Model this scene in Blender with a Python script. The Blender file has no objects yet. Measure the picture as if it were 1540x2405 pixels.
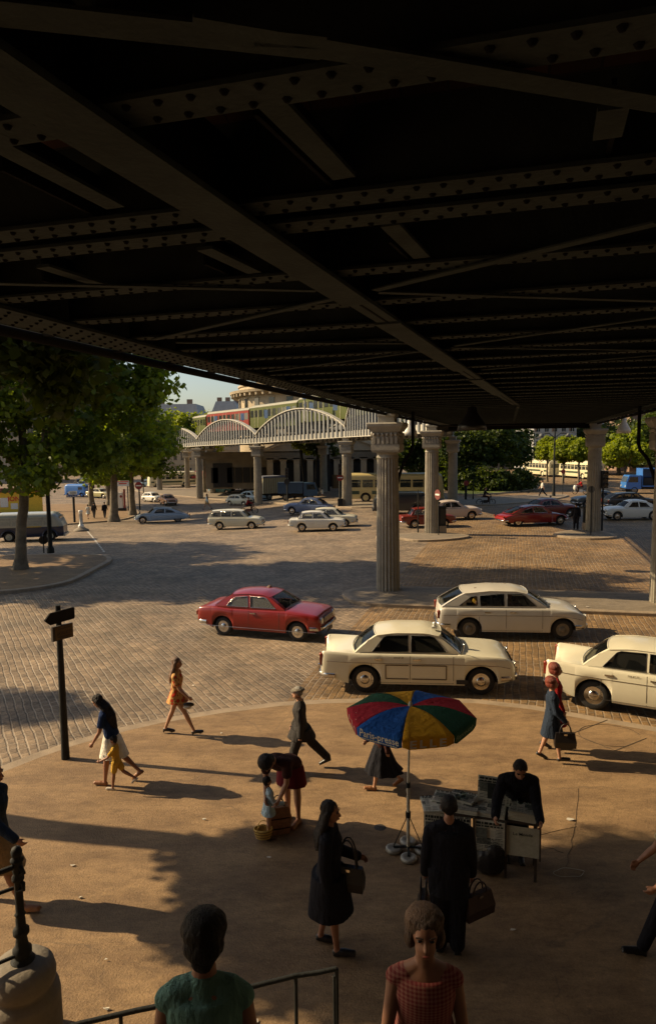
import bpy, bmesh, math, random
import numpy as np
from mathutils import Vector, Matrix
from mathutils.geometry import tessellate_polygon, delaunay_2d_cdt
R = math.radians
random.seed(7); rng = np.random.default_rng(7)
S = bpy.context.scene
COL = S.collection
# ---------------------------------------------------------------- camera
CZ = 5.75; PITCH = R(5.6); ROLL = 0.012; FL = 1603.0; CX, CY = 770.0, 1202.0
F_ = Vector((0, math.cos(PITCH), -math.sin(PITCH)))
R0 = Vector((1, 0, 0)); U0 = Vector((0, math.sin(PITCH), math.cos(PITCH)))
U_ = U0*math.cos(ROLL)+R0*math.sin(ROLL)
R_ = R0*math.cos(ROLL)-U0*math.sin(ROLL)
CP = Vector((0, 0, CZ))
cd = bpy.data.cameras.new('camera'); cam = bpy.data.objects.new('camera', cd); COL.objects.link(cam)
m = Matrix.Identity(4)
for i in range(3):
    m[i][0] = R_[i]; m[i][1] = U_[i]; m[i][2] = -F_[i]; m[i][3] = CP[i]
cam.matrix_world = m
cd.sensor_fit = 'VERTICAL'; cd.sensor_height = 36.0; cd.lens = 24.0; cd.clip_end = 3000; cd.clip_start = .05
S.camera = cam
S.render.resolution_x = 655; S.render.resolution_y = 1024
# ---------------------------------------------------------------- world, sun, exposure
SUN_EL = R(32); SUN_TO = Vector((-0.978, 0.208, 0)).normalized()      # horizontal direction towards the sun
w = bpy.data.worlds.new('World'); S.world = w; w.use_nodes = True
nt = w.node_tree; nt.nodes.clear()
sky = nt.nodes.new('ShaderNodeTexSky'); sky.sky_type = 'NISHITA'; sky.sun_disc = False
sky.sun_elevation = SUN_EL; sky.sun_rotation = math.atan2(SUN_TO.x, SUN_TO.y)
sky.air_density = 1.1; sky.dust_density = 2.0; sky.ozone_density = 1.0; sky.altitude = 50
bg = nt.nodes.new('ShaderNodeBackground'); bg.inputs[1].default_value = 0.08
out = nt.nodes.new('ShaderNodeOutputWorld'); nt.links.new(sky.outputs[0], bg.inputs[0]); nt.links.new(bg.outputs[0], out.inputs[0])
sd = bpy.data.lights.new('sun', 'SUN'); sun = bpy.data.objects.new('sun', sd); COL.objects.link(sun)
sd.energy = 5.0; sd.angle = R(0.6); sd.color = (1.0, .77, .47)
dv = Vector((SUN_TO.x*math.cos(SUN_EL), SUN_TO.y*math.cos(SUN_EL), math.sin(SUN_EL)))
sun.rotation_euler = dv.to_track_quat('Z', 'Y').to_euler(); sun.location = (-60, 20, 60)
S.view_settings.view_transform = 'Standard'; S.view_settings.look = 'None'
S.view_settings.exposure = 0.70; S.view_settings.gamma = 1.0
S.render.engine = 'CYCLES'
# ---------------------------------------------------------------- terrain and pixel helpers
def ss(t): t = min(1, max(0, t)); return t*t*(3-2*t)
def gz(x, y): return -1.6*ss((y-30)/50)*ss((6-x)/22)
def ray(px, py): return (F_ + R_*((px-CX)/FL) - U_*((py-CY)/FL))
def PX(px, py, z=None, dz=0.0):
    """world point on the ground (or the level z) seen at this place of the 1540x2404 photograph"""
    d = ray(px, py)
    if z is not None: t = (z-CZ)/d.z; return CP+d*t
    zz = dz
    for _ in range(12):
        t = (zz-CZ)/d.z; p = CP+d*t; zz = gz(p.x, p.y)+dz
    return Vector((p.x, p.y, zz))
def proj(p):
    q = Vector(p)-CP; zc = q.dot(F_); return CX+FL*q.dot(R_)/zc, CY-FL*q.dot(U_)/zc
def atY(px, py, Y):
    d = ray(px, py); return CP+d*(Y/d.y)
AX = R(15.5)                                   # heading of the viaduct overhead
UD = Vector((math.sin(AX), math.cos(AX), 0)); VD = Vector((math.cos(AX), -math.sin(AX), 0))
def DK(u, v, z): return UD*u+VD*v+Vector((0, 0, z))
def udv(p): return Vector((p.x, p.y, 0)).dot(UD), Vector((p.x, p.y, 0)).dot(VD)
# ---------------------------------------------------------------- materials
MATS = {}
def mat(name, col, rough=.7, metal=0, var=.15, scale=8, bump=0, bscale=None, spec=.5, coat=0, emit=0):
    if name in MATS: return MATS[name]
    m = bpy.data.materials.new(name); m.use_nodes = True; MATS[name] = m
    n = m.node_tree.nodes; l = m.node_tree.links; b = n['Principled BSDF']
    b.inputs['Roughness'].default_value = rough; b.inputs['Metallic'].default_value = metal
    b.inputs['Specular IOR Level'].default_value = spec; b.inputs['Coat Weight'].default_value = coat
    tc = n.new('ShaderNodeTexCoord')
    no = n.new('ShaderNodeTexNoise'); no.inputs['Scale'].default_value = scale; no.inputs['Detail'].default_value = 6; no.inputs['Roughness'].default_value = .65
    l.new(tc.outputs['Object'], no.inputs['Vector'])
    mx = n.new('ShaderNodeMix'); mx.data_type = 'RGBA'
    c = Vector(col[:3])
    mx.inputs[6].default_value = (*(c*(1-var)), 1); mx.inputs[7].default_value = (*[min(1, k) for k in c*(1+var)], 1)
    cr = n.new('ShaderNodeMapRange'); cr.inputs[1].default_value = .3; cr.inputs[2].default_value = .7
    l.new(no.outputs['Fac'], cr.inputs[0]); l.new(cr.outputs[0], mx.inputs[0]); l.new(mx.outputs[2], b.inputs['Base Color'])
    if bump:
        n2 = n.new('ShaderNodeTexNoise'); n2.inputs['Scale'].default_value = bscale or scale*6; n2.inputs['Detail'].default_value = 4
        l.new(tc.outputs['Object'], n2.inputs['Vector'])
        bp = n.new('ShaderNodeBump'); bp.inputs['Strength'].default_value = bump; bp.inputs['Distance'].default_value = .02
        l.new(n2.outputs['Fac'], bp.inputs['Height']); l.new(bp.outputs[0], b.inputs['Normal'])
    if emit:
        b.inputs['Emission Color'].default_value = (*col[:3], 1); b.inputs['Emission Strength'].default_value = emit
    return m
def nodes_of(name, rough=.8):
    m = bpy.data.materials.new(name); m.use_nodes = True; MATS[name] = m
    n = m.node_tree.nodes; l = m.node_tree.links; b = n['Principled BSDF']; b.inputs['Roughness'].default_value = rough
    return m, n, l, b
def ramp(n, pts):
    r = n.new('ShaderNodeValToRGB'); e = r.color_ramp.elements
    e[0].position, e[0].color = pts[0][0], (*pts[0][1], 1); e[1].position, e[1].color = pts[1][0], (*pts[1][1], 1)
    for p, c in pts[2:]:
        k = e.new(p); k.color = (*c, 1)
    return r
def mixc(n, l, fac, a, b, mode='MIX'):
    x = n.new('ShaderNodeMix'); x.data_type = 'RGBA'; x.blend_type = mode
    for s, v in ((0, fac), (6, a), (7, b)):
        if hasattr(v, 'default_value') or hasattr(v, 'links'): l.new(v, x.inputs[s])
        else: x.inputs[s].default_value = v if s == 0 else (*v, 1)
    return x.outputs[2]
def noise(n, l, vec, scale, detail=5, rough=.6):
    t = n.new('ShaderNodeTexNoise'); t.inputs['Scale'].default_value = scale; t.inputs['Detail'].default_value = detail; t.inputs['Roughness'].default_value = rough
    l.new(vec, t.inputs['Vector']); return t.outputs['Fac']
def mrange(n, l, v, a, b, c=0, d=1):
    t = n.new('ShaderNodeMapRange'); l.new(v, t.inputs[0])
    for i, k in enumerate((a, b, c, d)): t.inputs[i+1].default_value = k
    return t.outputs[0]
def road_mat():
    m, n, l, b = nodes_of('stone setts', .72)
    tc = n.new('ShaderNodeTexCoord'); P = tc.outputs['Object']
    sx = n.new('ShaderNodeSeparateXYZ'); l.new(P, sx.inputs[0])
    # wobble
    nz = n.new('ShaderNodeTexNoise'); nz.inputs['Scale'].default_value = 1.3; nz.inputs['Detail'].default_value = 3; l.new(P, nz.inputs['Vector'])
    vs = n.new('ShaderNodeVectorMath'); vs.operation = 'MULTIPLY_ADD'; l.new(nz.outputs['Color'], vs.inputs[0]); vs.inputs[1].default_value = (.10, .10, 0); l.new(P, vs.inputs[2])
    def brick(rot, w_=.24, h=.17):
        mp = n.new('ShaderNodeMapping'); mp.inputs['Rotation'].default_value = (0, 0, rot); l.new(vs.outputs[0], mp.inputs[0])
        br = n.new('ShaderNodeTexBrick'); br.inputs['Scale'].default_value = 1; br.inputs['Brick Width'].default_value = w_; br.inputs['Row Height'].default_value = h
        br.inputs['Mortar Size'].default_value = .022; br.inputs['Mortar Smooth'].default_value = .6; br.inputs['Bias'].default_value = 0
        br.inputs['Color1'].default_value = (.25, .25, .25, 1); br.inputs['Color2'].default_value = (.75, .75, .75, 1); br.inputs['Mortar'].default_value = (.5, .5, .5, 1)
        l.new(mp.outputs[0], br.inputs['Vector']); return br
    b1 = brick(R(15.5+90)); b2 = brick(R(-30+90))
    # mask: inside the strip under the viaduct the courses follow its axis
    dt = n.new('ShaderNodeVectorMath'); dt.operation = 'DOT_PRODUCT'; l.new(P, dt.inputs[0]); dt.inputs[1].default_value = VD
    mk = n.new('ShaderNodeMath'); mk.operation = 'GREATER_THAN'; l.new(dt.outputs['Value'], mk.inputs[0]); mk.inputs[1].default_value = -4.95
    fac = n.new('ShaderNodeMix'); fac.data_type = 'FLOAT'; l.new(mk.outputs[0], fac.inputs[0]); l.new(b2.outputs['Fac'], fac.inputs[2]); l.new(b1.outputs['Fac'], fac.inputs[3])
    tone = mixc(n, l, mk.outputs[0], b2.outputs['Color'], b1.outputs['Color'])
    big = noise(n, l, P, .35, 6, .7); fine = noise(n, l, P, 9, 6, .75); mid = noise(n, l, P, 2.2, 5, .7)
    r1 = ramp(n, [(.2, (.125, .098, .070)), (.8, (.245, .198, .145))]); l.new(tone, r1.inputs[0])
    warm = mixc(n, l, mk.outputs[0], (1.0, .92, .82), (1.0, .78, .46))
    c = mixc(n, l, 1.0, r1.outputs[0], warm, 'MULTIPLY')
    r2 = ramp(n, [(.3, (.55, .55, .55)), (.7, (1.45, 1.4, 1.35))]); l.new(mid, r2.inputs[0]); c = mixc(n, l, .8, c, r2.outputs[0], 'MULTIPLY')
    r3 = ramp(n, [(.38, (.55, .54, .52)), (.62, (1.32, 1.28, 1.2))]); l.new(big, r3.inputs[0]); c = mixc(n, l, .8, c, r3.outputs[0], 'MULTIPLY')
    r4 = ramp(n, [(.3, (.5, .5, .5)), (.7, (1.5, 1.5, 1.5))]); l.new(fine, r4.inputs[0]); c = mixc(n, l, .75, c, r4.outputs[0], 'MULTIPLY')
    # worn joints
    wear = mrange(n, l, noise(n, l, P, .6, 4), .38, .62)
    jc = mixc(n, l, wear, (.34, .285, .21), (.035, .028, .020))
    jm = n.new('ShaderNodeMath'); jm.operation = 'MULTIPLY'; l.new(fac.outputs[0], jm.inputs[0]); jm.inputs[1].default_value = .5
    c = mixc(n, l, jm.outputs[0], c, jc)
    l.new(c, b.inputs['Base Color'])
    h = n.new('ShaderNodeMath'); h.operation = 'MULTIPLY_ADD'; l.new(fac.outputs[0], h.inputs[0]); h.inputs[1].default_value = -1; 
    f2 = n.new('ShaderNodeMath'); f2.operation = 'MULTIPLY'; l.new(fine, f2.inputs[0]); f2.inputs[1].default_value = .9; l.new(f2.outputs[0], h.inputs[2])
    bp = n.new('ShaderNodeBump'); bp.inputs['Strength'].default_value = .8; bp.inputs['Distance'].default_value = .02; l.new(h.outputs[0], bp.inputs['Height']); l.new(bp.outputs[0], b.inputs['Normal'])
    return m
def asphalt_mat(name, c0, c1):
    m, n, l, b = nodes_of(name, .8)
    tc = n.new('ShaderNodeTexCoord'); P = tc.outputs['Object']
    mp = n.new('ShaderNodeMapping'); mp.inputs['Scale'].default_value = (1, 2.6, 1); l.new(P, mp.inputs[0])
    r = ramp(n, [(.38, c0), (.62, c1)]); l.new(noise(n, l, mp.outputs[0], .8, 8, .75), r.inputs[0])
    r4 = ramp(n, [(.34, (.62, .62, .62)), (.66, (1.42, 1.42, 1.42))]); l.new(noise(n, l, P, 45, 5, .9), r4.inputs[0]); c = mixc(n, l, .7, r.outputs[0], r4.outputs[0], 'MULTIPLY')
    r5 = ramp(n, [(.45, (1.08, 1.08, 1.08)), (.66, (.70, .685, .67))]); l.new(noise(n, l, mp.outputs[0], 4, 6, .75), r5.inputs[0]); c = mixc(n, l, .85, c, r5.outputs[0], 'MULTIPLY')
    r6 = ramp(n, [(.66, (1, 1, 1)), (.73, (1.5, 1.45, 1.3))]); l.new(noise(n, l, P, 14, 2, .5), r6.inputs[0]); c = mixc(n, l, .35, c, r6.outputs[0], 'MULTIPLY')
    # thin cracks
    vo = n.new('ShaderNodeTexVoronoi'); vo.feature = 'DISTANCE_TO_EDGE'; vo.inputs['Scale'].default_value = .33
    nz = n.new('ShaderNodeTexNoise'); nz.inputs['Scale'].default_value = 3; l.new(P, nz.inputs['Vector'])
    vs = n.new('ShaderNodeVectorMath'); vs.operation = 'MULTIPLY_ADD'; l.new(nz.outputs['Color'], vs.inputs[0]); vs.inputs[1].default_value = (.5, .5, 0); l.new(P, vs.inputs[2]); l.new(vs.outputs[0], vo.inputs['Vector'])
    k = mrange(n, l, vo.outputs['Distance'], .001, .005, .3, 0)
    gate = mrange(n, l, noise(n, l, P, .5, 2), .5, .6); g = n.new('ShaderNodeMath'); g.operation = 'MULTIPLY'; l.new(k, g.inputs[0]); l.new(gate, g.inputs[1])
    c = mixc(n, l, g.outputs[0], c, (.05, .04, .03))
    l.new(c, b.inputs['Base Color'])
    bp = n.new('ShaderNodeBump'); bp.inputs['Strength'].default_value = .6; bp.inputs['Distance'].default_value = .02; l.new(noise(n, l, P, 45, 5), bp.inputs['Height']); l.new(bp.outputs[0], b.inputs['Normal'])
    return m
def leaf_mat(name, dark, light, trans):
    m, n, l, b = nodes_of(name, .55)
    at = n.new('ShaderNodeAttribute'); at.attribute_name = 'rnd'
    r = ramp(n, [(0, dark), (1, light)]); l.new(at.outputs['Fac'], r.inputs[0]); l.new(r.outputs[0], b.inputs['Base Color'])
    b.inputs['Specular IOR Level'].default_value = .3
    t = n.new('ShaderNodeBsdfTranslucent'); c = mixc(n, l, 1, r.outputs[0], trans, 'MULTIPLY'); l.new(c, t.inputs[0])
    ad = n.new('ShaderNodeMixShader'); ad.inputs[0].default_value = .45; l.new(b.outputs[0], ad.inputs[1]); l.new(t.outputs[0], ad.inputs[2])
    l.new(ad.outputs[0], n['Material Output'].inputs[0]); return m
def glass_mat(name, tint=(.35, .38, .36), clear=.6):
    m, n, l, b = nodes_of(name, .04)
    b.inputs['Base Color'].default_value = (.02, .022, .022, 1); b.inputs['Specular IOR Level'].default_value = .8
    t = n.new('ShaderNodeBsdfTransparent'); t.inputs[0].default_value = (*tint, 1)
    x = n.new('ShaderNodeMixShader'); x.inputs[0].default_value = clear; l.new(b.outputs[0], x.inputs[1]); l.new(t.outputs[0], x.inputs[2])
    l.new(x.outputs[0], n['Material Output'].inputs[0]); return m
def pattern_mat(name, kind, c1, c2, c3=(.5, .4, .1), scale=20):
    m, n, l, b = nodes_of(name, .85); b.inputs['Specular IOR Level'].default_value = .2
    tc = n.new('ShaderNodeTexCoord'); P = tc.outputs['Object']
    if kind == 'gingham':
        sx = n.new('ShaderNodeSeparateXYZ'); l.new(P, sx.inputs[0])
        fs = []
        for o in (1, 2):
            a = n.new('ShaderNodeMath'); a.operation = 'MULTIPLY'; l.new(sx.outputs[o], a.inputs[0]); a.inputs[1].default_value = scale
            f = n.new('ShaderNodeMath'); f.operation = 'FRACT'; l.new(a.outputs[0], f.inputs[0])
            g = n.new('ShaderNodeMath'); g.operation = 'GREATER_THAN'; l.new(f.outputs[0], g.inputs[0]); g.inputs[1].default_value = .5; fs.append(g.outputs[0])
        ad = n.new('ShaderNodeMath'); ad.operation = 'ADD'; l.new(fs[0], ad.inputs[0]); l.new(fs[1], ad.inputs[1])
        h = n.new('ShaderNodeMath'); h.operation = 'MULTIPLY'; l.new(ad.outputs[0], h.inputs[0]); h.inputs[1].default_value = .5
        l.new(mixc(n, l, h.outputs[0], c1, c2), b.inputs['Base Color'])
    else:
        vo = n.new('ShaderNodeTexVoronoi'); vo.inputs['Scale'].default_value = scale; l.new(P, vo.inputs['Vector'])
        r = ramp(n, [(.25, c2), (.54, c1)]); r.color_ramp.interpolation = 'CONSTANT'; e = r.color_ramp.elements.new(.42); e.color = (*c3, 1)
        l.new(vo.outputs['Distance'], r.inputs[0]); l.new(r.outputs[0], b.inputs['Base Color'])
    return m
def print_mat(name, paper=(.74, .72, .60), ink=(.08, .09, .08), scale=1.0, dens=.68):
    """newsprint: columns of tiny grey lines and blocks"""
    m, n, l, b = nodes_of(name, .85); b.inputs['Specular IOR Level'].default_value = .2
    tc = n.new('ShaderNodeTexCoord'); mp = n.new('ShaderNodeMapping'); mp.inputs['Rotation'].default_value = (0, 0, 0); l.new(tc.outputs['UV'], mp.inputs[0])
    br = n.new('ShaderNodeTexBrick'); br.offset = 0; br.inputs['Scale'].default_value = 1; br.inputs['Brick Width'].default_value = .085*scale; br.inputs['Row Height'].default_value = .011*scale
    br.inputs['Mortar Size'].default_value = .0035*scale; br.inputs['Mortar Smooth'].default_value = 0; l.new(mp.outputs[0], br.inputs['Vector'])
    b2 = n.new('ShaderNodeTexBrick'); b2.offset = .35; b2.inputs['Scale'].default_value = 1; b2.inputs['Brick Width'].default_value = .19*scale; b2.inputs['Row Height'].default_value = .105*scale
    b2.inputs['Mortar Size'].default_value = .008*scale; b2.inputs['Color1'].default_value = (0, 0, 0, 1); b2.inputs['Color2'].default_value = (1, 1, 1, 1); b2.inputs['Mortar'].default_value = (.5, .5, .5, 1); l.new(mp.outputs[0], b2.inputs['Vector'])
    txt = mixc(n, l, br.outputs['Fac'], tuple(Vector(paper)*.4), paper)
    k = mrange(n, l, b2.outputs['Color'], dens, dens+.02)
    ph = mixc(n, l, mrange(n, l, noise(n, l, mp.outputs[0], 30, 3), .4, .6), ink, tuple(Vector(paper)*.4))
    c = mixc(n, l, k, txt, ph); c = mixc(n, l, b2.outputs['Fac'], c, paper)
    l.new(c, b.inputs['Base Color']); return m
# ---------------------------------------------------------------- object helpers
def props(o, label=None, cat=None, group=None, kind=None):
    if label: o['label'] = label
    if cat: o['category'] = cat
    if group: o['group'] = group
    if kind: o['kind'] = kind
    return o
def thing(name, label, cat, loc=(0, 0, 0), rz=0, group=None):
    o = bpy.data.objects.new(name, None); COL.objects.link(o); o.location = loc; o.rotation_euler = (0, 0, rz); o.empty_display_size = .2
    return props(o, label, cat, group)
def copy_tree(o, parent=None):
    c = o.copy(); COL.objects.link(c)
    if parent: c.parent = parent
    for ch in list(o.children): copy_tree(ch, c)
    return c
def link_mesh(name, me, parent=None, mats=None):
    if mats: 
        for k in (mats if isinstance(mats, (list, tuple)) else [mats]): me.materials.append(k)
    o = bpy.data.objects.new(name, me); COL.objects.link(o)
    if parent: o.parent = parent
    return o
class MB:
    def __init__(s): s.v = []; s.f = []; s.m = []; s.sm = []; s.uv = None
    def add(s, vs, fs, mi=0, smooth=False):
        o = len(s.v); s.v += [tuple(p) for p in vs]
        for f in fs: s.f.append([i+o for i in f]); s.m.append(mi); s.sm.append(smooth)
        return s
    def box(s, c, d, rz=0, mi=0, M=None):
        vs = []
        for sx, sy, sz in ((-1,-1,-1),(1,-1,-1),(1,1,-1),(-1,1,-1),(-1,-1,1),(1,-1,1),(1,1,1),(-1,1,1)):
            p = Vector((sx*d[0]/2, sy*d[1]/2, sz*d[2]/2))
            if M: p = M @ p
            elif rz: p = Matrix.Rotation(rz, 3, 'Z') @ p
            vs.append(p+Vector(c))
        return s.add(vs, [(0,3,2,1),(4,5,6,7),(0,1,5,4),(1,2,6,5),(2,3,7,6),(3,0,4,7)], mi)
    def bar(s, p, q, w, h, mi=0, up=Vector((0, 0, 1))):
        p = Vector(p); q = Vector(q); d = (q-p).normalized()
        sd_ = d.cross(up)
        if sd_.length < 1e-4: sd_ = d.cross(Vector((1, 0, 0)))
        sd_.normalize(); u = sd_.cross(d).normalized()
        vs = [b+sd_*(a*w/2)+u*(c*h/2) for b in (p, q) for a, c in ((-1,-1),(1,-1),(1,1),(-1,1))]
        return s.add(vs, [(0,1,2,3),(7,6,5,4),(0,4,5,1),(1,5,6,2),(2,6,7,3),(3,7,4,0)], mi)
    def rings(s, rs, caps=True, mi=0, smooth=True, closed=True):
        n = len(rs[0]); vs = [p for r in rs for p in r]; fs = []
        for i in range(len(rs)-1):
            for j in range(n if closed else n-1):
                a = i*n+j; b_ = i*n+(j+1) % n; fs.append((a, b_, b_+n, a+n))
        s.add(vs, fs, mi, smooth)
        if caps:
            s.add(rs[0], [tuple(reversed(range(n)))], mi); s.add(rs[-1], [tuple(range(n))], mi)
        return s
    def cyl(s, p, q, r1, r2=None, n=12, mi=0, smooth=True, caps=True):
        r2 = r1 if r2 is None else r2; p = Vector(p); q = Vector(q); d = (q-p).normalized()
        a = d.orthogonal().normalized(); b_ = d.cross(a)
        rs = [[c+a*(r*math.cos(t))+b_*(r*math.sin(t)) for t in [2*math.pi*k/n for k in range(n)]] for c, r in ((p, r1), (q, r2))]
        return s.rings(rs, caps, mi, smooth)
    def tube(s, pts, rad, n=8, mi=0):
        pts = [Vector(p) for p in pts]; rs = []; a = None
        for i, p in enumerate(pts):
            d = (pts[min(i+1, len(pts)-1)]-pts[max(i-1, 0)]).normalized()
            if a is None: a = d.orthogonal().normalized()
            a = (a-d*a.dot(d)); a = a.normalized() if a.length > 1e-6 else d.orthogonal().normalized()
            b_ = d.cross(a); r = rad[i] if isinstance(rad, (list, tuple)) else rad
            rs.append([p+a*(r*math.cos(t))+b_*(r*math.sin(t)) for t in [2*math.pi*k/n for k in range(n)]])
        return s.rings(rs, True, mi)
    def lathe(s, prof, c=(0, 0, 0), n=24, mi=0, smooth=True, flute=None):
        rs = []
        for r, z in prof:
            rs.append([Vector((c[0]+r*(1-(flute*.5*(1-math.cos(t*20)) if flute and r > .3 else 0))*math.cos(t), c[1]+r*(1-(flute*.5*(1-math.cos(t*20)) if flute and r > .3 else 0))*math.sin(t), c[2]+z)) for t in [2*math.pi*k/n for k in range(n)]])
        return s.rings(rs, True, mi, smooth)
    def ell(s, c, r, M=None, nu=12, nv=8, mi=0):
        vs = []; fs = []
        for i in range(nv+1):
            ph = math.pi*i/nv
            for j in range(nu):
                t = 2*math.pi*j/nu
                p = Vector((r[0]*math.sin(ph)*math.cos(t), r[1]*math.sin(ph)*math.sin(t), r[2]*math.cos(ph)))
                if M: p = M @ p
                vs.append(p+Vector(c))
        for i in range(nv):
            for j in range(nu):
                a = i*nu+j; b_ = i*nu+(j+1) % nu; fs.append((a, a+nu, b_+nu, b_))
        return s.add(vs, fs, mi, True)
    def prism(s, poly, axis_o, ax, ay, az, depth, mi=0):
        """polygon (x,y) list placed at axis_o + x*ax + y*ay, extruded by depth along az"""
        o = Vector(axis_o); a = [o+ax*x+ay*y for x, y in poly]; b_ = [p+az*depth for p in a]; n = len(poly)
        t = tessellate_polygon([[Vector((x, y, 0)) for x, y in poly]])
        s.add(a, [tuple(reversed(k)) for k in t], mi); s.add(b_, [tuple(k) for k in t], mi)
        s.add(a+b_, [(i, (i+1) % n, (i+1) % n+n, i+n) for i in range(n)], mi); return s
    def rivet(s, c, r, h, down=True, mi=0):
        k = 6; z = -h if down else h
        vs = [Vector((c[0]+r*math.cos(6.283*i/k), c[1]+r*math.sin(6.283*i/k), c[2])) for i in range(k)]+[Vector((c[0]+r*.5*math.cos(6.283*i/k), c[1]+r*.5*math.sin(6.283*i/k), c[2]+z)) for i in range(k)]
        return s.add(vs, [(i, (i+1) % k, (i+1) % k+k, i+k) for i in range(k)]+[tuple(range(k, 2*k))], mi, True)
    def xf(s, M):
        s.v = [tuple(M @ Vector(p)) for p in s.v]; return s
    def mesh(s, name):
        me = bpy.data.meshes.new(name); me.from_pydata(s.v, [], s.f)
        if s.m and max(s.m) > 0: me.polygons.foreach_set('material_index', s.m)
        me.polygons.foreach_set('use_smooth', s.sm); me.update(); return me
    def build(s, name, mats, parent=None, label=None):
        me = s.mesh(name); o = link_mesh(name, me, parent, mats)
        if label: o['label'] = label
        return o
def fixnormals(o):
    bm = bmesh.new(); bm.from_mesh(o.data); bmesh.ops.recalc_face_normals(bm, faces=bm.faces); bm.to_mesh(o.data); bm.free(); return o
def bake(o, mods):
    """apply modifiers by evaluating the object"""
    for t, kw in mods:
        md = o.modifiers.new(t.lower(), t)
        for k, v in kw.items(): setattr(md, k, v)
    dg = bpy.context.evaluated_depsgraph_get(); me = bpy.data.meshes.new_from_object(o.evaluated_get(dg))
    o.modifiers.clear(); old = o.data; ms = [k for k in old.materials]; o.data = me
    if not me.materials:
        for k in ms: me.materials.append(k)
    me.polygons.foreach_set('use_smooth', [True]*len(me.polygons)); return o
def remesh(o, vox, smooth=3, fac=.5):
    return bake(o, [('REMESH', dict(mode='VOXEL', voxel_size=vox, adaptivity=0)), ('SMOOTH', dict(factor=fac, iterations=smooth))])
FCACHE = {}
def text2d(s, size=1.0, bold=0.0, shear=0.0):
    """flat lettering -> (verts2d, faces, width); origin at left of the baseline"""
    key = (s, bold, shear)
    if key not in FCACHE:
        cu = bpy.data.curves.new('lettering', 'FONT'); cu.body = s; cu.offset = bold; cu.shear = shear; cu.resolution_u = 2
        ob = bpy.data.objects.new('lettering', cu); COL.objects.link(ob)
        dg = bpy.context.evaluated_depsgraph_get(); me = bpy.data.meshes.new_from_object(ob.evaluated_get(dg))
        vs = [(p.co.x, p.co.y) for p in me.vertices]; fs = [tuple(f.vertices) for f in me.polygons]
        bpy.data.objects.remove(ob); bpy.data.curves.remove(cu); bpy.data.meshes.remove(me); FCACHE[key] = (vs, fs)
    vs, fs = FCACHE[key]; wmax = max([v[0] for v in vs] or [0]); wmin = min([v[0] for v in vs] or [0])
    return [((x-wmin)*size, y*size) for x, y in vs], fs, (wmax-wmin)*size
def put_text(mb, s, o, ax, ay, size, bold=.01, width=None, mi=0, center=True, shear=0):
    vs, fs, w_ = text2d(s, size, bold, shear); k = width/w_ if width else 1
    off = -w_*k/2 if center else 0
    o = Vector(o); mb.add([o+ax*(x*k+off)+ay*y for x, y in vs], fs, mi)
# ================================================================ SETTING
M_ROAD = road_mat()
M_PAVE = asphalt_mat('pavement asphalt', (.15, .090, .041), (.245, .155, .073))
M_KERB = mat('granite kerb', (.25, .19, .125), .75, var=.25, scale=3, bump=.3, bscale=40)
M_ISLE = asphalt_mat('refuge asphalt', (.15, .12, .082), (.21, .17, .12))
M_GRASS = mat('grass green', (.10, .13, .02), .9, var=.4, scale=6, bump=.6, bscale=60)
def grid_axis(a, b, fine, far): return np.concatenate([np.linspace(-far, a, 8)[:-1], np.arange(a, b, fine), np.linspace(b, far, 8)])
xs = grid_axis(-70, 60, 2.0, 1500); ys = grid_axis(-14, 150, 2.0, 2200)
vs = [(x, y, gz(x, y)) for y in ys for x in xs]; nx = len(xs)
fs = [(j*nx+i, j*nx+i+1, (j+1)*nx+i+1, (j+1)*nx+i) for j in range(len(ys)-1) for i in range(nx-1)]
me = bpy.data.meshes.new('road'); me.from_pydata(vs, [], fs); me.polygons.foreach_set('use_smooth', [True]*len(fs))
props(link_mesh('road', me, None, M_ROAD), kind='structure')
def densify(pts, step=1.0, closed=True):
    o = []; n = len(pts)
    for i in range(n if closed else n-1):
        a = Vector(pts[i][:2]); b = Vector(pts[(i+1) % n][:2]); k = max(1, int((b-a).length/step))
        o += [a.lerp(b, t/k) for t in range(k)]
    if not closed: o.append(Vector(pts[-1][:2]))
    return o
def chaikin(pts, n=2):
    for _ in range(n):
        q = []
        for i in range(len(pts)):
            a, b = pts[i], pts[(i+1) % len(pts)]; q += [a.lerp(b, .25), a.lerp(b, .75)]
        pts = q
    return pts
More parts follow.
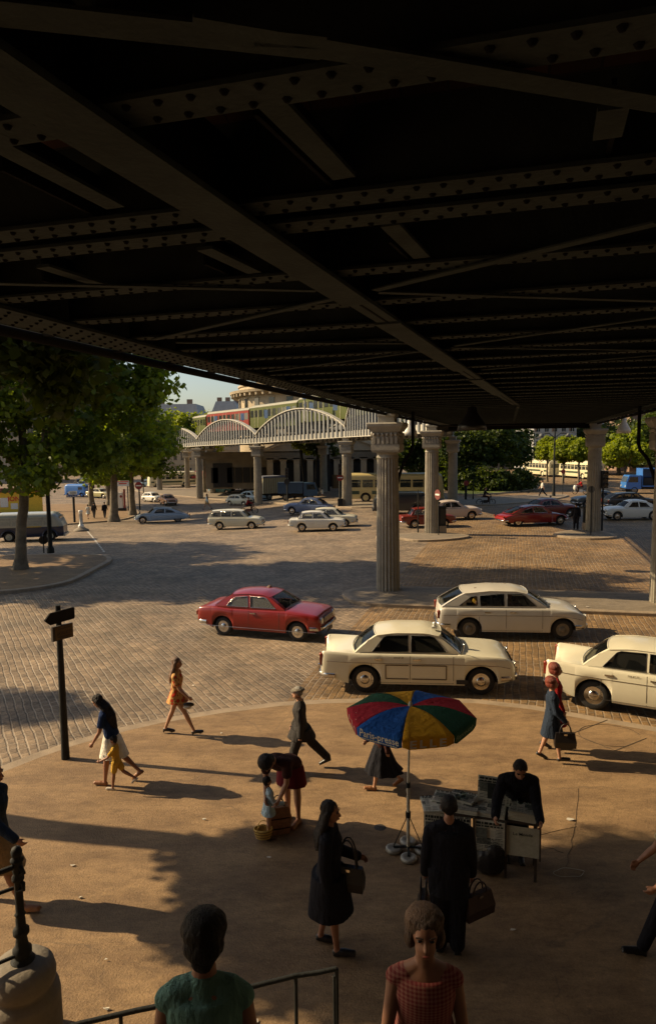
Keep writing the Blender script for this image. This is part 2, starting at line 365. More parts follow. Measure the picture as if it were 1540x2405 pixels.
def slab(name, pts, h=.12, kerb=.26, mtop=None, round_=True, step=1.0, kname='kerb'):
    P = [Vector((p[0], p[1])) for p in pts]
    if round_: P = chaikin(P, 2)
    ar = sum(P[i].x*P[(i+1) % len(P)].y-P[(i+1) % len(P)].x*P[i].y for i in range(len(P)))
    if ar < 0: P.reverse()
    P = densify(P, step); n = len(P)
    inn = []
    for i in range(n):
        t = (P[(i+1) % n]-P[i-1]).normalized(); inn.append(P[i]+Vector((-t.y, t.x))*kerb)
    mb = MB(); z = lambda p, d: (p.x, p.y, gz(p.x, p.y)+d)
    r = [[z(p, -.1) for p in P], [z(p, h-.02) for p in P], [z(P[i].lerp(inn[i], .08), h) for i in range(n)], [z(p, h) for p in inn], [z(p, -.1) for p in inn]]
    mb.rings(r, caps=False, smooth=False); props(fixnormals(mb.build(kname, M_KERB)), kind='structure')
    xs_ = [p.x for p in inn]; ys_ = [p.y for p in inn]; pts2 = list(inn)
    from_poly = inn
    def inside(x, y):
        c = False
        for i in range(n):
            a, b = from_poly[i], from_poly[i-1]
            if (a.y > y) != (b.y > y) and x < (b.x-a.x)*(y-a.y)/(b.y-a.y)+a.x: c = not c
        return c
    g = 2.0
    for x in np.arange(min(xs_)+g, max(xs_), g):
        for y in np.arange(min(ys_)+g, max(ys_), g):
            if inside(x, y) and min((Vector((x, y))-q).length for q in inn) > .4: pts2.append(Vector((x, y)))
    V, E, F, *_ = delaunay_2d_cdt(pts2, [(i, (i+1) % n) for i in range(n)], [], 1, 1e-5)
    me = bpy.data.meshes.new(name); me.from_pydata([(p.x, p.y, gz(p.x, p.y)+h) for p in V], [], [tuple(f) for f in F]); me.update()
    o = link_mesh(name, me, None, mtop or M_ISLE); fixnormals(o)
    if o.data.polygons and o.data.polygons[0].normal.z < 0: o.data.flip_normals()
    return props(o, kind='structure')
def pxs(l, dz=.12): return [PX(x, y, dz=dz) for x, y in l]
near = pxs([(-900, 2150), (-420, 1950), (-160, 1858), (0, 1799), (80, 1768), (162, 1740), (290, 1705), (375, 1686), (520, 1663), (654, 1647), (760, 1641), (967, 1636), (1122, 1641), (1250, 1655), (1389, 1680), (1540, 1706), (1750, 1746), (2300, 1860)])
near = [Vector((p.x, p.y)) for p in near]
plaza = near+[Vector((26, -9)), Vector((-16, -9))]
slab('pavement', plaza, mtop=M_PAVE, round_=False, step=.7)
slab('traffic_island', pxs([(801, 1392), (812, 1402), (831, 1411), (900, 1418), (1035, 1423), (1200, 1428), (1364, 1433), (1540, 1440), (1760, 1448), (1790, 1430), (1760, 1402), (1540, 1392), (1245, 1384), (1073, 1378), (938, 1376), (882, 1376), (835, 1379), (810, 1385)]))
slab('traffic_island', pxs([(880, 1262), (935, 1262), (973, 1268), (1028, 1267), (1078, 1263), (1106, 1258), (1095, 1254), (1057, 1250), (998, 1249), (937, 1252), (885, 1254)]))
slab('traffic_island', pxs([(1292, 1254), (1325, 1259), (1360, 1262), (1400, 1263.5), (1445, 1261), (1449, 1256), (1421, 1247), (1360, 1242), (1310, 1247)]))
slab('traffic_island', pxs([(-220, 1402), (0, 1388), (74, 1381), (148, 1369), (185, 1357), (235, 1330), (272, 1311), (243, 1299), (118, 1300), (-220, 1303)]), mtop=M_PAVE)
slab('pavement', pxs([(-160, 1248), (0, 1240), (145, 1230.5), (270, 1221), (304, 1216), (332, 1203), (318, 1192), (200, 1181), (100, 1184), (-160, 1190)]), mtop=M_PAVE)
slab('pavement', pxs([(313, 1150), (341, 1156), (439, 1165), (507, 1171), (617, 1177), (657, 1181), (793, 1191), (882, 1190), (1076, 1186), (1160, 1184), (1257, 1176), (1338, 1165), (1325, 1158), (1200, 1163), (1060, 1172), (900, 1180), (780, 1178), (700, 1168), (600, 1157), (450, 1147), (313, 1142)]))
0 and slab('pavement', [Vector((-60, 84)), Vector((-26, 78)), Vector((-20, 84)), Vector((-24, 120)), Vector((-32, 160)), Vector((-80, 160))], mtop=M_PAVE)
lawn = pxs([(1066, 1166), (1188, 1159), (1262, 1151), (1255, 1132), (1240, 1122), (1060, 1124), (1050, 1150)], 0)
slab('lawn', lawn, h=.16, mtop=M_GRASS)
# painted lane line on the setts behind the beacon
a, b_ = PX(196, 1236), PX(246, 1297)
mb = MB(); d = (b_-a); sd_ = Vector((-d.y, d.x, 0)).normalized()*.05
for k in range(24):
    p = a+d*(k/24); q = a+d*((k+.72)/24); mb.add([Vector((t.x, t.y, gz(t.x, t.y)+.006)) for t in (p-sd_, p+sd_, q+sd_, q-sd_)], [(0, 3, 2, 1)])
props(mb.build('road_marking', mat('worn white road paint', (.5, .47, .4), .8, var=.4, scale=14)), kind='structure')
# service cover set into the pavement, marked by joints
M_JOINT = mat('dark joint', (.075, .05, .028), .9)
mb = MB(); sq = [PX(x, y, dz=.124) for x, y in ((1342, 1722), (1425, 1690), (1516, 1733), (1443, 1762))]
for i in range(4):
    if i in (1,): continue
    p, q = sq[i], sq[(i+1) % 4]; mb.bar(p, q, .016, .005)
c0 = sum(sq, Vector())/4
for rr in (.5,):
    mb.tube([c0+Vector((rr*math.cos(t)*1.15, rr*math.sin(t), 0)) for t in [2*math.pi*k/40 for k in range(32)]], .004, 4)
props(mb.build('pavement_joint', M_JOINT), kind='structure')
mb = MB()
for (xa, ya), (xb, yb) in (((1350, 1938), (1358, 1850)), ((1235, 1968), (1350, 1940)), ((1350, 1940), (1328, 2035)), ((1235, 1975), (1320, 2000))):
    pa, pb = PX(xa, ya, dz=.122), PX(xb, yb, dz=.122); pts = [pa.lerp(pb, k/8)+Vector((rng.normal()*.012, rng.normal()*.012, 0)) for k in range(9)]; mb.tube(pts, .004, 4)
props(mb.build('pavement_crack', M_JOINT), kind='structure')
mb = MB(); c0 = PX(892, 1943, dz=.118); mb.lathe([(.0, .005), (.08, .006), (.09, .003)], c0, 16); props(mb.build('drain_cover', mat('cast iron', (.05, .042, .035), .6, metal=.4, bump=.5)), 'round iron drain cover set in the pavement left of the parasol foot', 'drain cover')
# paper litter
M_LIT = mat('paper scrap', (.5, .46, .38), .8)
for i, (x, y, s) in enumerate([(480, 1925, .05), (172, 2032, .05), (190, 2108, .045), (632, 2014, .05), (1338, 1925, .09), (1205, 2185, .06), (1168, 1790, .03), (250, 2255, .03), (250, 2370, .05), (600, 2400, .07), (520, 1722, .05), (455, 1610, .06), (1378, 1425, .09), (700, 1180, .12), (1095, 1330, .06)]):
    c = PX(x, y, dz=.126 if y > 1660 else .13 if y < 1500 and y > 1390 else .01); mb = MB()
    s *= .5; pts = [c+Vector((s*(.6+.7*rng.random())*math.cos(t)*1.3, s*(.5+.5*rng.random())*math.sin(t), .003+.022*rng.random())) for t in [6.283*k/6 for k in range(6)]]
    mb.add(pts, [(0, 1, 2), (0, 2, 3), (0, 3, 4), (0, 4, 5)])
    o = mb.build('paper_scrap', M_LIT); props(o, 'small crumpled scrap of white paper lying flat on the ground', 'litter', 'paper scraps littering the square')
# ---------------------------------------------------------------- viaduct overhead
ZD = CZ+1.2
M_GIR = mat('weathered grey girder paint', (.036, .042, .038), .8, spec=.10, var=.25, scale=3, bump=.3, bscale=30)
M_GIRD = mat('dark web and shaded rivet', (.010, .009, .008), .9, spec=.05, var=.3, scale=3)  # darker than the flanges; on rivets the dark stands for shading
def brickvault():
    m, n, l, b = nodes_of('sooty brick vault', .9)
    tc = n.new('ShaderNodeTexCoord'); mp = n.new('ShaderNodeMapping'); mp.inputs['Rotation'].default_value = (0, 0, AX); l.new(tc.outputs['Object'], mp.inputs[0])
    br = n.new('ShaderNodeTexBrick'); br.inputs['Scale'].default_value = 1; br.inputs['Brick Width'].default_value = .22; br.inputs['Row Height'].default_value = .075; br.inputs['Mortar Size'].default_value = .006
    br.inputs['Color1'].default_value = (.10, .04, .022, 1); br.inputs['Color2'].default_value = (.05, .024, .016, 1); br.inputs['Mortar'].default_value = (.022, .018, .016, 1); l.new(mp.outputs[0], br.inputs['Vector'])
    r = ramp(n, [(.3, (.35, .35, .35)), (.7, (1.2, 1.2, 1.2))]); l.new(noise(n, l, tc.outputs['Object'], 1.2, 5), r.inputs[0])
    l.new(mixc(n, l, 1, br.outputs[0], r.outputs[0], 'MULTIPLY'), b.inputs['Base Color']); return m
M_VAULT = brickvault()
via = thing('railway_viaduct', 'dark riveted steel railway viaduct deck roofing the whole upper half of the picture', 'viaduct', DK(15, 0, ZD))
via_m = Matrix.Translation(-via.location)
def vpart(mb, name, mats): mb.xf(via_m); return mb.build(name, mats, via)
def uof(px, py): return udv(PX(px, py, ZD))[0]
uA = uof(560, 548); us = [uA-.34, uA]
k = uA
while k < 46.5: k += 1.07; us.append(k)
k = uA-.34
while k > -12: k -= 1.07; us.insert(0, k)
HW = 4.2
for u in us:
    mb = MB(); mb.bar(DK(u, -HW, ZD+.01), DK(u, HW, ZD+.01), .19, .02)
    mb.bar(DK(u, -HW, ZD+.28), DK(u, HW, ZD+.28), .018, .52)
    if 0 < u < 22:
        for kk in range(int(2*HW/.125)):
            for s_ in (-1, 1):
                p = DK(u+s_*.055, -HW+.1+kk*.125+(.062 if s_ > 0 else 0), ZD); mb.rivet(p, .019, .014, mi=1)  # shading of the rivet heads put into their dark colour
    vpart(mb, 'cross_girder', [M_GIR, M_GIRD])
mb = MB()
for a, c in zip(us[:-1], us[1:]):
    g = c-a; rs = []
    for t in range(7):
        uu = a+g*t/6; zz = ZD+.42+.13*math.sin(math.pi*t/6); rs.append((uu, zz))
    pts = [DK(u, -HW, z) for u, z in rs]+[DK(u, HW, z) for u, z in rs]
    mb.add(pts, [(i, i+1, i+8, i+7) for i in range(6)], 0, True)
mb.bar(DK(us[0]-1, 0, ZD+.72), DK(us[-1], 0, ZD+.72), 2*HW+.4, .25, mi=1)
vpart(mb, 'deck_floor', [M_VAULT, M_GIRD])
# oblique centre girder and the bracing under the cross girders
def lev(x, y, dz): p = PX(x, y, ZD+dz); return p
g0, g1 = lev(0, 172, -.05), lev(1210, 951, -.05); dg_ = (g1-g0).normalized(); g0 = g0-dg_*4
mb = MB(); mb.bar(g0+Vector((0, 0, .02)), g1+Vector((0, 0, .02)), .2, .03); mb.bar(g0+Vector((0, 0, .2)), g1+Vector((0, 0, .2)), .02, .4, 1)
for a, c in ((.16, .32), (.36, .55), (.62, .8)):
    L_ = (g1-g0).length; mb.bar(g0+dg_*L_*a+Vector((0, 0, -.005)), g0+dg_*L_*c+Vector((0, 0, -.005)), .25, .02)
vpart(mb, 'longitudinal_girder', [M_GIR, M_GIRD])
for (xa, ya), (xb, yb), w_ in [((362, 797), (790, 700), .07), ((-60, 664), (742, 682), .07), ((880, 681), (1540, 524), .08), ((890, 686), (1560, 707), .07), ((413, 804), (960, 806), .07), ((1068, 812), (1560, 742), .07), ((1060, 816), (1560, 822), .06), ((630, 872), (985, 825), .06), ((1130, 868), (1560, 832), .06), ((450, 60), (1560, 245), .10), ((-80, 20), (760, 110), .12)]:
    mb = MB(); mb.bar(lev(xa, ya, -.02), lev(xb, yb, -.02), w_, .012); vpart(mb, 'bracing_bar', M_GIR)
for (xa, ya), (xb, yb) in [((598, 198), (808, 414)), ((0, 340), (272, 484)), ((480, 582), (598, 638)), ((915, 526), (990, 602)), ((100, 624), (240, 668)), ((1205, 990), (1216, 952)), ((1440, 250), (1425, 320))]:
    mb = MB(); mb.bar(lev(xa, ya, .03), lev(xb, yb, .03), .11, .02); mb.bar(lev(xa, ya, .15), lev(xb, yb, .15), .02, .22, 1); vpart(mb, 'stringer', [M_GIR, M_GIRD])
for sgn in (-1, 1):
    v0 = sgn*(HW+.16); mb = MB(); u0_, u1_ = us[0]-1, us[-1]
    mb.bar(DK(u0_, v0, ZD-.03), DK(u1_, v0, ZD-.03), .5, .03); mb.bar(DK(u0_, v0, ZD+.6), DK(u1_, v0, ZD+.6), .03, 1.22)
    mb.bar(DK(u0_, v0, ZD+1.2), DK(u1_, v0, ZD+1.2), .4, .03)
    kk = 0
    while 1+kk*.2 < 34:
        for s_ in (-.19, -.07, .07, .19): mb.rivet(DK(1+kk*.2+(.1 if s_ in (-.19, .07) else 0), v0+s_, ZD-.045), .022, .016, mi=1)
        kk += 1
    vpart(mb, 'edge_girder', [M_GIR, M_GIRD])
    # arched lattice above the edge girder, one per span
    for ua, ub in ((us[0]-1, 4.5), (4.5, 25.6), (25.6, us[-1])):
        mb = MB(); n = 16; top = []
        for i in range(n+1):
            t = i/n; uu = ua+(ub-ua)*t; top.append(DK(uu, v0, ZD+1.6+2.6*math.sin(math.pi*t)))
            mb.bar(DK(uu, v0, ZD+1.2), top[-1], .16, .1, up=UD)
            if i: mb.bar(DK(ua+(ub-ua)*(i-1)/n, v0, ZD+1.2), top[-1], .08, .05, up=UD)
        for p, q in zip(top[:-1], top[1:]): mb.bar(p, q, .4, .16)
        vpart(mb, 'arched_lattice', M_GIR)
    # service gangway pipe outside the girder
    mb = MB(); vv = sgn*(HW+.60); mb.tube([DK(u, vv, ZD-.06) for u in (us[0], 15, us[-1])], .055, 8)
    u = 1.0
    while u < us[-1]: mb.bar(DK(u, v0+sgn*.2, ZD-.03), DK(u, vv, ZD-.03), .05, .03); u += 1.3
    vpart(mb, 'service_pipe', M_GIRD)
mb = MB(); mb.bar(DK(us[-1]+.3, -HW-.3, ZD+.15), DK(us[-1]+.3, HW+.3, ZD+.15), .3, .9); vpart(mb, 'end_girder', M_GIRD)
# ---------------------------------------------------------------- stone columns
M_COL = mat('weathered column paint', (.27, .24, .185), .75, var=.22, scale=1.6, bump=.35, bscale=25)
def column(p, ztop, label, rad=.46, rz=AX, pipe=False, group='fluted columns of the railway viaducts', seat=True):
    H = ztop-p.z; k = rad/.46
    t = thing('viaduct_column', label, 'column', p, -rz, group)
    neck = H-1.45*k
    mb = MB(); prof = [(rad*1.0, -.05), (rad*1.0, .02)]+[(rad*(1-.12*(z_/neck)**1.3), z_) for z_ in np.linspace(.1, neck-.22*k, 10)]
    mb.lathe(prof, n=120, flute=.15); mb.lathe([(rad*.93, neck-.22*k), (rad*.95, neck-.17*k), (rad*.86, neck-.12*k), (rad*.86, neck-.05*k), (rad*1.1, neck)], n=32)
    mb.build('shaft', M_COL, t)
    mb = MB()
    def sq(a, b_, z0, z1):  # square frustum
        return mb.rings([[Vector((sx*a, sy*a, z0)) for sx, sy in ((-1,-1),(1,-1),(1,1),(-1,1))], [Vector((sx*b_, sy*b_, z1)) for sx, sy in ((-1,-1),(1,-1),(1,1),(-1,1))]], True, 0, False)
    z = neck; sq(.50*k, .54*k, z, z+.08*k); sq(.54*k, .54*k, z+.08*k, z+.30*k); sq(.50*k, .50*k, z+.3*k, z+.78*k)
    for s in range(4):
        M = Matrix.Rotation(s*math.pi/2, 3, 'Z')
        for i in range(6):
            x = (-.42+i*.168)*k
            mb.box(M @ Vector((x, .52*k, 0))+Vector((0, 0, z+.44*k)), (.10*k, .06*k, .24*k), M=M); mb.ell(M @ Vector((x, .53*k, 0))+Vector((0, 0, z+.67*k)), (.055*k, .055*k, .07*k), nu=8, nv=5)
    sq(.56*k, .60*k, z+.78*k, z+.86*k); sq(.60*k, .68*k, z+.86*k, z+.98*k); sq(.68*k, .68*k, z+.98*k, z+1.06*k); sq(.70*k, .66*k, z+1.06*k, z+1.12*k)
    mb.build('capital', M_COL, t)
    mb = MB(); mb.box((0, 0, (z+1.12*k+H-.1)/2), (.62*k, .62*k, H-.1-z-1.12*k)); mb.box((0, 0, H-.05), (.7*k, .7*k, .1)); mb.build('bearing_block', M_COL, t)
    if pipe:
        mb = MB(); s = 1 if pipe > 0 else -1
        pts = [(s*.95, .1, H+.3), (s*.95, .1, neck+.25), (s*.9, .1, neck+.02), (s*.62, .1, neck-.35), (s*.46, .1, neck-.8), (s*.36, .1, neck-1.2)]
        mb.tube(pts, .06, 8); mb.build('drainpipe', M_GIRD, t)
    return t
c1 = PX(911, 1383, dz=.12)
column(c1, ZD-.05, 'big fluted column on the central refuge, nearest column in the picture', pipe=1)
c1b = PX(1556, 1413, dz=.12); column(c1b, ZD-.05, 'dark fluted column cut by the right edge of the picture', pipe=-1)
c2 = PX(1013, 1250, dz=.12); column(c2, ZD-.05, 'fluted column behind the big one, with a red round sign beside it')
c2b = PX(1391, 1245, dz=.12); column(c2b, ZD-.05, 'fluted column in shade beside the standing man in black')
# ---------------------------------------------------------------- curved viaduct in the distance
M_TRUSS = mat('cream truss paint', (.40, .375, .31), .6, var=.2, scale=1.5)
M_TRUSSD = mat('grey truss paint', (.15, .155, .155), .7, var=.2, scale=1.5)
def groundpt(p, dz=.12): return Vector((p.x, p.y, gz(p.x, p.y)+dz))
f0 = Vector((c2.x-.1, c2.y+.2, 0)); f1 = Vector((PX(815, 1186, dz=.12).x, PX(815, 1186, dz=.12).y, 0))
f2 = atY(604, 1040, 80); f3 = atY(466, 1047, 97); f4 = atY(372, 1055, 116)
fz = [ZD-.5, atY(815, 1026, f1.y).z, f2.z, f3.z, f4.z]
fr = [f0, f1, Vector((f2.x, f2.y, 0)), Vector((f3.x, f3.y, 0)), Vector((f4.x, f4.y, 0))]
b0 = Vector((c2b.x-.2, c2b.y+.2, 0)); p_ = PX(1062, 1178, dz=.12); b1 = Vector((p_.x, p_.y, 0))
b2 = atY(759, 1035, 88); b3 = atY(497, 1047, 106); b4 = atY(438, 1050, 122)
bk = [b0, b1, Vector((b2.x, b2.y, 0)), Vector((b3.x, b3.y, 0)), Vector((b4.x, b4.y, 0))]
cv = thing('railway_viaduct', 'cream lattice railway viaduct with arched tops curving away behind the square', 'viaduct', groundpt(fr[1]))
cvm = Matrix.Translation(-cv.location)
def cpart(mb, name, mats): mb.xf(cvm); return mb.build(name, mats, cv)
def span(A, B, za, zb, h0, h, steep=False):
    d = (B-A).normalized(); nn = Vector((d.y, -d.x, 0)); L = (B-A).length; n = 24
    if nn.dot(Vector((0, -1, 0))) < 0: nn = -nn
    P = lambda t, z: A.lerp(B, t)+Vector((0, 0, za+(zb-za)*t+z))
    def top(t): return h0+(h-h0)*(min(1, math.sin(math.pi*t)**.8*(1.0)) if not steep else min(1, 4*min(t, 1-t)*1.0)**.8)
    mb = MB(); mb.bar(P(0, .28), P(1, .28), .06, .56); mb.bar(P(0, .0), P(1, .0), .45, .06); cpart(mb, 'bottom_chord', M_TRUSS)
    mb = MB()
    for i in range(n): mb.bar(P(i/n, top(i/n)), P((i+1)/n, top((i+1)/n)), .5, .1); mb.bar(P(i/n, top(i/n)-.14), P((i+1)/n, top((i+1)/n)-.14), .08, .24)
    cpart(mb, 'top_chord', M_TRUSS)
    mb = MB()
    for i in range(n+1):
        t = i/n; mb.bar(P(t, .05)+nn*.07, P(t, top(t)-.05)+nn*.07, .30, .12, up=nn)
        if 0 < i < n:
            t2 = (i+1)/n if t < .5 else (i-1)/n
            mb.bar(P(t, top(t)-.1)-nn*.08, P(t2, .1)-nn*.08, .20, .05, up=nn)
    cpart(mb, 'lattice', M_TRUSSD)
for i in range(4):
    span(fr[i], fr[i+1], fz[i]+(0 if i else .0), fz[i+1], 1.0, (5.2, 3.3, 3.2, 3.0)[i], steep=(i == 0))
    if i: span(bk[i+0], bk[i+1], fz[i], fz[i+1], 1.0, (3.4, 3.2, 3.2, 3.0)[i])
mb = MB()
for i in range(4):
    q = [fr[i], fr[i+1], bk[i+1], bk[i]]; zz = [fz[i]+.42, fz[i+1]+.42, fz[i+1]+.42, fz[i]+.42]
    a = [Vector((p.x, p.y, z)) for p, z in zip(q, zz)]; mb.add(a+[p+Vector((0, 0, .35)) for p in a], [(0,1,2,3),(7,6,5,4),(0,4,5,1),(1,5,6,2),(2,6,7,3),(3,7,4,0)])
cpart(mb, 'deck_floor', M_GIRD)
for p, z, lab in ((fr[1], fz[1], 'pale column under the curved viaduct beside the red no-entry sign'), (fr[2], fz[2], 'grey column left of the slatted truck'), (fr[3], fz[3], 'grey column left of the small teal car'), (fr[4], fz[4], 'distant column beside the red traffic light, half behind leaves'),
                  (bk[1], fz[1], 'shaded column left of the garden, right of the cream bus'), (bk[2], fz[2], 'dark column right of the blue truck in front of the stone pavilion'), (bk[3], fz[3], 'dark rear column behind the small pink car'), (bk[4], fz[4], 'farthest dark column under the curved viaduct')):
    column(groundpt(p), z-.03, lab, rad=.48)
# small panels on posts along the top of the curved viaduct
M_PAN = mat('pale blue enamel', (.45, .55, .68), .4)
for x, yt, yb, Y in ((507, 977, 995, 94), (570, 970, 992, 86), (625, 962, 988, 81), (677, 954, 972, 76), (731, 945, 966, 71), (787, 936, 972, 67)):
    p = atY(x, yt, Y); q = atY(x, yb, Y); t = thing('panel_post', 'small pale blue enamel panel on a post above the curved viaduct parapet', 'sign', q, 0, 'blue panels on the curved viaduct')
    h = (p-q).z; mb = MB(); mb.box((0, 0, h*.62), (.42, .06, h*.75)); mb.build('panel', M_PAN, t); mb = MB(); mb.bar((0, .05, -.8), (0, .05, h), .07, .07); mb.build('post', M_TRUSS, t)
# taller signal mast with a lamp box
q = atY(716, 965, 70); t = thing('signal_mast', 'tall railway mast with a pale box on top above the curved viaduct', 'mast', q); mb = MB(); mb.tube([(0, 0, -1), (0, 0, 1.8)], .07); mb.build('post', M_TRUSS, t); mb = MB(); mb.box((0, 0, 1.5), (.5, .3, .6)); mb.box((0, 0, .6), (.12, .12, .3)); mb.build('box', M_PAN, t)
# ---------------------------------------------------------------- train
M_TG = mat('green carriage enamel', (.060, .072, .012), .6, spec=.2, var=.12); M_TR = mat('red carriage enamel', (.19, .018, .009), .6, spec=.2, var=.12); M_TROOF = mat('carriage roof grey', (.25, .24, .18), .7)
M_DGL = mat('dark window glass', (.02, .024, .022), .08, spec=.8); M_TF = mat('cream window frame', (.40, .36, .22), .6)
def train_car(A, B, z, m_, label):
    d = (B-A); L = d.length-.5; t = thing('metro_carriage', label, 'train carriage', A.lerp(B, .5)+Vector((0, 0, z)), math.atan2(d.y, d.x), 'carriages of the train on the curved viaduct')
    mb = MB(); mb.box((0, 0, 1.65), (L, 2.4, 2.5)); mb.build('body', m_, t)
    mb = MB(); rs = []
    for x in (-L/2, L/2): rs.append([Vector((x, 1.2*math.cos(a), 2.9+.45*math.sin(a))) for a in np.linspace(0, math.pi, 9)])
    mb.rings(rs, True); mb.build('roof', M_TROOF, t)
    win = None
    for s in (-1, 1):
        for i in range(10):
            x = -L/2+(i+.5)*L/10; door = i in (1, 4, 7)
            mb = MB(); mb.box((x, s*1.205, 2.15), (L/10*.72, .02, .85)); mb.build('window', M_DGL, t)
            if door: mb = MB(); mb.box((x-.52, s*1.215, 1.55), (.06, .03, 2.3)); mb.box((x+.52, s*1.215, 1.55), (.06, .03, 2.3)); mb.build('door_frame', M_TF, t)
    mb = MB()
    for x in (-L*.33, L*.33):
        for dx in (-.8, .8): mb.cyl((x+dx, -.9, .05), (x+dx, .9, .05), .42, n=14)
    mb.box((0, 0, .3), (L*.9, 1.8, .3)); mb.build('bogie', M_GIRD, t)
tp = [atY(440, 1000, 113), atY(503, 1000, 101), atY(606, 1000, 89.5), atY(722, 1000, 78), atY(858, 1000, 66), (DK(0, 0, 0)+Vector((10.3, 52.5, 0)))]
for i in range(5):
    A, B = [Vector((p.x, p.y, 0)) for p in (tp[i], tp[i+1])]; zf = np.interp((A.y+B.y)/2, [50, 65, 80, 97, 116], [fz[1]+.9, fz[1]+.85, fz[2]+.85, fz[3]+.85, fz[4]+.8])
    train_car(A, B, zf+.75, M_TR if i == 1 else M_TG, ['green carriage at the tail of the train, behind the tree', 'red first class carriage in the middle of the green train', 'green carriage coupled directly behind the red one on its right', 'green carriage disappearing behind the arched lattice', 'green carriage at the right end of the train near the overhead deck'][i])
# ---------------------------------------------------------------- buildings
M_STONE = mat('pale limestone', (.36, .29, .19), .85, var=.2, scale=.5, bump=.2, bscale=4)
M_STONE2 = mat('shade-darkened limestone', (.17, .14, .095), .85, var=.25, scale=.6, bump=.2, bscale=4)  # limestone darkened in colour for shade on the pavilion's lower walls
M_DARK = mat('dark opening', (.018, .016, .014), .9)
M_ZINC = mat('zinc roof', (.20, .21, .22), .5, var=.15, scale=.6)
M_GREY = mat('grey render', (.33, .33, .32), .85, var=.12, scale=.5); M_BRN = mat('brown brick wall', (.20, .13, .09), .9, var=.2, scale=.8)
def building(x0, x1, Y, ztop, label, wallm, depth=12, floors=5, bays=6, yaw=0, roof=True, shut=None, xw=None):
    """block whose front runs between two columns of the picture at distance Y"""
    a, b_ = atY(x0, 1045, Y), atY(x1, 1045, Y); g = min(gz(a.x, a.y), gz(b_.x, b_.y)); W = b_.x-a.x
    t = thing('apartment_building', label, 'building', ((a.x+b_.x)/2, Y, g), yaw); H = ztop-g
    mb = MB(); mb.box((0, depth/2, H/2), (W, depth, H))
    for f in range(1, floors): mb.box((0, -.05, H*f/floors), (W+.1, .2, .15))
    mb.box((0, -.15, H-.15), (W+.5, .6, .3)); mb.build('wall', wallm, t)
    for f in range(floors):
        for i in range(bays):
            x = -W/2+(i+.5)*W/bays; z = H*(f+.52)/floors; hh = H/floors*.52; ww = min(1.3, W/bays*.42)
            w_ = MB().box((x, -.01, z), (ww, .04, hh)).build('window', M_DGL, t)
            mb = MB(); mb.box((x, -.05, z-hh/2-.06), (ww+.3, .16, .1)); mb.box((x, -.035, z), (.07, .03, hh)); mb.build('sill', wallm, w_)
            if shut and (i+f) % 2 == 0: MB().box((x-ww*.72, -.04, z), (ww*.4, .05, hh)).build('shutter', shut, w_)
    if roof:
        mb = MB(); h = 2.6; mb.rings([[Vector((sx*W/2, depth/2+sy*depth/2, H)) for sx, sy in ((-1,-1),(1,-1),(1,1),(-1,1))], [Vector((sx*(W/2-.9), depth/2+sy*(depth/2-1.2), H+h)) for sx, sy in ((-1,-1),(1,-1),(1,1),(-1,1))]], True, 0, False); r_ = mb.build('roof', M_ZINC, t)
        for i in range(max(2, bays//3)):
            x = -W/2+(i+.5)*W/max(2, bays//3); MB().box((x, depth*.5, H+h+.5), (1.2, .6, 1.6)).build('chimney', M_BRN, r_)
    return t
building(500, 560, 175, 14.6, 'low pale building with zinc roof and chimneys left of the rotunda', M_STONE, floors=5, bays=9)
building(-420, 95, 150, 17, 'pale apartment block behind the trees at the far left of the street', M_STONE, floors=6, bays=12)
building(110, 330, 185, 16, 'cream apartment block at the end of the left hand street', M_STONE2, floors=5, bays=12)
building(335, 470, 150, 12.5, 'pale building with tall windows seen between the tree trunks and the distant columns', M_STONE, floors=4, bays=8)
building(1252, 1352, 120, 13.5, 'blue grey plain building above the parked buses', M_GREY, floors=4, bays=5, shut=M_BRN)
building(1478, 1640, 130, 20, 'brown brick block at the right edge above the trees', M_BRN, floors=6, bays=8)
building(1000, 1240, 150, 13, 'low pale building glimpsed through the garden trees', M_STONE2, floors=4, bays=10)
building(1356, 1470, 165, 10, 'low building behind the bright round trees', M_STONE2, floors=3, bays=6)
building(1640, 2300, 100, 15, 'long pale block outside the right edge of the square', M_STONE, floors=5, bays=10)
# unseen station hall behind the camera, added to block light from the sky
t = thing('sky_blocking_hall', 'unseen brick station hall behind the camera, added to block sky light', 'building', (1, -6.5, .1)); mb = MB(); mb.box((0, -3, 7), (34, 14, 14)); mb.box((0, -3, 14.2), (36, 16, .4)); mb.build('wall', M_BRN, t)
for i in range(8):
    w_ = MB().box((-11.4+i*3.25, 4.02, 9.5), (1.6, .06, 3.2)).build('window', M_DGL, t); MB().box((-11.4+i*3.25, 4.08, 7.8), (2.0, .2, .15)).build('sill', M_STONE, w_)
building_right = building(1640, 2300, 100, 15, 'second pale block outside the right edge', M_STONE, floors=5, bays=4) if 0 else None
# posts of the shop frontage by the left edge: awning with yellow posters
p = PX(-60, 1206); t = thing('poster_hoarding', 'yellow hoarding with pasted posters and red lettering behind the left tree', 'hoarding', (p.x, p.y, p.z), R(4))
k = p.y/FL; M_YEL = mat('yellow poster paper', (.62, .42, .03), .7); M_RED = mat('red lettering', (.5, .03, .015), .6); M_MAR = mat('maroon fascia', (.12, .02, .015), .6); M_WPAP = mat('white poster paper', (.6, .6, .55), .7)
W = 150*k; mb = MB(); mb.box((W*.5, .12, 24*k), (W*1.1, .1, 52*k)); mb.build('board', M_YEL, t)
mb = MB(); mb.box((W*.5, .0, 54*k), (W*1.15, .35, 10*k)); mb.build('fascia', M_MAR, t)
for x, w_, z, h in ((48, 14, 25, 26), (62+8, 18, 25, 22), (88+5, 16, 16, 14), (20, 20, 26, 26)):
    MB().box((x*k, .05, z*k), (w_*k, .03, h*k)).build('poster', M_WPAP, t)
